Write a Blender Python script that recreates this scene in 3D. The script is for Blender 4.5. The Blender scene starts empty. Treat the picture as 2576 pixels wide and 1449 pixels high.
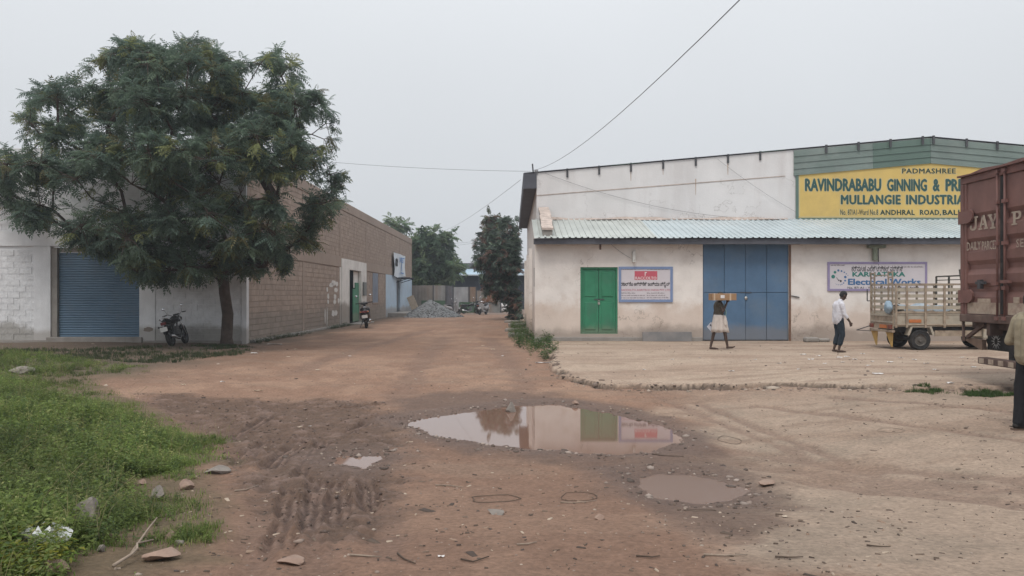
import bpy, bmesh, math, random
import numpy as np
from mathutils import Vector, Matrix, Quaternion, noise as mnoise

random.seed(7); RNG = np.random.default_rng(11)
SC = bpy.context.scene
COL = SC.collection
PI = math.pi

# ------------------------------------------------------------------ camera
F, CX, HY, CH = 788.0, 512.0, 294.0, 1.65        # focal length in px at 1024 wide, centre, horizon row, eye height
S = 1024 / 2576.0
cam_d = bpy.data.cameras.new('camera'); cam = bpy.data.objects.new('camera', cam_d); COL.objects.link(cam)
cam_d.sensor_width = 36; cam_d.lens = F / 1024 * 36; cam_d.clip_start = 0.05; cam_d.clip_end = 3000
cam_d.shift_y = 6 / 1024
cam.location = (0, 0, CH); cam.rotation_euler = (math.radians(90), 0, 0)
SC.camera = cam

# ------------------------------------------------------------------ world and sun (hazy overcast)
W = bpy.data.worlds.new('World'); SC.world = W; W.use_nodes = True
nt = W.node_tree; nt.nodes.clear()
sky = nt.nodes.new('ShaderNodeTexSky'); sky.sky_type = 'NISHITA'; sky.sun_disc = False
SUN_EL, SUN_AZ = 58, 200      # azimuth clockwise from +Y (behind the camera, a little left)
sky.sun_elevation = math.radians(SUN_EL); sky.sun_rotation = math.radians(SUN_AZ); sky.dust_density = 4
hsv = nt.nodes.new('ShaderNodeHueSaturation'); hsv.inputs['Saturation'].default_value = 0.25
tc = nt.nodes.new('ShaderNodeTexCoord'); sep = nt.nodes.new('ShaderNodeSeparateXYZ')
mr = nt.nodes.new('ShaderNodeMapRange'); mr.inputs[1].default_value = 0; mr.inputs[2].default_value = 1
mr.inputs[3].default_value = 0; mr.inputs[4].default_value = 1
ov = nt.nodes.new('ShaderNodeMix'); ov.data_type = 'RGBA'     # overcast: brighter overhead than at the horizon
ov.inputs[6].default_value = (5.75, 6.0, 6.3, 1); ov.inputs[7].default_value = (12.5, 12.9, 13.3, 1)
cn = nt.nodes.new('ShaderNodeTexNoise'); cn.inputs['Scale'].default_value = 1.6; cn.inputs['Detail'].default_value = 3
cm = nt.nodes.new('ShaderNodeMapRange'); cm.inputs[1].default_value = 0.3; cm.inputs[2].default_value = 0.7
cm.inputs[3].default_value = 0.97; cm.inputs[4].default_value = 1.03
mul = nt.nodes.new('ShaderNodeVectorMath'); mul.operation = 'SCALE'
mx = nt.nodes.new('ShaderNodeMix'); mx.data_type = 'RGBA'; mx.inputs[0].default_value = 0.92
bg = nt.nodes.new('ShaderNodeBackground'); bg.inputs['Strength'].default_value = 0.1
wo = nt.nodes.new('ShaderNodeOutputWorld')
L = nt.links.new
L(tc.outputs['Generated'], sep.inputs[0]); L(sep.outputs['Z'], mr.inputs[0]); pw = nt.nodes.new('ShaderNodeMath'); pw.operation = 'POWER'; pw.inputs[1].default_value = 1.5; L(mr.outputs[0], pw.inputs[0]); L(pw.outputs[0], ov.inputs[0])
L(tc.outputs['Generated'], cn.inputs['Vector']); L(cn.outputs[0], cm.inputs[0])
L(ov.outputs[2], mul.inputs[0]); L(cm.outputs[0], mul.inputs['Scale'])
L(sky.outputs[0], hsv.inputs['Color']); L(hsv.outputs[0], mx.inputs[6]); L(mul.outputs[0], mx.inputs[7])
L(mx.outputs[2], bg.inputs['Color']); L(bg.outputs[0], wo.inputs['Surface'])

sun_d = bpy.data.lights.new('sun', 'SUN'); sun_d.energy = 1.4; sun_d.angle = math.radians(22); sun_d.color = (1.0, 0.95, 0.88)
sun = bpy.data.objects.new('sun', sun_d); COL.objects.link(sun)
_e, _a = math.radians(SUN_EL), math.radians(SUN_AZ)
_sd = Vector((math.sin(_a) * math.cos(_e), math.cos(_a) * math.cos(_e), math.sin(_e)))
sun.rotation_euler = _sd.to_track_quat('Z', 'Y').to_euler(); sun.location = (0, -10, 30)

vs = SC.view_settings
vs.view_transform = 'Standard'; vs.look = 'None'; vs.gamma = 1.0; vs.exposure = 0.2; vs.use_curve_mapping = False
SC.render.engine = 'CYCLES'
SC.cycles.use_denoising = True
SC.cycles.max_bounces = 6; SC.cycles.diffuse_bounces = 3; SC.cycles.glossy_bounces = 3
SC.cycles.transparent_max_bounces = 6; SC.cycles.transmission_bounces = 3

# ------------------------------------------------------------------ photo pixel (2576 wide) to place
def at(u, v, Y):
    return Vector(((u * S - CX) / F * Y, Y, CH - (v * S - HY) / F * Y))
def g_abs(u, v, z=0.0):
    Y = (CH - z) * F / (v * S - HY)
    return Vector(((u * S - CX) / F * Y, Y, z))
def _ss(a, b, x):
    t = min(1.0, max(0.0, (x - a) / (b - a))); return t * t * (3 - 2 * t)
DIP = 0.33            # the track dips before the yard, as the reflections in the puddle show
def terrain(x, y):
    return -DIP * _ss(21, 14, y) * _ss(4.0, 8.8, y) * (1 - _ss(2.6, 7.5, x)) * (1 - 0.6 * _ss(-3.5, -7, x))
def g(u, v, z=0.0):
    """where the sight line meets the ground (plus z)"""
    zc = z
    for _ in range(40):
        p = g_abs(u, v, zc); zc = 0.4*zc + 0.6*(terrain(p.x, p.y) + z)
    return g_abs(u, v, zc)

# ------------------------------------------------------------------ numpy noise
def _hash(ix, iy, seed):
    h = (ix.astype(np.int64) * 374761393 + iy.astype(np.int64) * 668265263 + seed * 1442695041) & 0x7fffffff
    h = ((h ^ (h >> 13)) * 1274126177) & 0x7fffffff
    return ((h ^ (h >> 16)) & 0xffff) / 65535.0
def vnoise(x, y, seed=0):
    x = np.asarray(x, float); y = np.asarray(y, float)
    ix = np.floor(x); iy = np.floor(y); fx = x - ix; fy = y - iy
    fx = fx * fx * (3 - 2 * fx); fy = fy * fy * (3 - 2 * fy)
    a = _hash(ix, iy, seed); b = _hash(ix + 1, iy, seed); c = _hash(ix, iy + 1, seed); d = _hash(ix + 1, iy + 1, seed)
    return (a * (1 - fx) + b * fx) * (1 - fy) + (c * (1 - fx) + d * fx) * fy
def fbm(x, y, oct=4, seed=0):
    s = 0; a = 0.5; t = 0
    for i in range(oct):
        s = s + a * vnoise(x * 2 ** i + 17.3 * i, y * 2 ** i - 9.1 * i, seed + i); t += a; a *= 0.5
    return s / t
def sstep(a, b, x):
    t = np.clip((x - a) / (b - a), 0, 1); return t * t * (3 - 2 * t)
def poly_sd(px, py, poly):
    """signed distance (negative inside)"""
    px = np.asarray(px, float); py = np.asarray(py, float)
    d = np.full(px.shape, 1e9); inside = np.zeros(px.shape, bool); n = len(poly)
    for i in range(n):
        ax, ay = poly[i][0], poly[i][1]; bx, by = poly[(i + 1) % n][0], poly[(i + 1) % n][1]
        ex, ey = bx - ax, by - ay; wx = px - ax; wy = py - ay
        t = np.clip((wx * ex + wy * ey) / (ex * ex + ey * ey + 1e-12), 0, 1)
        d = np.minimum(d, (wx - ex * t) ** 2 + (wy - ey * t) ** 2)
        c = ((ay > py) != (by > py))
        with np.errstate(divide='ignore', invalid='ignore'):
            xi = (bx - ax) * (py - ay) / (by - ay + 1e-15) + ax
        inside ^= c & (px < xi)
    d = np.sqrt(d); return np.where(inside, -d, d)

# ------------------------------------------------------------------ mesh builder
class MB:
    def __init__(s): s.v = []; s.f = []
    def add(s, verts, faces):
        b = len(s.v); s.v.extend([tuple(p) for p in verts]); s.f.extend([tuple(i + b for i in f) for f in faces]); return s
    def box(s, x0, x1, y0, y1, z0, z1):
        return s.add([(x0,y0,z0),(x1,y0,z0),(x1,y1,z0),(x0,y1,z0),(x0,y0,z1),(x1,y0,z1),(x1,y1,z1),(x0,y1,z1)],
                     [(0,3,2,1),(4,5,6,7),(0,1,5,4),(1,2,6,5),(2,3,7,6),(3,0,4,7)])
    def bar(s, a, b, w, h, up=(0,0,1)):
        a = Vector(a); b = Vector(b); d = (b - a).normalized(); up = Vector(up)
        if abs(d.dot(up)) > 0.98: up = Vector((1,0,0))
        r = d.cross(up).normalized(); q = r.cross(d).normalized()
        P = []
        for e in (a, b):
            for i, j in ((-1,-1),(1,-1),(1,1),(-1,1)): P.append(e + r * (i * w / 2) + q * (j * h / 2))
        return s.add(P, [(0,1,2,3),(7,6,5,4),(0,4,5,1),(1,5,6,2),(2,6,7,3),(3,7,4,0)])
    def tube(s, pts, rad, n=8, cap=True):
        pts = [Vector(p) for p in pts]; m = len(pts)
        if not hasattr(rad, '__len__'): rad = [rad] * m
        ref = None; rings = []
        for i in range(m):
            d = (pts[min(i + 1, m - 1)] - pts[max(i - 1, 0)])
            d = d.normalized() if d.length > 1e-9 else Vector((0,0,1))
            if ref is None:
                ref = d.orthogonal().normalized()
            ref = (ref - d * ref.dot(d)); ref = ref.normalized() if ref.length > 1e-6 else d.orthogonal().normalized()
            q = d.cross(ref)
            rings.append([pts[i] + (ref * math.cos(2*PI*k/n) + q * math.sin(2*PI*k/n)) * rad[i] for k in range(n)])
        V = [p for r in rings for p in r]; Fc = []
        for i in range(m - 1):
            for k in range(n):
                k2 = (k + 1) % n; Fc.append((i*n+k, i*n+k2, (i+1)*n+k2, (i+1)*n+k))
        if cap:
            Fc.append(tuple(range(n - 1, -1, -1))); Fc.append(tuple((m-1)*n + k for k in range(n)))
        return s.add(V, Fc)
    def lathe(s, prof, c=(0,0,0), axis='Z', n=24):
        """prof: list of (r, h) along axis"""
        V = []; Fc = []; m = len(prof)
        for r, h in prof:
            for k in range(n):
                a = 2*PI*k/n; x, y = r*math.cos(a), r*math.sin(a)
                p = {'Z': (x, y, h), 'Y': (x, h, -y), 'X': (h, x, y)}[axis]
                V.append((p[0]+c[0], p[1]+c[1], p[2]+c[2]))
        for i in range(m - 1):
            for k in range(n):
                k2 = (k+1) % n; Fc.append((i*n+k, i*n+k2, (i+1)*n+k2, (i+1)*n+k))
        return s.add(V, Fc)
    def prism(s, outline, axis, a, b):
        """outline: 2D points; extruded along axis from a to b. axis X: (y,z); Y: (x,z); Z: (x,y)"""
        n = len(outline)
        def P(p, t): return {'X': (t, p[0], p[1]), 'Y': (p[0], t, p[1]), 'Z': (p[0], p[1], t)}[axis]
        V = [P(p, a) for p in outline] + [P(p, b) for p in outline]
        Fc = [tuple(range(n)), tuple(range(2*n-1, n-1, -1))] + [(i, i+n, (i+1) % n + n, (i+1) % n) for i in range(n)]
        return s.add(V, Fc)
    def sheet(s, rows):
        """grid of points rows[i][j]"""
        m = len(rows); n = len(rows[0]); V = [p for r in rows for p in r]
        return s.add(V, [(i*n+j, i*n+j+1, (i+1)*n+j+1, (i+1)*n+j) for i in range(m-1) for j in range(n-1)])
    def sphere(s, c, r, n=12, m=8):
        if not hasattr(r, '__len__'): r = (r, r, r)
        rows = []
        V = []; Fc = []
        for i in range(m + 1):
            t = PI * i / m
            for k in range(n):
                a = 2*PI*k/n
                V.append((c[0]+r[0]*math.sin(t)*math.cos(a), c[1]+r[1]*math.sin(t)*math.sin(a), c[2]+r[2]*math.cos(t)))
        for i in range(m):
            for k in range(n):
                k2 = (k+1) % n; Fc.append((i*n+k, (i+1)*n+k, (i+1)*n+k2, i*n+k2))
        return s.add(V, Fc)

WLOC = {}
def wloc(o):
    l = Vector((0,0,0))
    while o is not None:
        l += o.location; o = o.parent
    return l
def link_mesh(name, me, mat, parent=None):
    o = bpy.data.objects.new(name, me); COL.objects.link(o); o.parent = parent
    if mat: me.materials.append(mat)
    return o
def obj(name, mb, mat, parent=None, local=False, smooth=False, bevel=0, fix=True):
    """mesh object; vertices are world coordinates unless local; placed under parent"""
    me = bpy.data.meshes.new(name)
    off = Vector((0,0,0)) if local or parent is None else wloc(parent)
    vv = [(x - off.x, y - off.y, z - off.z) for x, y, z in mb.v]
    me.from_pydata(vv, [], mb.f)
    if fix:
        bm = bmesh.new(); bm.from_mesh(me)
        bmesh.ops.remove_doubles(bm, verts=bm.verts, dist=1e-5)
        bmesh.ops.recalc_face_normals(bm, faces=bm.faces); bm.to_mesh(me); bm.free()
    if smooth:
        me.polygons.foreach_set('use_smooth', [True] * len(me.polygons))
        if smooth == 'auto':
            me.set_sharp_from_angle(angle=math.radians(40))
    o = link_mesh(name, me, mat, parent)
    if bevel:
        m = o.modifiers.new('bevel', 'BEVEL'); m.width = bevel; m.segments = 2; m.limit_method = 'ANGLE'; m.angle_limit = math.radians(40)
    return o
def fast_mesh(name, V, Fq, mat, parent=None, colors=None, smooth=False, cname='Col'):
    """numpy mesh; Fq (n,3) or (n,4)"""
    me = bpy.data.meshes.new(name); V = np.asarray(V, np.float32); Fq = np.asarray(Fq, np.int32); k = Fq.shape[1]
    me.vertices.add(len(V)); me.vertices.foreach_set('co', V.ravel())
    me.loops.add(Fq.size); me.loops.foreach_set('vertex_index', Fq.ravel())
    me.polygons.add(len(Fq)); me.polygons.foreach_set('loop_start', np.arange(0, Fq.size, k, dtype=np.int32))
    me.polygons.foreach_set('loop_total', np.full(len(Fq), k, np.int32))
    if smooth: me.polygons.foreach_set('use_smooth', np.ones(len(Fq), bool))
    me.update(calc_edges=True)
    if colors is not None:
        a = me.color_attributes.new(cname, 'FLOAT_COLOR', 'POINT')
        c = np.ones((len(V), 4), np.float32); c[:, :colors.shape[1]] = colors
        a.data.foreach_set('color', c.ravel())
    return link_mesh(name, me, mat, parent)
def tag(o, label, cat, group=None, kind=None):
    if label: o['label'] = label
    if cat: o['category'] = cat
    if group: o['group'] = group
    if kind: o['kind'] = kind
    return o
def thing(name, label, cat, loc=(0,0,0), rotz=0, group=None):
    o = bpy.data.objects.new(name, None); COL.objects.link(o); o.location = loc; o.rotation_euler = (0, 0, rotz)
    o.empty_display_size = 0.2
    return tag(o, label, cat, group)
def dup(root, loc, rotz=None, label=None, scale=None):
    r = root.copy(); COL.objects.link(r); r.location = loc
    if rotz is not None: r.rotation_euler = (0, 0, rotz)
    if label: r['label'] = label
    if scale: r.scale = (scale,) * 3
    for ch in list(root.children):
        c = ch.copy(); COL.objects.link(c); c.parent = r
        for gch in list(ch.children):
            d = gch.copy(); COL.objects.link(d); d.parent = c
    return r

# ------------------------------------------------------------------ materials
def lin(r, g_, b):
    f = lambda c: (c/255/12.92 if c/255 <= 0.04045 else ((c/255+0.055)/1.055)**2.4)
    return (f(r), f(g_), f(b))
MATS = {}
def mat(name, col, rough=0.8, var=0.18, scale=3.0, grime=None, gscale=1.5, gamt=0.5, bump=0.15, bscale=40, metal=0.0, spec=0.3,
        streak=False, splash=None, local=False, cells=None, cracks=0):
    """weathered surface: colour with mottling, grime patches, fine relief; splash = (colour, height, softness) mud on a wall foot"""
    if name in MATS: return MATS[name]
    m = bpy.data.materials.new(name); m.use_nodes = True; MATS[name] = m
    n = m.node_tree.nodes; l = m.node_tree.links; b = n['Principled BSDF']
    b.inputs['Roughness'].default_value = rough; b.inputs['Metallic'].default_value = metal
    b.inputs['Specular IOR Level'].default_value = spec
    if local:
        t = n.new('ShaderNodeTexCoord'); pos = t.outputs['Object']
    else:
        t = n.new('ShaderNodeNewGeometry'); pos = t.outputs['Position']
    n1 = n.new('ShaderNodeTexNoise'); n1.inputs['Scale'].default_value = scale; n1.inputs['Detail'].default_value = 5
    n1.inputs['Roughness'].default_value = 0.6
    l.new(pos, n1.inputs['Vector'])
    r = n.new('ShaderNodeMapRange'); r.inputs[1].default_value = 0.3; r.inputs[2].default_value = 0.7
    r.inputs[3].default_value = 1 - var; r.inputs[4].default_value = 1 + var
    l.new(n1.outputs[0], r.inputs[0])
    sc = n.new('ShaderNodeVectorMath'); sc.operation = 'SCALE'; sc.inputs[0].default_value = col
    l.new(r.outputs[0], sc.inputs['Scale'])
    cur = sc.outputs[0]
    if grime:
        mp = n.new('ShaderNodeMapping'); l.new(pos, mp.inputs['Vector'])
        if streak: mp.inputs['Scale'].default_value = (1, 1, 0.12)
        n2 = n.new('ShaderNodeTexNoise'); n2.inputs['Scale'].default_value = gscale; n2.inputs['Detail'].default_value = 6
        n2.inputs['Roughness'].default_value = 0.65
        l.new(mp.outputs[0], n2.inputs['Vector'])
        r2 = n.new('ShaderNodeMapRange'); r2.inputs[1].default_value = 0.5; r2.inputs[2].default_value = 0.72
        r2.inputs[3].default_value = 0; r2.inputs[4].default_value = gamt
        l.new(n2.outputs[0], r2.inputs[0])
        mm = n.new('ShaderNodeMix'); mm.data_type = 'RGBA'; l.new(r2.outputs[0], mm.inputs[0]); l.new(cur, mm.inputs[6])
        mm.inputs[7].default_value = (*grime, 1); cur = mm.outputs[2]
    if splash:
        for (scol, h, soft, amt) in splash:
            sx = n.new('ShaderNodeSeparateXYZ'); l.new(pos, sx.inputs[0])
            n3 = n.new('ShaderNodeTexNoise'); n3.inputs['Scale'].default_value = 1.1; n3.inputs['Detail'].default_value = 6
            n3.inputs['Roughness'].default_value = 0.65; l.new(pos, n3.inputs['Vector'])
            ad = n.new('ShaderNodeMath'); ad.operation = 'MULTIPLY_ADD'; ad.inputs[1].default_value = -2.2 * soft; l.new(n3.outputs[0], ad.inputs[0]); l.new(sx.outputs['Z'], ad.inputs[2])
            r3 = n.new('ShaderNodeMapRange'); r3.interpolation_type = 'SMOOTHSTEP'
            r3.inputs[1].default_value = h - 1.1 * soft; r3.inputs[2].default_value = h - 1.1 * soft + soft * 0.9
            r3.inputs[3].default_value = amt; r3.inputs[4].default_value = 0
            l.new(ad.outputs[0], r3.inputs[0])
            mm = n.new('ShaderNodeMix'); mm.data_type = 'RGBA'; l.new(r3.outputs[0], mm.inputs[0]); l.new(cur, mm.inputs[6])
            mm.inputs[7].default_value = (*scol, 1); cur = mm.outputs[2]
    if cracks:     # thin wandering cracks where a second noise lets them show
        nc = n.new('ShaderNodeTexNoise'); nc.inputs['Scale'].default_value = 0.9; nc.inputs['Detail'].default_value = 7; nc.inputs['Roughness'].default_value = 0.6; l.new(pos, nc.inputs['Vector'])
        sb = n.new('ShaderNodeMath'); sb.operation = 'SUBTRACT'; sb.inputs[1].default_value = 0.5; l.new(nc.outputs[0], sb.inputs[0])
        ab = n.new('ShaderNodeMath'); ab.operation = 'ABSOLUTE'; l.new(sb.outputs[0], ab.inputs[0])
        rk1 = n.new('ShaderNodeMapRange'); rk1.inputs[1].default_value = 0.0; rk1.inputs[2].default_value = 0.006; rk1.inputs[3].default_value = cracks; rk1.inputs[4].default_value = 0; l.new(ab.outputs[0], rk1.inputs[0])
        ng = n.new('ShaderNodeTexNoise'); ng.inputs['Scale'].default_value = 0.55; l.new(pos, ng.inputs['Vector'])
        rg1 = n.new('ShaderNodeMapRange'); rg1.inputs[1].default_value = 0.52; rg1.inputs[2].default_value = 0.60; l.new(ng.outputs[0], rg1.inputs[0])
        mk = n.new('ShaderNodeMath'); mk.operation = 'MULTIPLY'; l.new(rk1.outputs[0], mk.inputs[0]); l.new(rg1.outputs[0], mk.inputs[1])
        mm = n.new('ShaderNodeMix'); mm.data_type = 'RGBA'; l.new(mk.outputs[0], mm.inputs[0]); l.new(cur, mm.inputs[6]); mm.inputs[7].default_value = (0.16, 0.13, 0.11, 1); cur = mm.outputs[2]
    if cells:      # every block of its own batch: tone steps from block to block
        sn = n.new('ShaderNodeVectorMath'); sn.operation = 'SNAP'; sn.inputs[1].default_value = cells[0]; l.new(pos, sn.inputs[0])
        wn = n.new('ShaderNodeTexWhiteNoise'); l.new(sn.outputs[0], wn.inputs['Vector'])
        rc = n.new('ShaderNodeMapRange'); rc.inputs[3].default_value = 1-cells[1]; rc.inputs[4].default_value = 1+cells[1]; l.new(wn.outputs['Value'], rc.inputs[0])
        s2_ = n.new('ShaderNodeVectorMath'); s2_.operation = 'SCALE'; l.new(cur, s2_.inputs[0]); l.new(rc.outputs[0], s2_.inputs['Scale']); cur = s2_.outputs[0]
    l.new(cur, b.inputs['Base Color'])
    if bump:
        n4 = n.new('ShaderNodeTexNoise'); n4.inputs['Scale'].default_value = bscale; n4.inputs['Detail'].default_value = 4
        l.new(pos, n4.inputs['Vector'])
        bp = n.new('ShaderNodeBump'); bp.inputs['Strength'].default_value = bump; bp.inputs['Distance'].default_value = 0.02
        l.new(n4.outputs[0], bp.inputs['Height']); l.new(bp.outputs[0], b.inputs['Normal'])
    return m
def leaf_mat(name, trans=0.35, rough=0.55):
    m = bpy.data.materials.new(name); m.use_nodes = True; n = m.node_tree.nodes; l = m.node_tree.links
    b = n['Principled BSDF']; b.inputs['Roughness'].default_value = rough; b.inputs['Specular IOR Level'].default_value = 0.25
    a = n.new('ShaderNodeVertexColor'); a.layer_name = 'Col'
    l.new(a.outputs[0], b.inputs['Base Color'])
    tr = n.new('ShaderNodeBsdfTranslucent'); l.new(a.outputs[0], tr.inputs['Color'])
    mxs = n.new('ShaderNodeMixShader'); mxs.inputs[0].default_value = trans
    l.new(b.outputs[0], mxs.inputs[1]); l.new(tr.outputs[0], mxs.inputs[2]); l.new(mxs.outputs[0], n['Material Output'].inputs['Surface'])
    return m
# ------------------------------------------------------------------ ground
SLAB = 0.08
WL = -0.035
L1 = terrain(0.8, 11.5) + WL; L2 = g(1735, 1230).z + WL; L3 = g(905, 1160).z + WL
P1 = [g_abs(u, v, L1)[:2] for u, v in ((1022,1064),(1080,1052),(1150,1040),(1225,1031),(1290,1022),(1400,1019),(1480,1030),(1560,1048),(1640,1068),
      (1700,1090),(1712,1104),(1690,1120),(1640,1138),(1560,1143),(1480,1142),(1400,1136),(1310,1130),(1220,1116),(1150,1104),(1100,1098),(1060,1080))]
P2 = [g_abs(u, v, L2)[:2] for u, v in ((1595,1200),(1660,1193),(1740,1196),(1810,1208),(1866,1230),(1872,1250),(1830,1266),(1750,1268),(1690,1262),(1640,1245),(1606,1220))]
P3 = [g_abs(u, v, L3)[:2] for u, v in ((845,1152),(870,1146),(890,1152),(920,1147),(958,1148),(968,1154),(935,1166),(920,1177),(890,1170),(850,1166))]
SLABP = [g(u, v, 0.0)[:2] for u, v in ((1362,862),(1384,884),(1392,915),(1404,945),(1440,958),(1480,968),(1530,972),(1560,977),(1640,976),(1800,977),(1960,978),(2100,981),(2300,984),(2576,988),(2700,990))]
SLABP = SLABP + [(60, SLABP[-1][1]), (60, 60), (0.5, 60)]
GRASS = [g(u, v)[:2] for u, v in ((-300,905),(0,886),(120,888),(330,915),(385,930),(330,948),(240,950),(250,975),(330,1012),(445,1066),(556,1108),(568,1130),(560,1180),
         (505,1240),(520,1290),(535,1330),(500,1380),(470,1440),(450,1480))] + [(-2.6, 3.6), (-9, 3.4), (-14, 9)]
GRASS2 = [g(u, v)[:2] for u, v in ((-200,880),(200,884),(560,868),(640,876),(600,893),(420,915),(300,912),(0,900))]      # thin growth under the tree
GRASS3 = [g(u, v, 0.0)[:2] for u, v in ((2275,985),(2400,984),(2545,986),(2550,996),(2420,1000),(2300,999))]
GRASS4 = [g(u, v, 0.0)[:2] for u, v in ((1290,820),(1330,815),(1365,845),(1395,880),(1388,908),(1350,902),(1310,880),(1280,850))]
MUD = [g(u, v)[:2] for u, v in ((330,985),(560,1000),(800,1005),(960,1010),(1010,1060),(1030,1120),(1020,1220),(1000,1300),(900,1345),(760,1330),(640,1260),(590,1190),(575,1150),(560,1090),(450,1050))]
MUD2 = [g(u, v)[:2] for u, v in ((1000,1000),(1180,978),(1400,990),(1600,1025),(1760,1085),(1830,1130),(1900,1190),(1990,1250),(1985,1310),(1850,1330),(1700,1300),(1560,1230),(1450,1175),(1300,1150),(1050,1120),(960,1060))]
TRACKS = [((1850,1130),(2576,1205),0.16), ((1880,1165),(2576,1228),0.22), ((1900,1020),(2576,1110),0.10), ((1990,1200),(2576,1260),0.18),
          ((1480,1150),(1830,1345),0.22), ((815,1190),(790,1449),0.16), ((950,1200),(985,1400),0.13), ((690,1190),(640,1449),0.14), ((560,1090),(380,1000),0.25), ((2100,1000),(2576,1040),0.12), ((1750,1010),(2200,1190),0.10), ((1640,985),(2040,1150),0.10), ((1120,850),(1000,1010),0.30), ((1230,850),(1330,1000),0.30), ((1080,830),(760,930),0.25)]
TRACKS = [(g(*a), g(*b), w) for a, b, w in TRACKS]
TREAD = [((570,1185),(700,1085),0.085,0.13), ((655,1200),(785,1080),0.095,0.15), ((545,1120),(690,1040),0.10,0.13), ((745,1215),(820,1100),0.08,0.12),
         ((765,1430),(800,1190),0.085,0.13), ((850,1330),(852,1175),0.09,0.12), ((935,1290),(918,1180),0.08,0.13),
         ((690,1420),(735,1210),0.09,0.11), ((770,1035),(980,1012),0.10,0.14), ((860,1090),(985,1040),0.09,0.13)]
TREAD = [(g(*a), g(*b), p_, w_) for a, b, p_, w_ in TREAD]

def line_d(x, y, a, b):
    ex, ey = b[0]-a[0], b[1]-a[1]; LL = ex*ex+ey*ey
    t = np.clip(((x-a[0])*ex + (y-a[1])*ey)/LL, 0, 1)
    return np.hypot(x-a[0]-ex*t, y-a[1]-ey*t), t*math.sqrt(LL)

def ground_fields(x, y):
    x = np.asarray(x, float); y = np.asarray(y, float)
    near = sstep(45, 20, y)
    edge_n = (fbm(x*1.7, y*1.7, 4, 3) - 0.5)
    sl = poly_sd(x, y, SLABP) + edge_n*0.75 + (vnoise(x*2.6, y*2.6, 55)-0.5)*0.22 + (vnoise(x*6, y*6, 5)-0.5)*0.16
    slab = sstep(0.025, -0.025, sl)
    crack = sstep(0.10, 0.05, sl)*sstep(0.0, 0.03, sl)*sstep(0.35, 0.55, vnoise(x*1.7+3, y*1.7, 6)+0.15)
    h = (fbm(x*0.35, y*0.35, 3, 1)-0.5)*0.10*near + (fbm(x*2.2, y*2.2, 4, 2)-0.5)*0.035*near
    h = h*(1-0.8*slab)
    mud = sstep(0.25, -0.35, poly_sd(x, y, MUD) + (fbm(x*2.5, y*2.5, 3, 8)-0.5)*0.9)
    mud2 = sstep(0.2, -0.3, poly_sd(x, y, MUD2) + (fbm(x*2.0, y*2.0, 3, 9)-0.5)*0.7)
    lumps = fbm(x*7, y*7, 3, 12)
    h = h + mud*near*((lumps-0.5)*0.10 + (vnoise(x*16, y*16, 13)-0.5)*0.03)
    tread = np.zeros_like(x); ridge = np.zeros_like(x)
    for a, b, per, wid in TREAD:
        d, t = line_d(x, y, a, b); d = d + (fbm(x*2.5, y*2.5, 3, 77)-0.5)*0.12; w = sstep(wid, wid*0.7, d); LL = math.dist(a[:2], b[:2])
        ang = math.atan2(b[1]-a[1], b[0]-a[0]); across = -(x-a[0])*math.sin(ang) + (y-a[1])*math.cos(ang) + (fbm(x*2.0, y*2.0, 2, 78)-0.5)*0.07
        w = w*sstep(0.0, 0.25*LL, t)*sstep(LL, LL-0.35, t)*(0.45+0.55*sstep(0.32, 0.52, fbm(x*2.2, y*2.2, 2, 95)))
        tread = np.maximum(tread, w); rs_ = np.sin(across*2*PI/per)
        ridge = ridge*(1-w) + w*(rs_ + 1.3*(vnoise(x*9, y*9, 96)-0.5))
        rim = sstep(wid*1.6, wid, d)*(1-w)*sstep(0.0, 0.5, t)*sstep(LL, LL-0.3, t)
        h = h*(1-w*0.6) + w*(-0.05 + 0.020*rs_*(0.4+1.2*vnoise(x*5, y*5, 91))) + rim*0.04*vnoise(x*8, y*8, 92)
    trk = np.zeros_like(x)
    for a, b, w in TRACKS:
        d, t = line_d(x, y, a, b); ww = sstep(w*1.5, w*0.4, d + (fbm(x*3, y*3, 2, 21)-0.5)*w*1.4); trk = np.maximum(trk, ww); h = h - ww*0.02
    T_ = -DIP*sstep(21, 14, y)*sstep(4.0, 8.8, y)*(1-sstep(2.6, 7.5, x))*(1-0.6*sstep(-3.5, -7, x))
    h = h + slab*SLAB + T_ - crack*0.035
    # ground rises a little towards the white facade
    h = h + 0.05*sstep(20, 25.5, y)*sstep(-9.2, -11, x)
    # puddles: basin with its shore at the water level
    sdp = np.full(x.shape, 1e9)
    for P, jit, lv in ((P1, 0.30, L1), (P2, 0.22, L2), (P3, 0.18, L3)):
        sp_ = poly_sd(x, y, P) + (fbm(x*3, y*3, 4, 31)-0.5)*jit + (vnoise(x*11, y*11, 4)-0.5)*0.07
        w = 1 - sstep(0.25, 0.9, sp_)
        tgt = lv + np.clip(sp_*0.14, -0.08, 0.05) + (fbm(x*9, y*9, 2, 14)-0.5)*0.02*sstep(0.03, 0.2, sp_)
        h = h*(1-w) + tgt*w
        sdp = np.minimum(sdp, sp_)
    gr = sstep(0.25, -0.25, poly_sd(x, y, GRASS) + (fbm(x*1.6, y*1.6, 3, 41)-0.5)*0.9)
    h = h + gr*near*0.05*fbm(x*1.2, y*1.2, 3, 45)
    return h, dict(crack=crack, slab=slab, sl=sl, mud=mud, mud2=mud2, tread=tread, ridge=ridge, trk=trk, sdp=sdp, gr=gr, lumps=lumps)
def gz(x, y):
    h, _ = ground_fields(np.array([float(x)]), np.array([float(y)])); return float(h[0])

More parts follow.
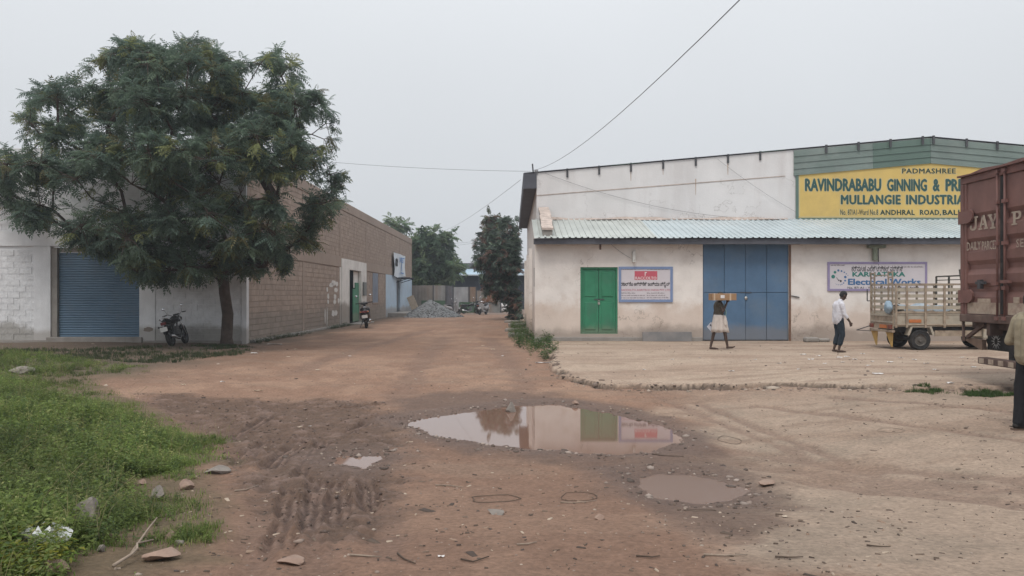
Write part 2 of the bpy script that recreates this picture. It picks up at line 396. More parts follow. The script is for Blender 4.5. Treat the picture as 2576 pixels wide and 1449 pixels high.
ys = [3.0]
while ys[-1] < 11.5: ys.append(ys[-1] + 0.0050*ys[-1])
while ys[-1] < 13.2: ys.append(ys[-1] + 0.0065*ys[-1])
while ys[-1] < 17.5: ys.append(ys[-1] + 0.0038*ys[-1])
while ys[-1] < 30: ys.append(ys[-1] + 0.009*ys[-1])
while ys[-1] < 900: ys.append(ys[-1] + 0.03*ys[-1])
ys = np.array([-200.0, -60, -20, -6, -2, 1.0] + ys)
xs = list(np.arange(-7.0, -4.6, 0.06)) + list(np.arange(-4.6, 0.0, 0.024)) + list(np.arange(0.0, 7.5, 0.05))
st = 0.05; xx = xs[-1]; R_ = []
while xx < 700:
    st = min(st*1.05, 60); xx += st; R_.append(xx)
st = 0.06; xx = xs[0]; L_ = []
while xx > -700:
    st = min(st*1.05, 60); xx -= st; L_.append(xx)
xs = np.array(L_[::-1] + xs + R_)
GX, GY = np.meshgrid(xs, ys)
GH, FD = ground_fields(GX, GY)
def mixc(c, col, w): return c*(1-w[..., None]) + np.array(col)*w[..., None]
n_big = fbm(GX*0.25, GY*0.25, 3, 51); n_mid = fbm(GX*1.3, GY*1.3, 4, 52); n_fine = fbm(GX*6, GY*6, 3, 53)
C = np.zeros(GX.shape + (3,)) + np.array((0.236, 0.143, 0.099))
C = mixc(C, (0.287, 0.182, 0.127), sstep(0.42, 0.66, n_mid))
C = mixc(C, (0.19, 0.110, 0.074), 0.7*sstep(0.5, 0.75, n_big)*sstep(9, 12, GY))
C = mixc(C, (0.172, 0.104, 0.074), sstep(15, 9, GY + (n_mid-0.5)*3)*(0.55 + 0.45*sstep(0.4, 0.6, n_big)))
bw = sstep(-0.5, 0.9, GX - (0.9 + 0.12*GY) + (n_mid-0.5)*2.2)*sstep(18, 12, GY)
C = mixc(C, (0.325, 0.250, 0.192), bw*0.9)
C = mixc(C, (0.25, 0.195, 0.15), sstep(0.55, 0.7, fbm(GX*1.1+9, GY*1.1, 4, 57))*bw*0.6)
C = mixc(C, (0.385, 0.300, 0.232), FD['slab']*(0.75+0.25*n_mid))
C = mixc(C, (0.29, 0.205, 0.155), FD['slab']*sstep(0.5, 0.7, fbm(GX*0.5, GY*2.2, 4, 58))*0.55)
C = mixc(C, (0.085, 0.062, 0.048), sstep(-0.045, -0.02, FD['sl'])*sstep(0.16, 0.07, FD['sl'])*0.85*(0.25+0.75*sstep(0.38, 0.55, n_mid)))  # slab step face: bare earth, with its shadow line put into the colour
C = mixc(C, (0.075, 0.055, 0.043), FD['crack']*0.95)
C = mixc(C, (0.165, 0.105, 0.08), FD['trk']*0.55)
C = mixc(C, (0.22, 0.15, 0.11), 0.5*sstep(0.52, 0.7, fbm(GX*0.7+GY*0.25, GY*3.0, 4, 59))*sstep(7, 9, GY)*(1-FD['mud']))
C = mixc(C, (0.095, 0.060, 0.043), FD['mud']*(0.72+0.28*n_mid))
C = mixc(C, (0.20, 0.135, 0.11), FD['mud']*sstep(0.55, 0.75, FD['lumps'])*0.6)
C = mixc(C, (0.070, 0.044, 0.036), FD['tread']*sstep(0.6, -0.7, FD['ridge'])*0.75)  # dark grooves: wet mud, plus relief shading painted into the colour
C = mixc(C, (0.215, 0.145, 0.115), FD['tread']*sstep(0.3, 1.1, FD['ridge'])*0.7)  # pale crests: drier mud, lightened further to paint in the relief
C = mixc(C, (0.120, 0.076, 0.057), FD['mud2']*0.82)
wetness = np.clip(1-sstep(-0.02, 0.75, FD['sdp'] + (n_mid-0.5)*0.4), 0, 1)
C = mixc(C, (0.11, 0.070, 0.054), wetness*0.7)
C = mixc(C, (0.105, 0.085, 0.05), FD['gr']*(0.6+0.35*n_mid))
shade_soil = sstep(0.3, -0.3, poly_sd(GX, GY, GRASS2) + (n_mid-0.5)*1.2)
C = mixc(C, (0.115, 0.09, 0.068), sstep(15, 18.5, GY)*sstep(-6.5, -9, GX + (n_mid-0.5)*2)*0.85)  # soil by the facade: tree shade painted into the ground colour
C = mixc(C, (0.13, 0.12, 0.115), sstep(60, 66, GY)*0.5)
C = C*(0.86 + 0.28*n_fine[..., None])
C = np.clip(C, 0.02, 0.6)
wet = np.clip(0.9*wetness + 0.6*FD['mud2'] + 0.55*FD['mud'], 0, 1)
ny, nx = GX.shape
idx = np.arange(nx*ny).reshape(ny, nx)
Q = np.stack([idx[:-1, :-1], idx[:-1, 1:], idx[1:, 1:], idx[1:, :-1]], -1).reshape(-1, 4)
gm = bpy.data.materials.new('dirt'); gm.use_nodes = True
n = gm.node_tree.nodes; l = gm.node_tree.links; b = n['Principled BSDF']
vc = n.new('ShaderNodeVertexColor'); vc.layer_name = 'Col'
geo = n.new('ShaderNodeNewGeometry')
nz = n.new('ShaderNodeTexNoise'); nz.inputs['Scale'].default_value = 22; nz.inputs['Detail'].default_value = 8; nz.inputs['Roughness'].default_value = 0.72
l.new(geo.outputs['Position'], nz.inputs['Vector'])
nr = n.new('ShaderNodeMapRange'); nr.inputs[1].default_value = 0.3; nr.inputs[2].default_value = 0.7; nr.inputs[3].default_value = 0.66; nr.inputs[4].default_value = 1.34
l.new(nz.outputs[0], nr.inputs[0])
vo = n.new('ShaderNodeTexVoronoi'); vo.inputs['Scale'].default_value = 26; vo.inputs['Randomness'].default_value = 1
l.new(geo.outputs['Position'], vo.inputs['Vector'])
vr = n.new('ShaderNodeMapRange'); vr.inputs[1].default_value = 0.06; vr.inputs[2].default_value = 0.22; vr.inputs[3].default_value = 1; vr.inputs[4].default_value = 0
l.new(vo.outputs['Distance'], vr.inputs[0])
nz3 = n.new('ShaderNodeTexNoise'); nz3.inputs['Scale'].default_value = 2.3; nz3.inputs['Detail'].default_value = 3; l.new(geo.outputs['Position'], nz3.inputs['Vector'])
gate = n.new('ShaderNodeMapRange'); gate.inputs[1].default_value = 0.48; gate.inputs[2].default_value = 0.62; gate.inputs[3].default_value = 0; gate.inputs[4].default_value = 0.35
l.new(nz3.outputs[0], gate.inputs[0])
pm = n.new('ShaderNodeMath'); pm.operation = 'MULTIPLY'; l.new(vr.outputs[0], pm.inputs[0]); l.new(gate.outputs[0], pm.inputs[1])
sc_ = n.new('ShaderNodeVectorMath'); sc_.operation = 'SCALE'; l.new(vc.outputs['Color'], sc_.inputs[0]); l.new(nr.outputs[0], sc_.inputs['Scale'])
pmx = n.new('ShaderNodeMix'); pmx.data_type = 'RGBA'; l.new(pm.outputs[0], pmx.inputs[0]); l.new(sc_.outputs[0], pmx.inputs[6])
pc = n.new('ShaderNodeMix'); pc.data_type = 'RGBA'; l.new(vo.outputs['Color'], pc.inputs[0]); pc.inputs[6].default_value = (0.13, 0.10, 0.085, 1); pc.inputs[7].default_value = (0.42, 0.34, 0.28, 1)
l.new(pc.outputs[2], pmx.inputs[7])
l.new(pmx.outputs[2], b.inputs['Base Color'])
rr = n.new('ShaderNodeMapRange'); rr.inputs[3].default_value = 0.95; rr.inputs[4].default_value = 0.62; l.new(vc.outputs['Alpha'], rr.inputs[0])
l.new(rr.outputs[0], b.inputs['Roughness']); b.inputs['Specular IOR Level'].default_value = 0.3
bp = n.new('ShaderNodeBump'); bp.inputs['Strength'].default_value = 1.0; bp.inputs['Distance'].default_value = 0.02
l.new(nz.outputs[0], bp.inputs['Height']); l.new(bp.outputs[0], b.inputs['Normal'])
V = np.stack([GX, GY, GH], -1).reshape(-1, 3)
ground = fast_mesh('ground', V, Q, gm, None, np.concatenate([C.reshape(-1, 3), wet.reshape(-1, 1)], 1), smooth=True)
ground['kind'] = 'structure'

# puddle water: level sheets lying in the basins
wm = bpy.data.materials.new('muddy_water'); wm.use_nodes = True
b = wm.node_tree.nodes['Principled BSDF']; b.inputs['Base Color'].default_value = (0.20, 0.115, 0.083, 1)
b.inputs['Roughness'].default_value = 0.035; b.inputs['IOR'].default_value = 1.45; b.inputs['Specular IOR Level'].default_value = 0.75
wm2 = wm.copy(); wm2.name = 'shallow_muddy_water'; b2 = wm2.node_tree.nodes['Principled BSDF']; b2.inputs['Base Color'].default_value = (0.155, 0.095, 0.070, 1); b2.inputs['Roughness'].default_value = 0.14; b2.inputs['IOR'].default_value = 1.3; b2.inputs['Specular IOR Level'].default_value = 0.35
for P, gr_, lv in ((P1, 0.40, L1), (P2, 0.28, L2), (P3, 0.35, L3)):
    cx = sum(p[0] for p in P)/len(P); cy = sum(p[1] for p in P)/len(P)
    mb = MB(); pts = []
    for p in P:
        d = math.hypot(p[0]-cx, p[1]-cy); k = (d + gr_)/d
        pts.append((cx+(p[0]-cx)*k, cy+(p[1]-cy)*k, lv))
    mb.add(pts, [tuple(range(len(pts)))])
    o = obj('puddle', mb, wm if P is not P2 else wm2); o['kind'] = 'structure'
# ------------------------------------------------------------------ left: concrete block warehouse
FY, WX, FARY, TOPZ = 26.2, -8.83, 69.4, 6.5
LEFTX = -24.0
m_white = mat('white_limewash', (0.68, 0.685, 0.70), 0.85, 0.10, 2.0, (0.36, 0.35, 0.35), 0.9, 0.35, 0.3, 22, streak=True, splash=[((0.30, 0.27, 0.24), 0.35, 0.35, 0.7)])
m_whiteb = mat('white_rough_block', (0.67, 0.675, 0.69), 0.9, 0.12, 5.0, (0.34, 0.33, 0.33), 1.3, 0.3, 0.9, 14, splash=[((0.26, 0.24, 0.21), 0.40, 0.4, 0.75)])
m_block = mat('brown_block', (0.345, 0.272, 0.225), 0.9, 0.16, 2.6, (0.26, 0.205, 0.175), 0.7, 0.5, 0.6, 30, splash=[((0.25, 0.215, 0.185), 0.75, 0.5, 0.7)], cells=((40, 0.4, 0.2), 0.075))
m_mortar = mat('block_mortar', (0.285, 0.23, 0.195), 0.95, 0.1, 3.0, splash=[((0.22, 0.185, 0.16), 0.75, 0.5, 0.7)])
m_conc = mat('brown_concrete', (0.325, 0.258, 0.215), 0.9, 0.10, 1.2, (0.23, 0.19, 0.165), 0.6, 0.5, 0.3, 25)
m_grey_conc = mat('grey_concrete', (0.27, 0.25, 0.23), 0.9, 0.15, 3.0, (0.18, 0.15, 0.13), 1.4, 0.5, 0.5, 20)
m_dark = mat('dark_room', (0.02, 0.02, 0.022), 0.9, 0.1)
m_shut = mat('shutter_blue', (0.105, 0.175, 0.25), 0.5, 0.10, 1.5, (0.13, 0.15, 0.17), 1.2, 0.4, 0.05, 30, spec=0.4)
m_lblue = mat('light_blue_paint', (0.42, 0.52, 0.62), 0.85, 0.08, 2.0, (0.38, 0.38, 0.38), 1.0, 0.4, 0.3, 25, splash=[((0.30, 0.27, 0.25), 0.45, 0.4, 0.8)])
m_portal = mat('white_plaster', (0.68, 0.66, 0.635), 0.85, 0.08, 2.0, (0.36, 0.31, 0.27), 0.8, 0.4, 0.2, 25, splash=[((0.24, 0.21, 0.18), 1.0, 0.35, 0.8)])

wh = thing('block_warehouse', 'long brown concrete block warehouse with white painted front and blue shutter', 'warehouse', (WX, FY, 0))
T = 0.25
# front wall: core behind blocks, pilasters, beams
def fX(u): return (u*S - CX)/F*FY
SX0, SX1, SZ0, SZ1 = fX(127), fX(350), 0.22, 3.20
core = MB()
core.box(LEFTX, SX0-0.02, FY+0.042, FY+T, -0.3, TOPZ-0.02).box(SX1+0.02, WX-0.02, FY+0.042, FY+T, -0.3, TOPZ-0.02).box(SX0-0.02, SX1+0.02, FY+0.042, FY+T, SZ1+0.02, TOPZ-0.02)
fw = obj('front_wall', core, m_white, wh)
def part(name, mb, m, **k): return obj(name, mb, m, wh, **k)
pil = [(fX(85), SX0), (SX1, fX(390)), (WX-0.16, WX)]
for a, c in pil: part('pilaster', MB().box(a, c, FY, FY+0.07, -0.2, 3.24), m_white, bevel=0.01)
part('pilaster', MB().box(LEFTX, -19.3, FY, FY+0.07, -0.2, 3.24), m_white)
part('beam', MB().box(LEFTX, WX, FY-0.012, FY+0.10, 3.24, 3.76), m_white, bevel=0.012)
part('beam', MB().box(LEFTX, WX, FY-0.012, FY+0.10, 6.02, TOPZ), m_white, bevel=0.012)
for a, c in [(-19.6, -19.0)] + pil: part('pilaster', MB().box(a, c, FY+0.002, FY+0.07, 3.764, 6.016), m_white, bevel=0.01)
# shutter
sh = part('roller_shutter', MB().box(SX0, SX0+0.19, FY+0.05, FY+0.25, SZ0, SZ1).box(SX1-0.07, SX1, FY+0.16, FY+0.26, SZ0, SZ1).box(SX0+0.19, SX1-0.07, FY+0.14, FY+0.3, SZ1-0.16, SZ1), m_grey_conc)
nsl = 34; zz = np.linspace(SZ0+0.06, SZ1-0.17, nsl+1)
slat = None
prof = [(0.0, 0), (-0.028, 0.018), (-0.034, 0.042), (-0.024, 0.066), (0.0, 0.078), (0.0, (zz[1]-zz[0]))]
for i in range(nsl):
    if slat is None:
        mb = MB(); x0, x1 = 0, SX1-0.07-SX0-0.19
        mb.sheet([[(x0, p[0], p[1]) for p in prof], [(x1, p[0], p[1]) for p in prof]])
        slat = obj('slat', mb, m_shut, sh, local=True); o = slat
    else:
        o = slat.copy(); COL.objects.link(o)
    o.location = Vector((SX0+0.19, FY+0.20, zz[i])) - wloc(sh)
part('shutter_bar', MB().box(SX0+0.2, SX1-0.08, FY+0.165, FY+0.19, SZ0, SZ0+0.058), m_shut)
part('door_step', MB().box(SX0-0.1, SX1+0.12, FY-0.10, FY+0.25, -0.2, SZ0-0.004), m_grey_conc, bevel=0.02)
part('plinth', MB().box(LEFTX, SX0-0.12, FY-0.05, FY+0.05, -0.2, 0.12), m_grey_conc, bevel=0.02)
part('plinth', MB().box(SX1+0.13, WX-0.17, FY-0.05, FY+0.05, -0.2, 0.10), m_grey_conc, bevel=0.02)
# patch knocked out of the plaster
mb = MB(); cpx, cpz = fX(373), 0.47; ring = [(cpx+0.17*math.cos(a)*(0.8+0.4*random.random()), cpz+0.085*math.sin(a)*(0.8+0.4*random.random())) for a in np.linspace(0, 2*PI, 15)[:-1]]
part('plaster_scar', mb.prism(ring, 'Y', FY-0.004, FY+0.01), m_mortar)
# side wall core with openings
sw = MB()
DO0, DO1, DZ = 42.5, 46.0, 3.05       # doorway
W0, W1 = 50.1, 52.0                     # shuttered window
D20, D21 = 60.3, 62.3                   # far door
def side(y0, y1, z0, z1): sw.box(WX-T, WX-0.034, y0, y1, z0, z1)
side(FY+T, DO0, -0.3, TOPZ-0.02); side(DO0, DO1, DZ, TOPZ-0.02); side(DO1, D20, -0.3, TOPZ-0.02); side(D20, D21, 2.7, TOPZ-0.02); side(D21, FARY, -0.3, TOPZ-0.02)
swo = obj('side_wall', sw, m_mortar, wh)
cols = [FY+0.12] + [FY + 7.2*i for i in range(1, 7)]
for i, y in enumerate(cols):
    z1 = 3.036
    if i == 0: part('corner_pillar', MB().box(WX-0.16, WX+0.012, FY-0.014, FY+0.22, -0.2, 3.23), m_white, bevel=0.012)
    else: part('column', MB().box(WX-0.12, WX+0.0, y-0.14, y+0.14, -0.2, z1), m_portal if i == 2 else (m_lblue if i in (5, 6) else m_conc), bevel=0.01)
    part('column', MB().box(WX-0.12, WX-0.002, y-0.12 if i else FY+0.11, y+0.12 if i else FY+0.26, 3.604, 6.016), m_conc, bevel=0.01)
part('beam', MB().box(WX-0.2, WX+0.008, FY+0.11, FARY, 3.04, 3.60), m_conc, bevel=0.012)
part('beam', MB().box(WX-0.2, WX+0.02, FY+0.11, FARY, 6.02, TOPZ+0.002), m_conc, bevel=0.015)
part('roof_slab', MB().box(LEFTX, WX-0.2, FY+0.26, FARY, 6.05, 6.25), m_grey_conc)
part('rear_wall', MB().box(LEFTX, WX-0.26, FARY-0.25, FARY-0.02, -0.3, 6.04), m_mortar)
part('wall_footing', MB().box(WX-0.05, WX+0.16, FY+0.4, 42.3, -0.2, 0.09), m_grey_conc, bevel=0.03)
# blocks: (kind, a, z, length)
blocks = []
BH = 0.2
def fill(kind, a0, a1, z0, z1, skip=()):
    zrow = z0; r = 0
    while zrow + BH <= z1 + 0.02:
        a = a0 - (0.2 if r % 2 else 0)
        while a < a1 - 0.05:
            s0, s1 = max(a, a0), min(a + 0.4, a1)
            if s1 - s0 > 0.08 and not any(s0 < k1 and s1 > k0 and zrow < kz1 and zrow + BH > kz0 for k0, k1, kz0, kz1 in skip):
                blocks.append((kind, s0, zrow, s1 - s0))
            a += 0.4
        zrow += BH; r += 1
fill('f', -18.98, fX(85), 0.12, 3.24); fill('f', fX(390), WX-0.16, 0.10, 3.24)
fill('f', -18.98, fX(85), 3.77, 6.02); fill('f', SX0, SX1, 3.77, 6.02); fill('f', fX(390), WX-0.16, 3.77, 6.02)
for i in range(6):
    a0 = (cols[i] + 0.14) if i else FY+0.26; a1 = cols[i+1] - 0.14
    if i not in (2, 4, 5): fill('s', a0, a1, 0.0, 3.04, [(W0-0.1, W1+0.1, 1.0, 3.1)])
    fill('s', a0 - 0.02*(i > 0), a1 + 0.02, 3.61, 6.02)
def vis(bk):
    k, a, z, ln = bk
    if k == 'f': return (ln*BH*(F/FY)**2) * (0.15 if z > 3.5 else 1) * (1 if a + ln > -17.1 else 0.1)
    return ln*BH*(F/a)**2*abs(WX)/a * (0.4 if (a < 34 and z > 3.4) else 1)
order = sorted(blocks, key=vis, reverse=True)
proto = {}
def bmesh_box(kind):
    mb = MB()
    e = 0.004
    if kind == 'f':
        mb.add([(e,0.05,e),(1-e,0.05,e),(1-e,0.05,BH-e),(e,0.05,BH-e),(0.007,0,0.006),(0.993,0,0.006),(0.993,0,BH-0.006),(0.007,0,BH-0.006)],
               [(4,5,6,7),(0,1,5,4),(1,2,6,5),(2,3,7,6),(3,0,4,7)])
    else:
        mb.add([(-0.05,e,e),(-0.05,1-e,e),(-0.05,1-e,BH-e),(-0.05,e,BH-e),(0,0.007,0.007),(0,0.988,0.012),(0,0.988,BH-0.012),(0,0.012,BH-0.012)],
               [(4,5,6,7),(0,1,5,4),(1,2,6,5),(2,3,7,6),(3,0,4,7)])
    return mb
rest = {'f': MB(), 's': MB()}
rb = {'f': bmesh_box('f'), 's': bmesh_box('s')}
for i, (k, a, z, ln) in enumerate(order):
    off = random.uniform(-0.007, 0.004) * (1.6 if k == 'f' else 1)
    lp = Vector((a, FY+0.03+off, z)) if k == 'f' else Vector((WX-0.018+off*0.7, a, z))
    if i < 300:
        par = fw if k == 'f' else swo
        if k not in proto:
            proto[k] = obj('concrete_block', rb[k], m_whiteb if k == 'f' else m_block, par, local=True); o = proto[k]
        else:
            o = proto[k].copy(); COL.objects.link(o)
        o.location = lp - wloc(par)
        o.scale = (ln - 0.004, 1, 0.985) if k == 'f' else (1, ln - 0.004, 0.985)
    else:
        sx, sy = (ln-0.004, 1) if k == 'f' else (1, ln-0.004)
        rest[k].add([(lp.x + x*sx, lp.y + y*sy, lp.z + zq*0.985) for x, y, zq in rb[k].v], rb[k].f)
for k, par, m in (('f', fw, m_whiteb), ('s', swo, m_block)):
    if rest[k].v:
        o = obj('concrete_blocks', rest[k], m, par, fix=False); o['kind'] = 'stuff'
# white plastered portal with doorway
por = MB()
por.box(WX-0.03, WX+0.035, cols[2]+0.142, DO0, 0.0, 3.5).box(WX-0.03, WX+0.035, DO1, cols[3]-0.142, 0.95, 3.5).box(WX-0.03, WX+0.035, DO0, DO1, DZ, 3.5)
part('portal', por, m_portal, bevel=0.01)
part('door_frame', MB().box(WX-0.12, WX+0.06, DO0, DO0+0.08, 0.06, DZ-0.002).box(WX-0.12, WX+0.06, DO1-0.08, DO1, 0.06, DZ-0.002).box(WX-0.12, WX+0.06, DO0+0.08, DO1-0.08, DZ-0.08, DZ-0.002), m_portal)
m_green = mat('green_paint', (0.035, 0.20, 0.11), 0.5, 0.16, 2.5, (0.06, 0.15, 0.10), 1.8, 0.7, 0.10, 30, spec=0.3, splash=[((0.22, 0.18, 0.14), 0.42, 0.3, 0.45)])
m_green_d = mat('green_cloth', (0.03, 0.16, 0.085), 0.8, 0.2, 3)
part('doorway_room', MB().box(WX-2.6, WX-2.5, DO0-1, DO1+1, 0, DZ).box(WX-2.5, WX-T, DO0-1.1, DO0-1, 0, DZ).box(WX-2.5, WX-T, DO1+1, DO1+1.1, 0, DZ).box(WX-2.6, WX-T, DO0-1.1, DO1+1.1, DZ, DZ+0.1).box(WX-2.6, WX-T, DO0-1.1, DO1+1.1, -0.1, 0.05), m_dark)
ld = part('door_leaf', MB().box(WX-0.14, WX-0.09, DO0+1.75, DO1-0.1, 0.08, 1.95).box(WX-0.14, WX-0.09, DO0+2.4, DO1-0.1, 1.95, 2.3), m_green, bevel=0.01)
part('door_leaf', MB().box(WX-0.16, WX-0.14, DO0+2.1, DO1-0.1, 2.0, DZ-0.1), m_portal)
part('doorway_curtain', MB().sheet([[(WX-0.3+0.04*math.sin(j*1.3), DO0+0.4+j*0.12, z) for j in range(11)] for z in (0.15, 1.0, 2.0, 2.6)]), mat('dark_curtain', (0.05, 0.045, 0.042), 0.9, 0.4, 3, (0.16, 0.13, 0.11), 2.0, 0.6))
part('threshold', MB().box(WX-0.05, WX+0.75, DO0-0.2, DO1+0.3, -0.2, 0.055), m_grey_conc, bevel=0.02)
part('switch_box', MB().box(WX+0.037, WX+0.14, 46.35, 47.2, 1.55, 2.35), mat('meter_grey', (0.16, 0.165, 0.16), 0.5, 0.2, 8), bevel=0.02)
# window and light blue bay
part('window_shutter', MB().box(WX-0.06, WX-0.012, W0, W1, 1.1, 3.0), mat('window_blue_grey', (0.17, 0.20, 0.26), 0.5, 0.15, 2), bevel=0.01)
part('window_sill', MB().box(WX-0.05, WX+0.03, W0-0.1, W1+0.1, 1.02, 1.10), m_conc)
bay = MB().box(WX-0.045, WX+0.004, cols[4]+0.142, D20, 0, 3.035).box(WX-0.045, WX+0.004, D21, cols[5]-0.142, 0, 3.035).box(WX-0.045, WX+0.004, D20, D21, 2.7, 3.035).box(WX-0.045, WX+0.004, cols[5]+0.142, cols[6]-0.142, 0, 3.035)
part('painted_bay', bay, m_lblue)
part('steel_door', MB().box(WX-0.16, WX-0.12, D20, D21, 0.05, 2.7), mat('door_grey', (0.11, 0.12, 0.14), 0.5, 0.15, 2), bevel=0.01)
cn_ = MB()
for y in (D20-0.2, D21+0.6): cn_.bar((WX, y, 2.55), (WX+1.0, y, 2.86), 0.05, 0.05).bar((WX, y, 2.86), (WX+1.0, y, 2.86), 0.05, 0.05)
cn_.box(WX+0.005, WX+1.05, D20-0.3, D21+0.7, 2.88, 2.92)
part('door_canopy', cn_, mat('canopy_dark', (0.05, 0.055, 0.07), 0.5))
part('entry_step', MB().box(WX+0.006, WX+1.3, 56.0, 62.8, -0.2, 0.30), m_grey_conc, bevel=0.03)
part('entry_step', MB().box(WX+1.3, WX+2.0, 55.5, 61.5, -0.2, 0.14), m_grey_conc, bevel=0.03)
# whitewash daubs on the wall
m_daub = mat('whitewash', (0.62, 0.60, 0.58), 0.9, 0.1, 6)
for (y, z, ry, rz) in ((39.1,2.20,.5,.14),(38.6,2.08,.45,.12),(39.8,2.15,.3,.12),(37.7,1.86,.16,.12),(39.6,1.85,.38,.12),(37.9,1.55,.2,.13),(39.4,1.5,.25,.14),(37.9,1.27,.17,.11),(39.3,1.26,.3,.12),(40.2,1.3,.2,.14),(39.0,0.70,.35,.16),(39.6,0.68,.3,.14),(37.3,0.6,.07,.35),(37.7,.55,.07,.4)):
    ring = [(y+ry*math.cos(a)*random.uniform(0.75, 1.2), z+rz*math.sin(a)*random.uniform(0.75, 1.2)) for a in np.linspace(0, 2*PI, 13)[:-1]]
    part('paint_daub', MB().prism(ring, 'X', WX-0.03, WX-0.009), m_daub)

# ------------------------------------------------------------------ lettering helper
def text_mesh(s, bold=0.0, spacing=1.0):
    cu = bpy.data.curves.new('t', 'FONT'); cu.body = s; cu.offset = bold; cu.resolution_u = 2; cu.space_character = spacing
    cu.fill_mode = 'FRONT' if hasattr(cu, 'fill_mode') else cu.fill_mode
    o = bpy.data.objects.new('t', cu); COL.objects.link(o)
    dg = bpy.context.evaluated_depsgraph_get(); dg.update()
    me = bpy.data.meshes.new_from_object(o.evaluated_get(dg))
    vv = np.zeros(len(me.vertices)*3); me.vertices.foreach_get('co', vv); vv = vv.reshape(-1, 3)
    fs = [tuple(p.vertices) for p in me.polygons]
    bpy.data.objects.remove(o); bpy.data.curves.remove(cu); bpy.data.meshes.remove(me)
    return vv, fs
def letter(name, s, box, plane, m, parent, bold=0.0, spacing=1.0, off=0.004, depth=0.002):
    """box (a0, z0, a1, z1) in the plane; plane: ('Y', y) facing -Y, or ('-X', x) facing -X, or ('+X', x) facing +X. Heavier weight: shifted layers."""
    vv, fs = text_mesh(s, 0.0, spacing)
    k, c = plane; mb = MB(); lo = vv.min(0); hi = vv.max(0); n_ = 0
    for dx, dz in (((0, 0),) if bold <= 0 else ((0, 0), (-bold, 0), (bold, 0), (0, bold*0.7), (0, -bold*0.7), (-bold/2, bold/2), (bold/2, -bold/2))):
        w = hi[0]-lo[0]+2*bold+1e-9; h_ = hi[1]-lo[1]+1.4*bold+1e-9
        a = box[0] + (vv[:, 0]+dx+bold-lo[0])/w*(box[2]-box[0]); z = box[1] + (vv[:, 1]+dz+0.7*bold-lo[1])/h_*(box[3]-box[1])
        o_ = off + 0.0003*n_; n_ += 1
        if k == 'Y': P = [(x, c-o_, q) for x, q in zip(a, z)]
        elif k == '-X': P = [(c-o_, x, q) for x, q in zip(a, z)]
        else: P = [(c+o_, x, q) for x, q in zip(a, z)]
        mb.add(P, fs)
    return obj(name, mb, m, parent, fix=False)
def quad(mb, box, plane, off, t=0.003):
    k, c = plane; a0, z0, a1, z1 = box
    if k == 'Y': mb.box(min(a0,a1), max(a0,a1), c-off-t, c-off, z0, z1)
    elif k == '-X': mb.box(c-off-t, c-off, min(a0,a1), max(a0,a1), z0, z1)
    else: mb.box(c+off, c+off+t, min(a0,a1), max(a0,a1), z0, z1)
    return mb

# hanging banner on the brown wall
m_cloth = mat('banner_white', (0.62, 0.67, 0.72), 0.7, 0.05, 2)
m_blue_ink = mat('blue_ink', (0.06, 0.22, 0.55), 0.7, 0.05)
m_black = mat('black_ink', (0.015, 0.015, 0.017), 0.7, 0.05)
bn = thing('hanging_banner', 'white and blue cloth banner hung high on the brown block wall', 'banner', (WX+0.06, 61, 2.95))
mb = MB(); rows = []
for i in range(7):
    z = 2.98 + (4.72-2.98)*i/6; rows.append([(WX+0.16+0.05*math.sin(j*0.9+i*0.6)+0.10*(1-i/6)*0, 57.9+j*0.62+0.12*math.sin(i*1.1)*(j == 0), z-0.10*math.sin(j*0.5)*(i == 0)) for j in range(11)])
obj('cloth', mb.sheet(rows), m_cloth, bn, smooth=True)
letter('lettering', 'VBT', (60.3, 4.05, 63.0, 4.5), ('+X', WX+0.24), m_blue_ink, bn, 0.02)
mb = MB(); quad(mb, (60.9, 3.25, 62.6, 3.32), ('+X', WX+0.23), 0.0); quad(mb, (61.4, 3.4, 61.6, 4.0), ('+X', WX+0.235), 0.0)
obj('lettering', mb, m_blue_ink, bn)
mb = MB(); quad(mb, (58.2, 3.72, 59.3, 4.0), ('+X', WX+0.235), 0.0); mb.tube([(WX+0.24, 58.4, 4.0), (WX+0.24, 58.45, 4.2), (WX+0.24, 58.75, 4.28), (WX+0.24, 59.05, 4.2), (WX+0.24, 59.1, 4.0)], 0.05, 6)
obj('emblem', mb, m_black, bn)
# ------------------------------------------------------------------ right: gabled warehouse with lean-to front
RY, GY_, EY = 26.3, 29.3, 25.75      # lean-to wall, gable wall, eave line
RX0, GX0, RX1 = 0.76, 0.915, 30.2
PKX, PKZ, GZL = 15.54, 7.46, 6.15
def rX(u, Y=RY): return (u*S - CX)/F*Y
def rZ(v, Y=RY): return CH - (v*S - HY)/F*Y
def topz(x): return PKZ - abs(x-PKX)*(PKZ-GZL)/(PKX-GX0)
m_rw = mat('cream_plaster', (0.74, 0.695, 0.66), 0.9, 0.08, 1.7, (0.50, 0.43, 0.385), 1.1, 0.5, 0.25, 18,
           splash=[((0.50, 0.36, 0.27), 0.95, 0.75, 0.5), ((0.20, 0.165, 0.14), 0.34, 0.42, 0.6)], cracks=0.7)
m_gw = mat('white_gable_plaster', (0.66, 0.645, 0.645), 0.9, 0.07, 0.9, (0.48, 0.44, 0.43), 0.8, 0.5, 0.25, 16, streak=True, cracks=0.5)
m_sheet = mat('roof_sheet_pale', (0.43, 0.455, 0.435), 0.45, 0.14, 0.9, (0.42, 0.43, 0.40), 0.5, 0.7, 0.05, 30, spec=0.45)
m_sheet_b = mat('roof_sheet_blue', (0.43, 0.49, 0.51), 0.42, 0.12, 0.9, (0.52, 0.545, 0.545), 0.5, 0.6, 0.05, 30, spec=0.45)
m_fas = mat('dark_fascia', (0.085, 0.088, 0.105), 0.7, 0.15, 2)
m_gs = mat('green_sheet', (0.175, 0.222, 0.205), 0.5, 0.14, 0.8, (0.26, 0.29, 0.275), 0.6, 0.7, 0.04, 30, spec=0.4)
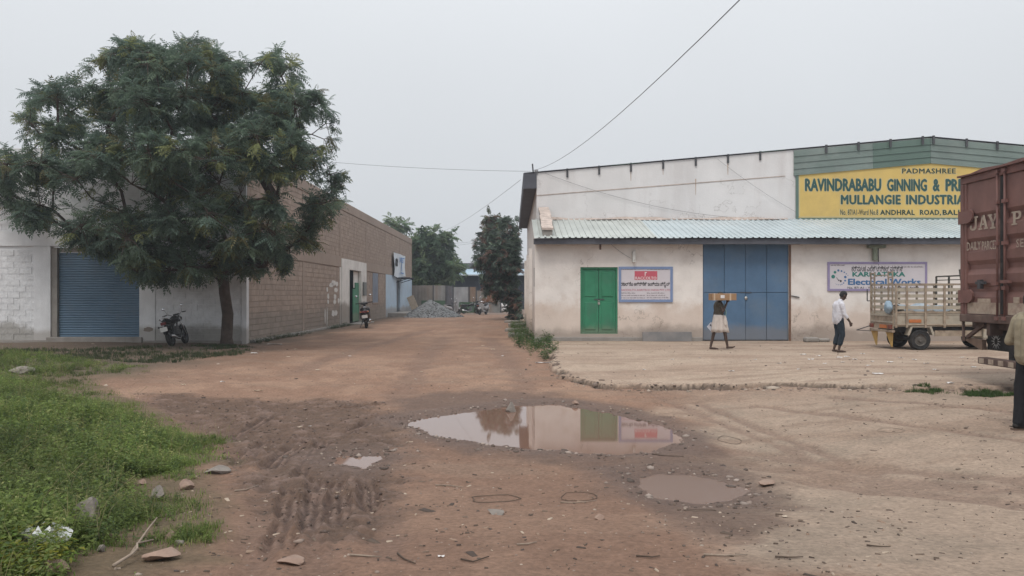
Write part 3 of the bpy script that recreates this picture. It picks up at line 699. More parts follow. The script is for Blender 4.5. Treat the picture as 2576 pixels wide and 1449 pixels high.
m_gs2 = mat('green_sheet_dark', (0.115, 0.172, 0.148), 0.5, 0.10, 0.8)
m_gate = mat('gate_blue', (0.085, 0.155, 0.255), 0.55, 0.14, 1.6, (0.14, 0.19, 0.25), 0.9, 0.6, 0.12, 9, spec=0.3, splash=[((0.22, 0.19, 0.16), 0.40, 0.3, 0.5)])
m_rust = mat('rust', (0.16, 0.085, 0.055), 0.85, 0.3, 6)
m_brick = mat('brick_coping', (0.48, 0.40, 0.355), 0.9, 0.25, 5, (0.45, 0.40, 0.36), 4, 0.5, 0.5, 25)
m_steel = mat('dark_steel', (0.06, 0.06, 0.066), 0.5, 0.2, 8)
rh = thing('gin_warehouse', 'white gabled warehouse with corrugated lean-to, green door and blue gate', 'warehouse', (RX0, RY, SLAB))
def rp(name, mb, m, **k): return obj(name, mb, m, rh, **k)
EZ, TZ = rZ(599, EY), rZ(553, GY_)
# front wall with openings
D0, D1, Dz0, Dz1 = rX(1460), rX(1554), rZ(840), rZ(672)
B0, B1, Bz0, Bz1 = rX(1768), rX(1985), SLAB+0.01, rZ(612)
WT = EZ - 0.02
fwm = MB()
fwm.box(RX0, D0, RY, RY+0.25, -0.2, WT).box(D0, D1, RY, RY+0.25, Dz1, WT).box(D0, D1, RY, RY+0.25, -0.2, Dz0).box(D1, B0, RY, RY+0.25, -0.2, WT)
fwm.box(B0, B1, RY, RY+0.25, Bz1, WT).box(B1, RX1, RY, RY+0.25, -0.2, WT)
rp('front_wall', fwm, m_rw)
rp('side_wall', MB().box(RX0+0.002, RX0+0.22, RY+0.25, 47.5, -0.2, WT).box(GX0+0.002, GX0+0.2, GY_+0.25, 47.5, WT, GZL-0.05), m_rw)
rp('side_pier', MB().box(RX0-0.12, RX0+0.0, 29.6, 30.0, -0.2, WT-0.1).box(RX0-0.12, RX0, 34.6, 35.0, -0.2, WT-0.1).box(RX0-0.12, RX0, 40.6, 41.0, -0.2, WT-0.1), m_rw)
rp('vent_slot', MB().box(RX0-0.004, RX0+0.05, 26.8, 27.1, rZ(720), rZ(672)), m_dark)
rp('foundation_ledge', MB().box(RX0-0.02, B0-0.01, RY-0.05, RY+0.02, -0.1, SLAB+0.13), m_grey_conc, bevel=0.02)
# gable
gb = MB().prism([(GX0, -0.2), (RX1, -0.2), (RX1, topz(RX1)), (PKX, PKZ), (GX0, GZL)], 'Y', GY_, GY_+0.25)
rp('gable_wall', gb, m_gw)
rp('plaster_band', MB().prism([(GX0, rZ(493, GY_)), (rX(1975, GY_), rZ(444, GY_)), (rX(1975, GY_), rZ(444, GY_)+0.03), (GX0, rZ(493, GY_)+0.03)], 'Y', GY_-0.012, GY_+0.01), mat('stained_band', (0.40, 0.33, 0.29), 0.9, 0.35, 3))
# a corrugated sheet running up-slope
def corr(x0, x1, y0, z0, y1, z1, pitch=0.2, rib=0.032, top=0.06):
    xs_ = []; x = x0
    while x < x1 - 1e-6:
        for dx, h in ((0, 0), (pitch*0.62, 0), (pitch*0.70, rib), (pitch*0.92, rib)):
            if x + dx < x1 - 1e-4: xs_.append((x+dx, h))
        x += pitch
    xs_.append((x1, 0))
    mb = MB(); mb.sheet([[(a, y0, z0+h) for a, h in xs_], [(a, (y0+y1)/2, (z0+z1)/2+h-0.006) for a, h in xs_], [(a, y1, z1+h) for a, h in xs_]])
    return mb
x = RX0 - 0.03; i = 0
while x < RX1:
    x1 = min(x + 1.0, RX1 + 0.2); d = random.uniform(-0.025, 0.02); dy = random.uniform(-0.03, 0.03)
    o = rp('roof_sheet', corr(x, x1 + 0.035, EY + dy, EZ + 0.012*(i % 2), GY_-0.03, TZ + 0.012*(i % 2) + d*0.3), m_sheet if x < 4.2 else m_sheet_b, fix=False)
    x = x1; i += 1
rp('roof_flashing', MB().sheet([[(a, GY_-0.20+0.02*math.sin(a*3), TZ-0.01+0.012*math.sin(a*2.1)) for a in np.arange(GX0+0.5, rX(2000, GY_), 0.4)], [(a, GY_-0.012, TZ+0.08+0.03*math.sin(a*1.7)+0.02*math.sin(a*5)) for a in np.arange(GX0+0.5, rX(2000, GY_), 0.4)]]), mat('mortar_flashing', (0.42, 0.35, 0.31), 0.95, 0.25, 4))
rp('fascia_beam', MB().box(RX0-0.05, RX1, EY+0.10, EY+0.22, EZ-0.19, EZ-0.01), m_fas)
rp('soffit', MB().box(RX0+0.01, RX1, EY+0.22, RY-0.001, EZ-0.17, EZ-0.13), m_fas)
# side parapet with brick coping stepping up the slope
xa, xb = 1.02, 1.34
pp = MB().prism([(EY+0.35, EZ+0.03), (GY_, TZ-0.05), (GY_, TZ+0.40), (EY+0.35, EZ+0.29)], 'X', xa, xb)
rp('parapet', pp, m_grey_conc)
for k in range(12):
    t0, t1 = k/12, (k+0.93)/12
    yA, yB = EY+0.30+(GY_-EY-0.33)*t0, EY+0.30+(GY_-EY-0.33)*t1
    zA, zB = EZ+0.295+(TZ-EZ+0.11)*t0, EZ+0.295+(TZ-EZ+0.11)*t1; j = random.uniform(-0.02, 0.02)
    rp('brick', MB().prism([(yA, zA), (yB, zB), (yB, zB+0.07), (yA, zA+0.07)], 'X', xa-0.03+j, xb+0.03+j), m_brick)
# main roof: sheets on both slopes with a dark overhang on the left
for s0, s1, nm in ((0.45, PKX, 'l'), (PKX, RX1+0.4, 'r')):
    n_ = int((s1-s0)/1.05)
    for k in range(n_):
        a, c = s0+(s1-s0)*k/n_, s0+(s1-s0)*(k+1)/n_
        rp('main_roof_sheet', MB().add([(a, GY_-0.06, topz(a)+0.03), (c, GY_-0.06, topz(c)+0.03), (c, 47.6, topz(c)+0.03), (a, 47.6, topz(a)+0.03),
            (a, GY_-0.06, topz(a)+0.045), (c, GY_-0.06, topz(c)+0.045), (c, 47.6, topz(c)+0.045), (a, 47.6, topz(a)+0.045)],
            [(0,3,2,1),(4,5,6,7),(0,1,5,4),(2,3,7,6)]), m_gs2 if k % 5 == 3 else m_fas)
rp('eave_board', MB().box(0.42, 0.50, GY_-0.06, 47.6, topz(0.45)-0.55, topz(0.45)+0.028).box(0.5, GX0-0.002, GY_-0.05, GY_-0.01, topz(0.45)-0.54, topz(0.45)+0.02).box(0.5, GX0, GY_+0.0, 47.6, topz(0.45)-0.50, topz(0.45)-0.46), m_fas)
# purlin ends along the gable
for u in (1427,1507,1587,1668,1750,1831,1912):
    x = rX(u, GY_); rp('purlin_bracket', MB().box(x-0.035, x+0.035, GY_-0.05, GY_-0.002, topz(x)-0.27, topz(x)+0.06), m_steel)
# green ribbed sheets below the ridge
GSX = rX(1996, GY_)
def band(x0, x1, d0, d1, yo, m):
    rp('gable_sheet', MB().prism([(x0, topz(x0)-d1), (x1, topz(x1)-d1), (x1, topz(x1)-d0), (x0, topz(x0)-d0)], 'Y', GY_-yo, GY_-0.003), m)
for x0, x1, m in ((GSX, 13.4, m_gs), (13.4, PKX, m_gs2), (PKX, 20, m_gs), (20, 26, m_gs), (26, RX1, m_gs)):
    for k in range(4):
        a = 0.02 + k*0.235; band(x0+0.004, x1-0.004, a, a+0.195, 0.045, m); band(x0+0.004, x1-0.004, a+0.195, a+0.235, 0.075, m)
for u in (2076,2157,2237,2318,2345,2428,2505):
    x = rX(u, GY_); rp('purlin_bracket', MB().box(x-0.04, x+0.04, GY_-0.12, GY_-0.08, topz(x)-0.24, topz(x)+0.07), m_steel)
# green double door
gd = rp('green_door', MB().box(D0, D0+0.06, RY+0.04, RY+0.14, Dz0, Dz1).box(D1-0.06, D1, RY+0.04, RY+0.14, Dz0, Dz1).box(D0+0.06, D1-0.06, RY+0.04, RY+0.14, Dz1-0.06, Dz1).box(D0+0.06, D1-0.06, RY+0.04, RY+0.14, Dz0, Dz0+0.03), m_green)
dm = (D0+D1)/2
for a, c in ((D0+0.065, dm-0.008), (dm+0.008, D1-0.065)):
    lf = obj('door_leaf', MB().box(a, c, RY+0.095, RY+0.125, Dz0+0.035, Dz1-0.065), m_green, gd)
    for z0, z1 in ((Dz0+0.14, Dz0+1.06), (Dz0+1.25, Dz1-0.17)):
        obj('door_panel', MB().box(a+0.09, c-0.09, RY+0.072, RY+0.094, z0, z1), m_green, gd, bevel=0.012)
obj('bolt', MB().box(dm-0.16, dm+0.18, RY+0.07, RY+0.09, Dz0+1.14, Dz0+1.17), m_steel, gd)
obj('padlock', MB().box(dm-0.035, dm+0.035, RY+0.05, RY+0.085, Dz0+0.98, Dz0+1.06).tube([(dm-0.025, RY+0.07, Dz0+1.05), (dm-0.025, RY+0.07, Dz0+1.12), (dm+0.025, RY+0.07, Dz0+1.12), (dm+0.025, RY+0.07, Dz0+1.05)], 0.007, 6), mat('padlock_metal', (0.45, 0.43, 0.4), 0.35, 0.1, metal=0.8), gd)
# blue gate of four leaves
bgt = rp('blue_gate', MB().box(B0, B1, RY+0.10, RY+0.13, Bz0, Bz1), m_gate)
n4 = np.linspace(B0+0.02, B1-0.02, 5)
for k in range(4):
    a, c = n4[k]+0.006, n4[k+1]-0.006
    for z0, z1 in ((Bz0+0.03, Bz0+1.60), (Bz0+1.615, Bz1-0.02)):
        obj('gate_panel', MB().box(a, c, RY+0.055 - 0.012*(k % 2), RY+0.098, z0, z1), m_gate, bgt, bevel=0.008)
obj('bolt', MB().box(n4[2]-0.18, n4[2]+0.2, RY+0.03, RY+0.045, Bz0+1.60, Bz0+1.625), m_steel, bgt)
obj('padlock', MB().sphere((n4[2]+0.01, RY+0.02, Bz0+1.42), (0.055, 0.025, 0.06)), MATS['padlock_metal'], bgt, smooth=True)
obj('gate_frame', MB().box(B1, B1+0.06, RY-0.012, RY+0.0, Bz0, Bz1-0.05), m_rust, bgt)
# small fittings
tag(obj('wall_lamp', MB().prism([(0, 0.24), (0.09, 0.30), (0.09, -0.02), (0.0, -0.06)], 'Y', -0.16, 0.0).box(0.0, 0.10, -0.17, -0.002, -0.10, -0.06), mat('lamp_white', (0.6, 0.6, 0.57), 0.5), None, local=True), 'white flood lamp on the wall above the green door', 'lamp').location = (rX(1590), RY-0.002, rZ(652))
cc = thing('security_camera', 'small dark security camera under the lean-to eave corner', 'camera', (rX(1374), RY, rZ(610)))
obj('camera_body', MB().box(-0.06, 0.08, -0.32, -0.10, -0.06, 0.06), m_steel, cc, local=True, bevel=0.01); obj('bracket', MB().bar((-0.02, -0.12, 0), (-0.1, -0.001, 0.05), 0.04, 0.04), MATS['lamp_white'], cc, local=True)
rp('drain_spout', MB().tube([(rX(1510), RY-0.03, rZ(606)), (rX(1510), RY-0.03, rZ(628))], 0.03, 8), m_rust)
rp('drain_pipe', MB().tube([(rX(2198), RY-0.09, EZ-0.2), (rX(2198), RY-0.09, rZ(655))], 0.085, 10), mat('mossy_pipe', (0.20, 0.225, 0.175), 0.8, 0.3, 5))
rp('drain_bracket', MB().box(rX(2180), rX(2222), RY-0.2, RY-0.001, EZ-0.30, EZ-0.2), MATS['mossy_pipe'])
rp('gate_handle', MB().bar((rX(1990), RY-0.03, rZ(744)), (rX(2010), RY-0.03, rZ(748)), 0.03, 0.03), m_steel)
rp('wall_pipe', MB().tube([(rX(2209), RY-0.02, EZ-0.2), (rX(2209), RY-0.02, rZ(668))], 0.014, 6), m_steel)
# rust runs under purlins
m_run = mat('rust_run', (0.43, 0.33, 0.27), 0.95, 0.15, 6)
for u, v0, v1 in ((1587,420,455),(1668,415,440),(1831,412,440),(1750,450,490)):
    x = rX(u, GY_); z0, z1 = rZ(v1, GY_), rZ(v0, GY_)
    rp('rust_stain', MB().prism([(x-0.008, z0), (x+0.008, z0), (x+0.02, z1), (x-0.022, z1)], 'Y', GY_-0.004, GY_+0.002), m_run)

# ------------------------------------------------------------------ yellow painted sign
m_yel = mat('sign_yellow', (0.61, 0.435, 0.14), 0.65, 0.06, 0.8, (0.42, 0.30, 0.12), 0.7, 0.5, 0.05, 30)
m_dg = mat('sign_dark_green', (0.03, 0.085, 0.082), 0.6, 0.1, 3)
m_dg2 = mat('sign_black_green', (0.025, 0.05, 0.035), 0.6, 0.1, 3)
m_cream = mat('sign_cream', (0.52, 0.44, 0.24), 0.65, 0.05)
PY = GY_
sgn = thing('painted_sign', 'yellow hand painted factory sign with green lettering on the gable', 'sign', (rX(2008, PY), PY, rZ(552, PY)))
x0, x1 = rX(2008, PY), 2*PKX - rX(2008, PY); zb = rZ(548.5, PY)
def sz(x): return topz(x) - 0.90
obj('board', MB().prism([(x0, zb), (x1, zb), (x1, sz(x1)), (PKX, sz(PKX)), (x0, sz(x0))], 'Y', PY-0.03, PY-0.002), m_yel, sgn)
obj('frame', MB().box(x0-0.10, x0, PY-0.05, PY-0.002, zb-0.14, sz(x0)).box(x0, x1, PY-0.05, PY-0.002, zb-0.14, zb).box(x1, x1+0.10, PY-0.05, PY-0.002, zb-0.14, sz(x1)), m_gs2, sgn)
obj('frame_line', MB().box(x0+0.005, x0+0.045, PY-0.036, PY-0.031, zb+0.06, sz(x0)-0.05).box(x0+0.045, x1-0.05, PY-0.036, PY-0.031, zb+0.015, zb+0.055), m_cream, sgn)
for k in range(5):
    xx_ = x0 + (x1-x0)*(k+1)/6
def sl_(s, u0, v0, u1, v1, m, bold, sp=1.0, shadow=True):
    bx = (rX(u0, PY), rZ(v1, PY), rX(u1, PY), rZ(v0, PY))
    if shadow: letter('letter_shadow', s, (bx[0]-0.03, bx[1]-0.03, bx[2]+0.03, bx[3]+0.03), ('Y', PY-0.03), m_cream, sgn, bold+0.02, sp, 0.0008)
    letter('lettering', s, bx, ('Y', PY-0.03), m, sgn, bold, sp, 0.006)
sl_('PADMASHREE', 2268, 424, 2403, 437, m_dg2, 0.03, 1.1)
sl_('RAVINDRABABU', 2024, 449, 2216, 482, m_dg, 0.055)
sl_('GINNING', 2230, 450, 2331, 482, m_dg, 0.055)
sl_('&', 2345, 450, 2363, 482, m_dg, 0.055)
sl_('PRESSING', 2377, 450, 2500, 482, m_dg, 0.055)
sl_('MULLANGIE', 2114, 490, 2265, 515, m_dg, 0.055, 1.08)
sl_('INDUSTRIAL', 2278, 490, 2440, 515, m_dg, 0.055, 1.08)
sl_('No. 87/A1-Ward No.8', 2113, 527, 2208, 541, m_dg2, 0.012, 1.05)
sl_('ANDHRAL', 2213, 528, 2300, 541, m_dg2, 0.035, 1.08)
sl_('ROAD,', 2313, 528, 2366, 543, m_dg2, 0.035, 1.08)
sl_('BALLARI', 2370, 528, 2452, 541, m_dg2, 0.035, 1.08)

# ------------------------------------------------------------------ flex signs on the lean-to wall
def wbox(u0, v0, u1, v1, Y=RY): return (rX(u0, Y), rZ(v1, Y), rX(u1, Y), rZ(v0, Y))
m_flex = mat('flex_white', (0.58, 0.545, 0.58), 0.5, 0.04, 2, spec=0.3)
m_bfr = mat('frame_blue', (0.19, 0.255, 0.42), 0.5, 0.08)
m_pfr = mat('frame_purple', (0.27, 0.23, 0.38), 0.5, 0.08)
m_red = mat('logo_red', (0.52, 0.105, 0.145), 0.6, 0.05)
m_pink = mat('ink_pink', (0.50, 0.20, 0.25), 0.6, 0.05)
m_grey_ink = mat('ink_grey', (0.20, 0.17, 0.19), 0.7, 0.05)
m_wh = mat('ink_white', (0.72, 0.66, 0.66), 0.6, 0.04)
def smallprint(parent, u0, v0, u1, v1, m, Y, off):
    """a line of print too small to read: word-sized marks"""
    mb = MB(); u = u0
    while u < u1:
        w = min(random.uniform(3, 10), u1-u)
        k = u
        while k < u + w - 0.4:
            hgt = random.choice((0.6, 0.75, 1.0)); bx = wbox(k, v1-(v1-v0)*hgt, k+0.75, v1, Y); quad(mb, bx, ('Y', Y), off, 0.001); k += 1.15
        u += w + 1.6
    obj('small_print', mb, m, parent, fix=False)
def frame(parent, u0, v0, u1, v1, t, m, Y):
    a = wbox(u0, v0, u1, v1, Y); mb = MB()
    mb.box(a[0], a[2], Y-0.045, Y-0.004, a[1], a[1]+t).box(a[0], a[2], Y-0.045, Y-0.004, a[3]-t, a[3]).box(a[0], a[0]+t, Y-0.045, Y-0.004, a[1]+t, a[3]-t).box(a[2]-t, a[2], Y-0.045, Y-0.004, a[1]+t, a[3]-t)
    obj('frame', mb, m, parent); obj('board', MB().box(a[0]+t*0.9, a[2]-t*0.9, Y-0.03, Y-0.004, a[1]+t*0.9, a[3]-t*0.9), m_flex, parent)
SY = RY - 0.03
s1 = thing('company_sign', 'white company sign with blue frame and red logo beside the green door', 'sign', (rX(1624), RY, rZ(760)))
frame(s1, 1556, 671, 1692, 760, 0.085, m_bfr, RY)
mb = MB(); quad(mb, wbox(1596, 682, 1653, 704), ('Y', SY), 0.002, 0.002); obj('logo', mb, m_red, s1)
letter('lettering', 'r', wbox(1621.5, 684, 1627, 694), ('Y', SY), m_wh, s1, 0.02, 1, 0.006)
letter('lettering', 'RACCOLTO', wbox(1598, 696, 1651, 703), ('Y', SY), m_wh, s1, 0.02, 1, 0.006)
letter('lettering', 'ರಕಾಲ್ಟೊ ಅಗ್ರಿಟೆಕ್ ಇಂಡಿಯಾ ಪ್ರೈ.ಲಿ', wbox(1561, 709, 1684, 724), ('Y', SY), m_black, s1, 0.022, 1, 0.004)
letter('lettering', 'RACCOLTO AGRITECH INDIA PVT LTD', wbox(1561, 727, 1686, 732), ('Y', SY), m_pink, s1, 0.015, 1, 0.004)
for (a, b_, c, d) in ((1561,675.5,1601,678.5),(1628,675.5,1679,678.5),(1561,735.5,1598,738.5),(1561,741.5,1622,744.5),(1561,747.5,1622,750.5),(1566,752.5,1596,755),(1627,735.5,1672,738.5),(1627,741.5,1674,744.5),(1627,747,1682,750),(1627,752.5,1684,755)):
    smallprint(s1, a, b_, c, d, m_grey_ink, SY, 0.002)
s2 = thing('workshop_sign', 'long white and purple electrical works sign on the lean-to wall', 'sign', (rX(2206), RY, rZ(732)))
frame(s2, 2081, 659, 2331, 732, 0.07, m_pfr, RY)
letter('lettering', 'ಕರ್ನಾಟಕ ಎಲೆಕ್ಟ್ರಿಕಲ್ ವರ್ಕ್ಸ್', wbox(2141, 668, 2271, 683), ('Y', SY), m_black, s2, 0.012)
m_teal = mat('ink_teal', (0.035, 0.19, 0.16), 0.6, 0.1); m_eb = mat('ink_blue', (0.055, 0.15, 0.32), 0.6, 0.1)
letter('lettering', 'KARNATAKA', wbox(2143, 684, 2276, 696), ('Y', SY), m_teal, s2, 0.045)
letter('lettering', 'Electrical Works', wbox(2132, 701, 2315, 717), ('Y', SY), m_eb, s2, 0.04)
letter('lettering', 'No. 87/ A1 - Ward No.8 Andhral Road, Ballari', wbox(2131, 721, 2310, 727), ('Y', SY), m_black, s2, 0.006)
smallprint(s2, 2090, 665, 2126, 669, m_grey_ink, SY, 0.002); smallprint(s2, 2274, 669, 2322, 673, m_grey_ink, SY, 0.002)
for k, (du, dv, r, m) in enumerate(((-16,0,4.8,m_teal),(-11.5,-11,3.4,m_teal),(-3,-15.5,2.8,m_eb),(5,-14,2.3,m_eb),(12,-11,1.8,m_eb),(17,-7,1.4,m_eb),(21,-3,1,m_eb),(14.5,1,3.2,m_eb),(14,10,2.4,m_eb),(10,16,1.7,m_eb),(6,19,1.4,m_eb),(2,20.5,1.2,m_eb),(-3,20.5,1,m_eb),(-7,19.5,.8,m_eb),(-10,18,.6,m_eb),(3,11,2.6,m_black),(-2,9,1.8,m_black),(-5,6,1.3,m_black),(-7,3,1,m_black))):
    c = wbox(2111+du, 696+dv, 2111+du, 696+dv); rr_ = r*S*RY/F
    obj('logo_dot', MB().prism([(c[0]+rr_*math.cos(a), c[1]+rr_*math.sin(a)) for a in np.linspace(0, 2*PI, 13)[:-1]], 'Y', SY-0.004, SY-0.001), m, s2)
# ------------------------------------------------------------------ container lorry, tail to the alley
m_cr = mat('container_red', (0.182, 0.096, 0.083), 0.6, 0.16, 2.5, (0.13, 0.068, 0.052), 1.4, 0.65, 0.12, 25, spec=0.3, streak=True)
m_cr2 = mat('container_red_worn', (0.168, 0.084, 0.073), 0.6, 0.2, 4, (0.10, 0.06, 0.05), 2.0, 0.6, 0.12, 25)
m_cl = mat('container_cream', (0.36, 0.29, 0.23), 0.7, 0.2, 6, (0.17, 0.09, 0.08), 5, 0.75)
m_chs = mat('chassis_brown', (0.10, 0.066, 0.056), 0.8, 0.25, 5, (0.19, 0.14, 0.11), 3, 0.5)
m_blk = mat('black_rubber', (0.022, 0.021, 0.021), 0.8, 0.2, 8, (0.07, 0.058, 0.05), 3, 0.6)
CX0, CY0, CY1, CZ0, CZ1 = 8.2, 11.98, 14.42, 1.17, 3.77
lor = thing('container_lorry', 'dark red cargo container on a lorry chassis with painted doors facing left', 'lorry', (CX0+1.5, 13.2, SLAB))
lor_rot = 0
def lp(name, mb, m, par=None, **k): return obj(name, mb, m, par or lor, **k)
CX1 = CX0 + 6.1
# corrugated long sides, roof, floor
for y, sgn_ in ((CY0+0.03, -1), (CY1-0.03, 1)):
    xs_ = []; x = CX0+0.1
    while x < CX1-0.1: xs_ += [(x, 0), (x+0.07, 0), (x+0.11, 0.03), (x+0.18, 0.03)]; x += 0.22
    lp('container_side', MB().sheet([[(a, y-sgn_*h, CZ0+0.1) for a, h in xs_], [(a, y-sgn_*h, CZ1-0.08) for a, h in xs_]]), m_cr)
lp('container_roof', MB().box(CX0+0.04, CX1, CY0+0.02, CY1-0.02, CZ1-0.05, CZ1-0.02), m_cr2)
lp('container_floor', MB().box(CX0+0.06, CX1, CY0+0.03, CY1-0.03, CZ0+0.02, CZ0+0.1), m_chs)
lp('container_front', MB().box(CX1-0.06, CX1-0.02, CY0+0.03, CY1-0.03, CZ0+0.1, CZ1-0.06), m_cr)
# corner posts and headers
for y0, y1 in ((CY0, CY0+0.10), (CY1-0.10, CY1)): lp('corner_post', MB().box(CX0, CX0+0.12, y0, y1, CZ0, CZ1-0.13), m_cr2, bevel=0.012)
lp('door_header', MB().box(CX0, CX0+0.12, CY0, CY1, CZ1-0.128, CZ1), m_cr2, bevel=0.012)
lp('door_sill', MB().box(CX0-0.015, CX0+0.14, CY0, CY1, CZ0-0.02, CZ0+0.115), m_chs, bevel=0.012)
lp('roof_lip', MB().prism([(CY0, CZ1), (CY0, CZ1+0.03), (12.6, CZ1+0.055), (13.1, CZ1+0.03), (13.6, CZ1+0.06), (14.0, CZ1+0.02), (CY1, CZ1+0.03), (CY1, CZ1)], 'X', CX0-0.06, CX0+0.15), m_cr2)
YM = (CY0+CY1)/2
def door(y0, y1, name):
    """pressed steel door, ribs run across"""
    zs = [(CZ0+0.12, 0.035)]
    for zc in (1.72, 2.12, 2.52, 2.96):
        zs += [(zc-0.125, 0.035), (zc-0.03, 0.085), (zc+0.05, 0.085), (zc+0.125, 0.035)]
    zs += [(CZ1-0.135, 0.035)]
    mb = MB(); yi0, yi1 = y0+0.07, y1-0.07
    mb.sheet([[(CX0+d, yi0, z) for z, d in zs], [(CX0+d, yi1, z) for z, d in zs]])
    # frame round the pressing
    mb.box(CX0+0.018, CX0+0.1, y0+0.006, yi0, CZ0+0.12, CZ1-0.135).box(CX0+0.018, CX0+0.1, yi1, y1-0.006, CZ0+0.12, CZ1-0.135)
    return lp(name, mb, m_cr)
dl = door(YM, CY1-0.10, 'cargo_door'); dr = door(CY0+0.10, YM, 'cargo_door')
dl['label'] = 'left cargo door with cream lettering'
for y in (YM+0.10, YM-0.10, YM-0.85, YM+0.80):
    if y > YM+0.5: continue
    lp('lock_rod', MB().tube([(CX0-0.01, y, CZ0+0.03), (CX0-0.01, y, CZ1-0.04)], 0.019, 8), m_cr2, smooth=True)
    for z in (CZ0+0.07, 1.75, 2.5, 3.2, CZ1-0.06): lp('rod_bracket', MB().box(CX0-0.04, CX0+0.03, y-0.045, y+0.045, z-0.03, z+0.03), m_cr2)
lp('door_seal', MB().box(CX0+0.0, CX0+0.02, YM-0.035, YM+0.035, CZ0+0.14, CZ1-0.14), m_blk)
for z in (3.05, 1.62):
    lp('hinge', MB().box(CX0-0.022, CX0+0.02, CY1-0.30, CY1+0.03, z-0.13, z+0.10).lathe([(0.0, -0.024), (0.115, -0.022), (0.115, 0.01)], (CX0, CY1-0.30, z), 'X', 14), m_cr2)
lp('lock_handle', MB().box(CX0-0.06, CX0-0.02, YM-0.30, YM-0.05, 1.83, 1.88).box(CX0-0.06, CX0-0.02, YM+0.05, YM+0.2, 1.80, 1.86), m_cr2)
lp('lock_handle', MB().box(CX0-0.05, CX0-0.0, CY1-0.8, CY1-0.55, 1.82, 1.87).box(CX0-0.07, CX0, CY1-0.72, CY1-0.64, 1.74, 1.90), m_steel)
# cream weathered band low on the doors, small plates
lp('paint_band', MB().box(CX0+0.030, CX0+0.034, YM+0.08, CY1-0.18, CZ0+0.13, CZ0+0.33), m_cl)
lp('paint_band', MB().box(CX0+0.030, CX0+0.034, CY0+0.18, YM-0.12, CZ0+0.13, CZ0+0.33), m_cl)
lp('number_plate', MB().box(CX0+0.024, CX0+0.034, YM+0.35, YM+0.72, 1.50, 1.57), m_cl)
lp('number_plate', MB().box(CX0+0.02, CX0+0.034, YM-0.42, YM-0.28, 1.50, 1.60), m_cl)
m_clet = mat('container_lettering', (0.36, 0.30, 0.245), 0.7, 0.15, 5, (0.19, 0.10, 0.09), 6, 0.6)
# slab-serif letters built from strokes in a 1 x 1 cell
def strokes(name, polys, y0, y1, z0, z1, m):
    mb = MB()
    for P in polys:
        n_ = len(P); mb.prism([(y0+(y1-y0)*p[0], z0+(z1-z0)*p[1]) for p in P], 'X', CX0+0.027, CX0+0.033)
    return lp(name, mb, m)
J = [[(0.45,0.88),(1,0.88),(1,1),(0.45,1)], [(0.62,0.88),(0.85,0.88),(0.85,0.3),(0.62,0.3)], [(0.85,0.3),(0.82,0.12),(0.6,0.0),(0.3,0.0),(0.08,0.1),(0.0,0.28),(0.06,0.38),(0.2,0.38),(0.26,0.28),(0.2,0.2),(0.35,0.13),(0.52,0.16),(0.62,0.3)]]
A = [[(0.38,1),(0.62,1),(0.95,0.1),(0.72,0.1)], [(0.38,1),(0.52,1),(0.28,0.1),(0.1,0.1)], [(0.3,0.3),(0.7,0.3),(0.66,0.42),(0.34,0.42)], [(0,0),(0.38,0),(0.38,0.11),(0,0.11)], [(0.6,0),(1.0,0),(1.0,0.11),(0.6,0.11)]]
Yl = [[(0.08,0.9),(0.32,0.9),(0.6,0.45),(0.4,0.42)], [(0.92,0.9),(0.74,0.9),(0.5,0.45),(0.62,0.42)], [(0.4,0.46),(0.62,0.46),(0.62,0.1),(0.4,0.1)], [(0.25,0),(0.78,0),(0.78,0.11),(0.25,0.11)], [(0,0.89),(0.42,0.89),(0.42,1),(0,1)], [(0.62,0.89),(1,0.89),(1,1),(0.62,1)]]
Pp = [[(0.16,0.1),(0.42,0.1),(0.42,0.9),(0.16,0.9)], [(0,0),(0.58,0),(0.58,0.11),(0,0.11)], [(0,0.89),(0.42,0.89),(0.42,1),(0,1)], [(0.42,1),(0.8,1),(0.98,0.86),(1,0.7),(0.95,0.52),(0.78,0.4),(0.42,0.4),(0.42,0.5),(0.64,0.52),(0.74,0.62),(0.75,0.75),(0.68,0.86),(0.42,0.9)]]
def doorY(u):   # where a sight line meets the door plane
    return (CX0+0.03)*F/(u*S - CX)
def doorZ(v, Y): return CH - (v*S-HY)/F*Y
for polys, u0, u1, v0, v1 in ((J, 2440, 2460, 545, 580), (A, 2462, 2485, 541, 577), (Yl, 2485, 2510, 538, 575), (Pp, 2545, 2569, 531, 565)):
    ya, yb = doorY(u0), doorY(u1); ym = (ya+yb)/2; strokes('lettering', polys, ya, yb, doorZ(v1, ym), doorZ(v0, ym), m_clet)
for s, u0, u1, v0, v1 in (('DAILY', 2433, 2468, 608, 629), ('PARCEL', 2471, 2509, 605, 628), ('SE', 2557, 2576, 601, 622)):
    ya, yb = doorY(u0), doorY(u1); ym = (ya+yb)/2
    letter('lettering', s, (ya, doorZ(v1, ym), yb, doorZ(v0, ym)), ('-X', CX0+0.03), m_clet, lor, 0.012, 1.0, 0.005)
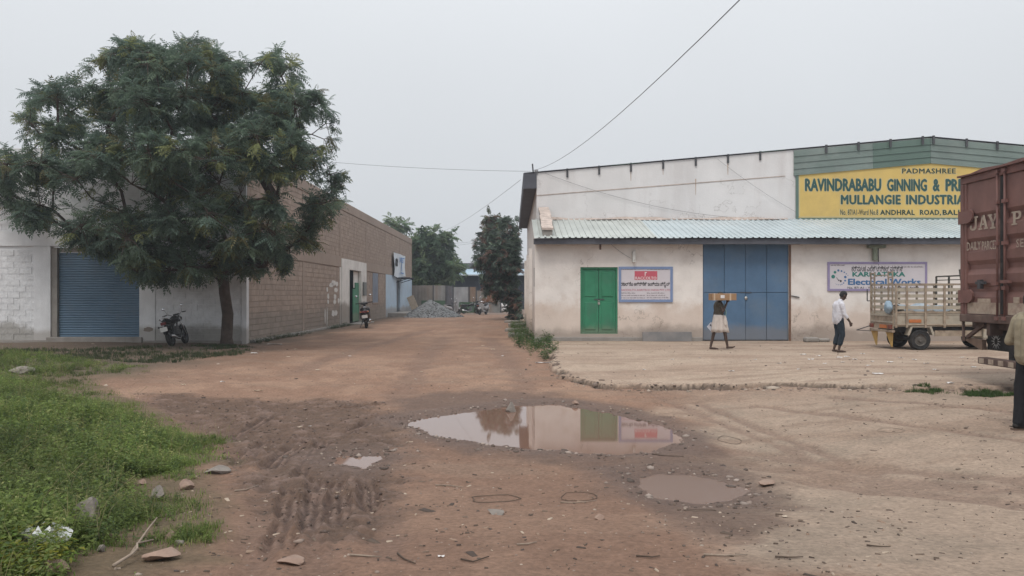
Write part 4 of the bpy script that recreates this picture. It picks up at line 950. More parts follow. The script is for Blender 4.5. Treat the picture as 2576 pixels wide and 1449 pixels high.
# chassis
lp('chassis_rail', MB().box(CX0+0.05, CX1+1.2, YM-0.50, YM-0.40, 0.93, 1.145).box(CX0+0.05, CX1+1.2, YM+0.40, YM+0.50, 0.93, 1.145), m_chs)
for x in (CX0+0.2, CX0+1.8, CX0+3.6, CX0+5.4): lp('cross_member', MB().box(x, x+0.12, CY0+0.04, CY1-0.04, 1.03, 1.146), m_chs)
for x in (CX0+2.2, CX0+3.35):
    for y in (CY0+0.26, CY1-0.26):
        tw = lp('wheel', MB().lathe([(0.30, -0.14), (0.46, -0.15), (0.50, -0.11), (0.50, 0.11), (0.46, 0.15), (0.30, 0.14)], (x, y, SLAB+0.50), 'Y', 28), m_blk, smooth='auto')
        lp('rim', MB().lathe([(0.0, -0.06), (0.12, -0.10), (0.14, -0.05), (0.29, -0.06), (0.30, -0.13), (0.30, 0.13), (0.29, 0.06), (0.0, 0.06)], (x, y, SLAB+0.50), 'Y', 20), m_chs, tw, smooth='auto')
# tail lamp board, mud boards, under-run bar
plate = lp('tail_board', MB().box(CX0+0.28, CX0+0.34, 13.10, 14.05, 0.66, 1.02), m_blk)
star = MB(); cy_, cz_ = 13.80, 0.82
for k in range(14):
    a = 2*PI*k/14; a2 = a + 0.14; a3 = a - 0.14
    star.add([(CX0+0.276, cy_+0.05*math.cos(a3), cz_+0.06*math.sin(a3)), (CX0+0.276, cy_+0.05*math.cos(a2), cz_+0.06*math.sin(a2)), (CX0+0.274, cy_+0.15*math.cos(a), cz_+0.17*math.sin(a))], [(0, 1, 2)])
lp('star_reflector', star, mat('reflector_white', (0.5, 0.5, 0.48), 0.4), plate)
lp('lamp_socket', MB().lathe([(0.0, -0.01), (0.075, -0.012), (0.085, 0.01)], (CX0+0.276, 13.42, 0.84), 'X', 14), m_dark, plate)
lp('mud_board', MB().prism([(14.46, 0.80), (14.0, 0.66), (13.95, 0.66), (13.95, 0.84), (14.40, 0.86)], 'X', CX0+0.12, CX0+0.20), mat('board_brown', (0.17, 0.115, 0.085), 0.8, 0.2, 6))
lp('strut', MB().bar((CX0+0.10, 14.36, 0.86), (CX0+0.12, 13.85, 1.13), 0.05, 0.06).bar((CX0+0.05, 14.40, 1.15), (CX0+0.02, 14.34, 0.80), 0.03, 0.04), m_chs)
lp('bumper_post', MB().box(CX0+0.16, CX0+0.26, 13.12, 13.26, 0.52, 0.935).box(CX0+0.16, CX0+0.26, 12.45, 12.59, 0.52, 0.935), m_blk)
lp('underrun_bar', MB().box(CX0-0.02, CX0+0.16, 12.3, 13.85, 0.43, 0.545), m_chs, bevel=0.015)
for k in range(5): lp('reflector_strip', MB().box(CX0-0.026, CX0-0.021, 13.66-k*0.27, 13.80-k*0.27, 0.445, 0.53), m_cl)

# ------------------------------------------------------------------ small cage-bodied pickup by the wall
m_pk = mat('pickup_cream', (0.39, 0.35, 0.285), 0.65, 0.2, 4, (0.22, 0.155, 0.11), 4.0, 0.85, 0.08, 30)
m_pk2 = mat('pickup_rusty', (0.31, 0.25, 0.19), 0.7, 0.25, 6, (0.15, 0.095, 0.07), 4.0, 0.85, 0.1, 30)
m_org = mat('lamp_orange', (0.45, 0.15, 0.05), 0.5, 0.2, 6)
m_yf = mat('flap_yellow', (0.42, 0.27, 0.09), 0.7, 0.25, 5)
X0, PYn, PYf = 10.68, 22.0, 23.45
pk = thing('cage_pickup', 'small cream pickup truck with slatted cage body parked against the wall', 'pickup', (X0+1.5, 22.7, SLAB))
def pp_(name, mb, m, par=None, **k): return obj(name, mb, m, par or pk, **k)
XB = X0 + 2.45
def pz(cy): return CH - ((1000+cy/3.22)/4 - HY)/F*22.1     # height from the close-up crop rows
z_bot, z_top, z_cage = pz(985), pz(800), pz(445)
pp_('bed_floor', MB().box(X0, XB, PYn+0.02, PYf-0.02, z_bot, z_bot+0.05), m_pk2)
pp_('bed_side', MB().box(X0+0.0, XB, PYn, PYn+0.03, z_bot, z_top-0.03), m_pk, bevel=0.01)
pp_('bed_side', MB().box(X0+0.0, XB, PYf-0.03, PYf, z_bot, z_top-0.03), m_pk, bevel=0.01)
for y in (PYn, PYf):
    s_ = -1 if y == PYn else 1
    pp_('side_rail', MB().tube([(X0, y+s_*0.012, z_bot+0.05), (XB, y+s_*0.012, z_bot+0.05)], 0.025, 6), m_pk2)
    pp_('side_rail', MB().box(X0, XB, y-0.03, y+0.03, z_top-0.028, z_top+0.02), m_pk2)
pp_('tailgate', MB().box(X0-0.03, X0, PYn+0.03, PYf-0.03, z_bot-0.08, z_top-0.06), m_pk2, bevel=0.008)
pp_('tailgate_rib', MB().box(X0-0.05, X0-0.03, PYn+0.05, PYf-0.05, z_bot+0.10, z_bot+0.14).box(X0-0.05, X0-0.03, PYn+0.05, PYf-0.05, z_top-0.12, z_top-0.07), m_pk)
# side slats and posts
sz0 = [pz(815), pz(742), pz(664), pz(592), pz(512)]
for z in sz0:
    for y in (PYn, PYf):
        s_ = -1 if y == PYn else 1
        pp_('cage_slat', MB().box(X0+0.02, XB, y-0.012+s_*0.0, y+0.012, z-0.047, z+0.047), m_pk)
    pp_('cage_slat', MB().box(X0-0.012, X0+0.012, PYn+0.03, PYf-0.03, z-0.042, z+0.042), m_pk)
    pp_('cage_slat', MB().box(XB-0.012, XB+0.012, PYn+0.03, PYf-0.03, z-0.042, z+0.042), m_pk)
for y in (PYn, PYf):
    s_ = -1 if y == PYn else 1
    pp_('cage_rail', MB().box(X0+0.0, XB, y-0.025, y+0.025, z_cage-0.02, z_cage+0.03), m_pk2)
    for k, x in enumerate((X0+0.03, X0+0.33, X0+0.85, X0+1.38, X0+1.90, XB-0.03)):
        pp_('cage_post', MB().box(x-0.028, x+0.028, y+s_*0.012 if s_ > 0 else y-0.045, y+0.045 if s_ > 0 else y-0.012, z_bot-0.03, z_cage+(0.0 if k else 0.0)-0.021), m_pk2)
# tail posts like short ladders
for yc in (PYn+0.06, PYn+0.30, PYf-0.30, PYf-0.06):
    pp_('tail_post', MB().box(X0-0.045, X0-0.013, yc-0.02, yc+0.02, z_top-0.05, pz(272)), m_pk2)
for ya, yb in ((PYn+0.08, PYn+0.28), (PYf-0.28, PYf-0.08)):
    for cy in (290, 350, 430): pp_('tail_rung', MB().box(X0-0.04, X0-0.015, ya, yb, pz(cy)-0.02, pz(cy)+0.02), m_pk2)
pp_('tail_rail', MB().box(X0-0.04, X0-0.015, PYn+0.32, PYf-0.32, pz(320)-0.015, pz(320)+0.015), m_pk2)
pp_('tail_lever', MB().bar((X0-0.05, PYf-0.1, z_bot-0.02), (X0-0.45, PYf-0.05, z_bot-0.16), 0.025, 0.025).bar((X0-0.45, PYf-0.05, z_bot-0.16), (X0-0.05, PYf-0.1, z_bot-0.18), 0.02, 0.02).bar((X0-0.1, PYf+0.02, pz(500)), (X0-0.1, PYf+0.02, pz(660)), 0.025, 0.025).bar((X0-0.1, PYf+0.02, pz(660)), (X0+0.0, PYf+0.0, pz(660)), 0.025, 0.025), m_steel)
# head rack behind the cab
m_rack = mat('rack_dark', (0.075, 0.07, 0.06), 0.6, 0.2)
rk = MB()
xr = X0 + 1.92
for y in (PYn+0.05, (PYn+PYf)/2, PYf-0.05): rk.box(xr-0.02, xr+0.02, y-0.02, y+0.02, z_top, pz(330))
rk.box(xr-0.02, xr+0.02, PYn+0.05, PYf-0.05, pz(330)-0.02, pz(330)+0.02).box(xr-0.02, xr+0.02, PYn+0.05, PYf-0.05, pz(380)-0.012, pz(380)+0.012)
rk.box(xr, XB+0.3, PYn+0.06, PYn+0.10, pz(330)-0.02, pz(330)+0.02).box(xr, XB+0.3, PYn+0.06, PYn+0.10, pz(390)-0.015, pz(390)+0.015).bar((xr, PYn+0.08, pz(440)), (xr-0.06, PYn+0.08, pz(250)), 0.035, 0.035)
for x in (xr+0.25, xr+0.5): rk.box(x-0.012, x+0.012, PYn+0.07, PYn+0.09, pz(440), pz(330))
pp_('head_rack', rk, m_rack)
# load: folded tarpaulin and a bag
tp = []
for i in range(6):
    tp.append([(X0+0.35+j*0.19, PYn+0.10+i*0.24, z_top+0.02+0.20*math.sin(PI*i/5)*(0.8+0.3*math.sin(j*1.3+i))+0.05*math.sin(j*2.1)) for j in range(9)])
o = obj('tarpaulin', MB().sheet(tp), mat('tarp_blue_white', (0.35, 0.40, 0.44), 0.6, 0.2, 3, (0.10, 0.17, 0.24), 2.5, 0.9), None, smooth=True); tag(o, 'crumpled pale blue tarpaulin lying inside the slatted pickup bed', 'tarpaulin')
bgm = MB(); c0 = Vector((X0-0.10, PYn+0.16, z_top+0.13))
for i in range(7):
    t = i/6; r_ = 0.17*math.sin(PI*(0.12+0.75*t))
    bgm.v += [(c0.x+r_*0.55*math.cos(a)*(1+0.25*math.sin(3*a+i)), c0.y+r_*1.15*math.sin(a)*(1+0.2*math.sin(2*a+i*2)), c0.z-0.17+0.36*t) for a in np.linspace(0, 2*PI, 11)[:-1]]
for i in range(6):
    for k in range(10): bgm.f.append((i*10+k, i*10+(k+1) % 10, i*10+10+(k+1) % 10, i*10+10+k))
bgm.f += [tuple(range(9, -1, -1)), tuple(60+k for k in range(10))]
tag(obj('cloth_bag', bgm, mat('bag_blue', (0.27, 0.36, 0.44), 0.8, 0.25, 8), None, smooth=True), 'pale blue cloth bag hung on the pickup tailgate', 'bag')
# lamps, plates, flaps
pp_('reflector', MB().box(X0+0.40, X0+0.74, PYn-0.016, PYn-0.001, z_bot+0.11, z_bot+0.20), m_org)
pp_('number_plate', MB().box(X0-0.062, X0-0.052, PYn+0.35, PYn+0.78, z_bot-0.06, z_bot+0.04), m_org)
for y in (PYn+0.16, PYf-0.16): pp_('tail_lamp', MB().box(X0-0.075, X0-0.032, y-0.10, y+0.10, z_bot-0.07, z_bot+0.05), mat('lamp_red_dull', (0.16, 0.05, 0.035), 0.4), bevel=0.01)
pp_('bumper', MB().box(X0-0.05, X0+0.03, PYn+0.02, PYf-0.02, z_bot-0.17, z_bot-0.10), m_pk2, bevel=0.01)
for y in (PYn+0.22, PYf-0.30):
    pp_('mud_flap', MB().prism([(y-0.13, z_bot-0.17), (y+0.30, z_bot-0.17), (y-0.02, z_bot-0.58), (y-0.08, z_bot-0.58)], 'X', X0+0.0, X0+0.012), m_yf)
# chassis, axle, wheels
pp_('chassis', MB().box(X0+0.05, X0+4.0, PYn+0.35, PYn+0.43, z_bot-0.16, z_bot-0.002).box(X0+0.05, X0+4.0, PYf-0.43, PYf-0.35, z_bot-0.16, z_bot-0.002), m_steel)
pp_('side_skirt', MB().box(X0+1.15, XB, PYn+0.03, PYn+0.07, z_bot-0.27, z_bot-0.11), m_pk2)
pp_('wheel_arch', MB().prism([(X0+0.36, SLAB+0.42), (X0+0.42, SLAB+0.42), (X0+0.50, z_bot-0.02), (X0+0.98, z_bot-0.02), (X0+1.06, SLAB+0.42), (X0+1.12, SLAB+0.42), (X0+1.03, z_bot+0.012), (X0+0.45, z_bot+0.012)], 'Y', PYn-0.01, PYn+0.18), m_pk)
for x in (X0+0.74, X0+2.95):
    for y in (PYn+0.10, PYf-0.10):
        tw = pp_('wheel', MB().lathe([(0.17, -0.08), (0.265, -0.085), (0.29, -0.06), (0.29, 0.06), (0.265, 0.085), (0.17, 0.08)], (x, y, SLAB+0.285), 'Y', 28), m_blk, smooth='auto')
        pp_('rim', MB().lathe([(0.0, -0.075), (0.05, -0.08), (0.07, -0.04), (0.14, -0.035), (0.17, -0.075), (0.17, 0.075), (0.14, 0.035), (0.0, 0.04)], (x, y, SLAB+0.285), 'Y', 20), mat('rim_grey', (0.10, 0.09, 0.08), 0.7, 0.2, 8), tw, smooth='auto')
pp_('axle', MB().tube([(X0+0.74, PYn+0.1, SLAB+0.285), (X0+0.74, PYf-0.1, SLAB+0.285)], 0.05, 8), m_steel)
# cab ahead (mostly behind the container)
cb = MB().prism([(XB+0.05, SLAB+0.32), (XB+1.55, SLAB+0.32), (XB+1.58, SLAB+0.85), (XB+1.25, SLAB+1.02), (XB+0.95, SLAB+1.68), (XB+0.10, SLAB+1.72), (XB+0.05, SLAB+1.6)], 'Y', PYn+0.02, PYf-0.02)
pp_('cab', cb, m_pk, bevel=0.03)
pp_('side_window', MB().prism([(XB+0.22, SLAB+1.05), (XB+1.12, SLAB+1.05), (XB+0.90, SLAB+1.58), (XB+0.24, SLAB+1.60)], 'Y', PYn+0.008, PYn+0.019), mat('dark_glass', (0.02, 0.025, 0.03), 0.08, 0.05, spec=0.6))
# ------------------------------------------------------------------ people
def capsule(mb, a, ra, b, rb, n=14):
    a = Vector(a); b = Vector(b); d = b - a; L_ = d.length; d = d.normalized() if L_ > 1e-6 else Vector((0,0,1))
    pts = []; rad = []
    for t in (-1.0, -0.85, -0.5): pts.append(a + d*(ra*t)); rad.append(max(ra*math.sqrt(1-t*t), 0.001))
    pts.append(a); rad.append(ra); pts.append(b); rad.append(rb)
    for t in (0.5, 0.85, 1.0): pts.append(b + d*(rb*t)); rad.append(max(rb*math.sqrt(1-t*t), 0.001))
    mb.tube(pts, rad, n)
def blob(name, spec, voxel, m, parent, smooth=4, ruffle=0.0, rs=9.0):
    """several overlapping shapes fused into one continuous skin"""
    mb = MB()
    for s_ in spec:
        if s_[0] == 'c': capsule(mb, s_[1], s_[2], s_[3], s_[4])
        elif s_[0] == 'e': mb.sphere(s_[1], s_[2], 20, 14)
        elif s_[0] == 'b': mb.box(*s_[1])
    me = bpy.data.meshes.new(name); me.from_pydata([tuple(v) for v in mb.v], [], mb.f)
    bm = bmesh.new(); bm.from_mesh(me); bmesh.ops.remove_doubles(bm, verts=bm.verts, dist=1e-5); bmesh.ops.recalc_face_normals(bm, faces=bm.faces); bm.to_mesh(me); bm.free()
    o = bpy.data.objects.new(name, me); COL.objects.link(o)
    r = o.modifiers.new('r', 'REMESH'); r.mode = 'VOXEL'; r.voxel_size = voxel; r.use_smooth_shade = True
    if smooth:
        sm = o.modifiers.new('s', 'SMOOTH'); sm.factor = 0.5; sm.iterations = smooth
    dg = bpy.context.evaluated_depsgraph_get(); dg.update()
    me2 = bpy.data.meshes.new_from_object(o.evaluated_get(dg)); me2.name = name
    if ruffle:
        for v in me2.vertices:
            p = v.co*rs; v.co += v.normal*ruffle*(mnoise.noise(Vector((p.x, p.y, p.z*0.55))) + 0.5*mnoise.noise(p*2.3))
    me2.polygons.foreach_set('use_smooth', [True]*len(me2.polygons))
    bpy.data.objects.remove(o); bpy.data.meshes.remove(me)
    me2.materials.clear()
    return link_mesh(name, me2, m, parent)
def hand(spec, wrist, d, nrm, side, curl=0.5, s=1.0):
    """palm, four unequal fingers and a thumb leaving the side of the palm"""
    w = Vector(wrist); d = Vector(d).normalized(); nrm = Vector(nrm); nrm = (nrm - d*nrm.dot(d)).normalized(); r = d.cross(nrm)*side
    spec.append(('c', w, 0.024*s, w + d*0.035*s, 0.026*s))
    for k, (off, ln) in enumerate(((-0.027, 0.066), (-0.009, 0.075), (0.009, 0.070), (0.026, 0.055))):
        b0 = w + d*0.03*s + r*off*0.8*s; b1 = w + d*0.085*s + r*off*s
        spec.append(('c', b0, 0.014*s, b1, 0.011*s))
        d1 = (d*math.cos(curl) + nrm*math.sin(curl)); m1 = b1 + d1*ln*0.5*s
        d2 = (d*math.cos(curl*2.2) + nrm*math.sin(curl*2.2)); m2 = m1 + d2*ln*0.5*s
        spec.append(('c', b1, 0.0105*s, m1, 0.0095*s)); spec.append(('c', m1, 0.0095*s, m2, 0.008*s))
    t0 = w + d*0.03*s - r*0.028*s; t1 = t0 + (d*0.6 - r*0.7 + nrm*0.3).normalized()*0.035*s; t2 = t1 + (d*0.9 - r*0.1 + nrm*0.4).normalized()*0.03*s
    spec.append(('c', t0, 0.013*s, t1, 0.011*s)); spec.append(('c', t1, 0.011*s, t2, 0.009*s))
def head_spec(spec, c, face, s=1.0):
    """c: head centre; face: forward direction"""
    c = Vector(c); f = Vector(face).normalized(); up = Vector((0,0,1)); up = (up - f*up.dot(f)).normalized(); r = f.cross(up)
    def P(a, b_, h): return c + f*a*s + r*b_*s + up*h*s
    spec.append(('e', P(-0.012, 0, 0.03), (0.092*s, 0.078*s, 0.088*s)))
    spec.append(('c', P(0.025, 0, -0.02), 0.062*s, P(0.045, 0, -0.075), 0.040*s))
    spec.append(('c', P(0.083, 0, -0.005), 0.010*s, P(0.098, 0, -0.035), 0.014*s))           # nose
    spec.append(('c', P(0.072, -0.022, -0.066), 0.011*s, P(0.072, 0.022, -0.066), 0.011*s))    # lips
    spec.append(('c', P(0.070, -0.032, 0.022), 0.012*s, P(0.070, 0.032, 0.022), 0.012*s))      # brow
    for k in (-1, 1): spec.append(('c', P(-0.005, k*0.078, 0.01), 0.015*s, P(-0.012, k*0.082, -0.028), 0.011*s))
    return P
def hair_spec(P, s=1.0):
    sp = [('e', P(-0.018, 0, 0.042), (0.096*s, 0.083*s, 0.090*s)), ('e', P(-0.045, 0, 0.0), (0.066*s, 0.078*s, 0.072*s))]
    return sp
m_skin = mat('dark_skin', (0.072, 0.045, 0.034), 0.55, 0.1, 10, bump=0.05, local=True)
m_hair = mat('black_hair', (0.012, 0.011, 0.011), 0.6, 0.2, 30, local=True)
def cloth(name, col, var=0.1, sc=6): return mat(name, col, 0.9, var, sc, bump=0.3, bscale=60, local=True)
VX = 0.0085
# --- porter with a carton on his shoulder
gp = g(1808, 880, SLAB); 
p1 = thing('person', 'porter in white lungi and dark vest carrying a carton on the shoulder', 'person', (gp.x, gp.y, SLAB))
sp = []
P = head_spec(sp, (0.075, 0.05, 1.50), (1, 0, -0.15))
sp += [('c', (0.03, 0.03, 1.30), 0.055, (0.06, 0.045, 1.44), 0.052), ('c', (0.0, -0.14, 1.30), 0.065, (0.0, 0.16, 1.30), 0.065), ('c', (0.0, -0.07, 1.25), 0.105, (0.01, -0.05, 0.98), 0.10), ('c', (0.0, 0.08, 1.25), 0.105, (0.01, 0.06, 0.98), 0.10),
       ('c', (0.0, -0.06, 0.92), 0.11, (0.0, 0.06, 0.92), 0.11)]
# near leg forward, far leg back
sp += [('c', (0.01, -0.09, 0.88), 0.085, (0.15, -0.085, 0.49), 0.055), ('c', (0.15, -0.085, 0.49), 0.052, (0.225, -0.08, 0.11), 0.033), ('c', (0.215, -0.08, 0.07), 0.034, (0.36, -0.075, 0.075), 0.030), ('c', (0.36, -0.075, 0.075), 0.028, (0.43, -0.07, 0.095), 0.018),
       ('c', (-0.01, 0.09, 0.88), 0.085, (-0.11, 0.085, 0.49), 0.055), ('c', (-0.11, 0.085, 0.49), 0.052, (-0.205, 0.08, 0.10), 0.033), ('c', (-0.215, 0.08, 0.045), 0.034, (-0.07, 0.08, 0.032), 0.030), ('c', (-0.07, 0.08, 0.03), 0.027, (0.0, 0.08, 0.022), 0.018)]
# near arm folded up to the box
sp += [('c', (-0.01, -0.17, 1.30), 0.055, (0.05, -0.25, 1.09), 0.042), ('c', (0.05, -0.25, 1.09), 0.040, (0.16, -0.24, 1.31), 0.028)]
hand(sp, (0.165, -0.24, 1.33), (0.25, 0.1, 1), (0.2, 1, 0), 1, 0.4)
# far arm hanging back
sp += [('c', (0.0, 0.19, 1.29), 0.052, (-0.05, 0.24, 1.02), 0.040), ('c', (-0.05, 0.24, 1.02), 0.038, (-0.10, 0.21, 0.80), 0.028)]
hand(sp, (-0.105, 0.205, 0.78), (-0.25, 0, -1), (0, -1, 0), -1, 0.5)
blob('body', sp, VX, m_skin, p1)
blob('hair', hair_spec(P), 0.012, m_hair, p1, 2)
blob('vest', [('c', (0.0, -0.12, 1.31), 0.072, (0.0, 0.14, 1.31), 0.072), ('c', (0.0, -0.07, 1.24), 0.122, (0.01, -0.05, 0.95), 0.118), ('c', (0.0, 0.08, 1.24), 0.122, (0.01, 0.06, 0.95), 0.118), ('c', (-0.01, -0.165, 1.30), 0.066, (0.02, -0.21, 1.19), 0.060)], 0.011, cloth('vest_olive', (0.085, 0.075, 0.06)), p1, 3, 0.014, 11)
def skirt(name, rings, m, parent, folds=9, amp=0.02, n=48):
    """cloth wrapped round the legs: rings (z, cx, rx, ry)"""
    mb = MB(); rows = []
    for i, (z, cx_, rx, ry) in enumerate(rings):
        t = i/(len(rings)-1); row = []
        for k in range(n+1):
            a = 2*PI*k/n; f = 1 + amp/0.15*t*(math.sin(folds*a+0.7*i) + 0.5*math.sin(5*a+2))
            row.append((cx_+rx*f*math.cos(a), ry*f*math.sin(a), z+0.012*t*math.sin(4*a)))
        rows.append(row)
    o = obj(name, mb.sheet(rows), m, parent, local=True, smooth=True)
    s_ = o.modifiers.new('t', 'SOLIDIFY'); s_.thickness = 0.008
    return o
m_lungi = cloth('lungi_white', (0.56, 0.50, 0.46), 0.15)
skirt('lungi', [(0.99, 0.0, 0.135, 0.175), (0.92, 0.0, 0.15, 0.19), (0.82, 0.0, 0.165, 0.20), (0.72, 0.01, 0.185, 0.20), (0.60, 0.03, 0.21, 0.20), (0.50, 0.035, 0.225, 0.195)], m_lungi, p1)
blob('lungi_fold', [('c', (0.13, -0.12, 0.93), 0.05, (0.15, -0.16, 0.72), 0.045), ('c', (0.15, -0.14, 0.8), 0.05, (0.2, -0.10, 0.56), 0.06)], 0.012, m_lungi, p1, 3, 0.012, 12)
blob('towel', [('c', (0.155, -0.03, 1.27), 0.022, (0.185, -0.05, 1.05), 0.030), ('c', (0.185, -0.05, 1.05), 0.030, (0.175, -0.05, 0.90), 0.020)], 0.01, cloth('towel_aqua', (0.22, 0.36, 0.40)), p1, 2, 0.006)
bx_ = thing('cardboard_carton', 'brown taped carton with white label carried on the shoulder of a porter', 'carton', (gp.x+0.035, gp.y-0.26, SLAB+1.395))
m_card = mat('cardboard', (0.30, 0.185, 0.105), 0.85, 0.12, 8, local=True); m_tape = mat('tape', (0.48, 0.37, 0.27), 0.5, 0.1, local=True)
obj('box', MB().box(-0.34, 0.34, -0.19, 0.19, 0.0, 0.19), m_card, bx_, local=True, bevel=0.008)
for x in (-0.27, 0.17): obj('tape', MB().box(x-0.022, x+0.022, -0.193, 0.193, -0.002, 0.193), m_tape, bx_, local=True)
obj('address_label', MB().box(-0.10, 0.01, -0.194, -0.1905, 0.06, 0.145), mat('label_white', (0.6, 0.58, 0.58), 0.6), bx_, local=True)
pa = thing('paper_sheets', 'white printed papers held in a hand beside the lungi', 'papers', (gp.x-0.19, gp.y+0.175, SLAB+0.66))
mb = MB().add([(-0.10, 0, -0.02), (0.02, 0.01, -0.15), (0.13, 0, -0.02), (0.02, -0.01, 0.12), (-0.10, 0.012, -0.02), (0.02, 0.022, -0.15), (0.13, 0.012, -0.02), (0.02, 0.002, 0.12)], [(0,1,2,3),(7,6,5,4),(0,4,5,1),(1,5,6,2),(2,6,7,3),(3,7,4,0)])
obj('sheets', mb, mat('paper_bluish', (0.58, 0.60, 0.68), 0.7), pa, local=True)
obj('printed_mark', MB().lathe([(0.0, -0.002), (0.022, -0.002), (0.022, 0.0)], (0.0, -0.0085, 0.03), 'Y', 12), m_black, pa, local=True)
# --- man in white shirt walking by the wall
gp2 = g(2110, 886, SLAB)
p2 = thing('person', 'barefoot man in white shirt and rolled dark jeans walking past the wall', 'person', (gp2.x, gp2.y, SLAB))
sp = []
P = head_spec(sp, (0.125, 0.0, 1.525), (1, 0, -0.55))
sp += [('c', (0.02, 0, 1.33), 0.06, (0.09, 0, 1.46), 0.052), ('c', (0.0, -0.15, 1.31), 0.062, (0.0, 0.15, 1.31), 0.062), ('c', (-0.01, -0.07, 1.25), 0.105, (0.0, -0.05, 0.95), 0.10), ('c', (-0.01, 0.07, 1.25), 0.105, (0.0, 0.05, 0.95), 0.10),
       ('c', (0.0, -0.08, 0.86), 0.085, (0.05, -0.09, 0.46), 0.056), ('c', (0.05, -0.09, 0.46), 0.052, (-0.03, -0.09, 0.10), 0.034), ('c', (-0.06, -0.09, 0.04), 0.034, (0.07, -0.095, 0.032), 0.030), ('c', (0.07, -0.095, 0.03), 0.027, (0.14, -0.10, 0.022), 0.017),
       ('c', (0.0, 0.08, 0.86), 0.085, (0.01, 0.085, 0.46), 0.056), ('c', (0.01, 0.085, 0.46), 0.052, (-0.09, 0.085, 0.10), 0.034), ('c', (-0.12, 0.085, 0.045), 0.034, (0.01, 0.09, 0.032), 0.030), ('c', (0.01, 0.09, 0.03), 0.027, (0.07, 0.09, 0.022), 0.017)]
for sd in (-1, 1):
    e = (0.06 if sd < 0 else 0.02, sd*0.24, 1.02); w = (0.20 if sd < 0 else 0.1, sd*0.24, 0.82)
    sp += [('c', (0.0, sd*0.19, 1.29), 0.05, e, 0.040), ('c', e, 0.038, w, 0.027)]
    hand(sp, w, (0.35, 0, -1), (0, -sd, 0), sd, 0.6)
blob('body', sp, VX, m_skin, p2); blob('hair', hair_spec(P), 0.012, m_hair, p2, 2)
m_ws = cloth('shirt_white', (0.58, 0.575, 0.62), 0.08)
sh_ = [('c', (0.0, -0.14, 1.32), 0.075, (0.0, 0.14, 1.32), 0.075), ('c', (0.02, 0, 1.36), 0.07, (0.05, 0, 1.40), 0.062), ('c', (-0.01, -0.07, 1.25), 0.125, (-0.02, -0.055, 0.86), 0.128), ('c', (-0.01, 0.07, 1.25), 0.125, (-0.02, 0.055, 0.86), 0.128)]
for sd in (-1, 1):
    e = (0.06 if sd < 0 else 0.02, sd*0.24, 1.02); sh_ += [('c', (0.0, sd*0.19, 1.29), 0.068, e, 0.055), ('c', e, 0.055, (e[0]+0.05, e[1], e[2]-0.06), 0.052)]
blob('shirt', sh_, 0.011, m_ws, p2, 3, 0.018, 10)
m_jean = cloth('jeans_dark', (0.020, 0.029, 0.040), 0.2)
blob('jeans', [('c', (0.0, -0.07, 0.88), 0.115, (0.0, 0.07, 0.88), 0.115), ('c', (0.0, -0.08, 0.84), 0.105, (0.05, -0.09, 0.47), 0.080), ('c', (0.05, -0.09, 0.47), 0.080, (-0.005, -0.09, 0.24), 0.068), ('c', (0.0, 0.08, 0.84), 0.105, (0.01, 0.085, 0.47), 0.080), ('c', (0.01, 0.085, 0.47), 0.080, (-0.05, 0.085, 0.24), 0.068)], 0.011, m_jean, p2, 3, 0.015, 11)
# --- man standing in the foreground by the frame edge
gp3 = g(2592, 1084, 0.0); z3 = gz(gp3.x, gp3.y)
p3 = thing('person', 'man in khaki shirt and black trousers standing on the dirt before the lorry', 'person', (gp3.x, gp3.y, z3))
k3 = 1.0
sp = []
P = head_spec(sp, (0.03, 0.0, 1.60), (1, 0.1, -0.1))
sp += [('c', (0.0, 0, 1.41), 0.062, (0.015, 0, 1.53), 0.054), ('c', (0.0, -0.16, 1.39), 0.062, (0.0, 0.16, 1.39), 0.062), ('c', (0.0, -0.07, 1.32), 0.11, (0.0, -0.05, 1.0), 0.105), ('c', (0.0, 0.07, 1.32), 0.11, (0.0, 0.05, 1.0), 0.105)]
legs3 = [(0.02, -0.10), (-0.05, 0.10)]
for lx, ly in legs3:
    sp += [('c', (0.0, ly*0.9, 0.90), 0.09, (lx, ly, 0.48), 0.058), ('c', (lx, ly, 0.48), 0.055, (lx-0.03, ly, 0.10), 0.036), ('c', (lx-0.05, ly, 0.045), 0.034, (lx+0.12, ly, 0.035), 0.032)]
arms3 = [((-0.02, -0.20, 1.37), (-0.10, -0.27, 1.10), (0.14, -0.20, 1.06)), ((-0.02, 0.20, 1.37), (-0.09, 0.27, 1.10), (0.14, 0.16, 1.08))]
for i, (a, e, w) in enumerate(arms3):
    sp += [('c', a, 0.054, e, 0.043), ('c', e, 0.040, w, 0.028)]; sd = -1 if i == 0 else 1
    hand(sp, w, (1, -sd*0.3, 0.1), (0, -sd, 0.2), sd, 0.6)
blob('body', sp, VX, m_skin, p3); blob('hair', hair_spec(P), 0.012, m_hair, p3, 2)
m_kh = cloth('shirt_khaki', (0.275, 0.235, 0.165), 0.08)
sh_ = [('c', (0.0, -0.15, 1.40), 0.075, (0.0, 0.15, 1.40), 0.075), ('c', (0.0, 0, 1.44), 0.072, (0.008, 0, 1.48), 0.064), ('c', (-0.01, -0.07, 1.32), 0.132, (-0.01, -0.06, 0.92), 0.132), ('c', (-0.01, 0.07, 1.32), 0.132, (-0.01, 0.06, 0.92), 0.132)]
for a, e, w in arms3: sh_ += [('c', a, 0.074, e, 0.062), ('c', e, 0.058, (e[0]*0.25+w[0]*0.75, e[1]*0.25+w[1]*0.75, e[2]*0.25+w[2]*0.75), 0.046)]
blob('shirt', sh_, 0.010, m_kh, p3, 4, 0.011, 6)
sp = [('c', (0.0, -0.07, 0.93), 0.12, (0.0, 0.07, 0.93), 0.12)]
for lx, ly in legs3: sp += [('c', (0.0, ly*0.9, 0.88), 0.108, (lx, ly, 0.48), 0.080), ('c', (lx, ly, 0.48), 0.080, (lx-0.025, ly, 0.09), 0.066)]
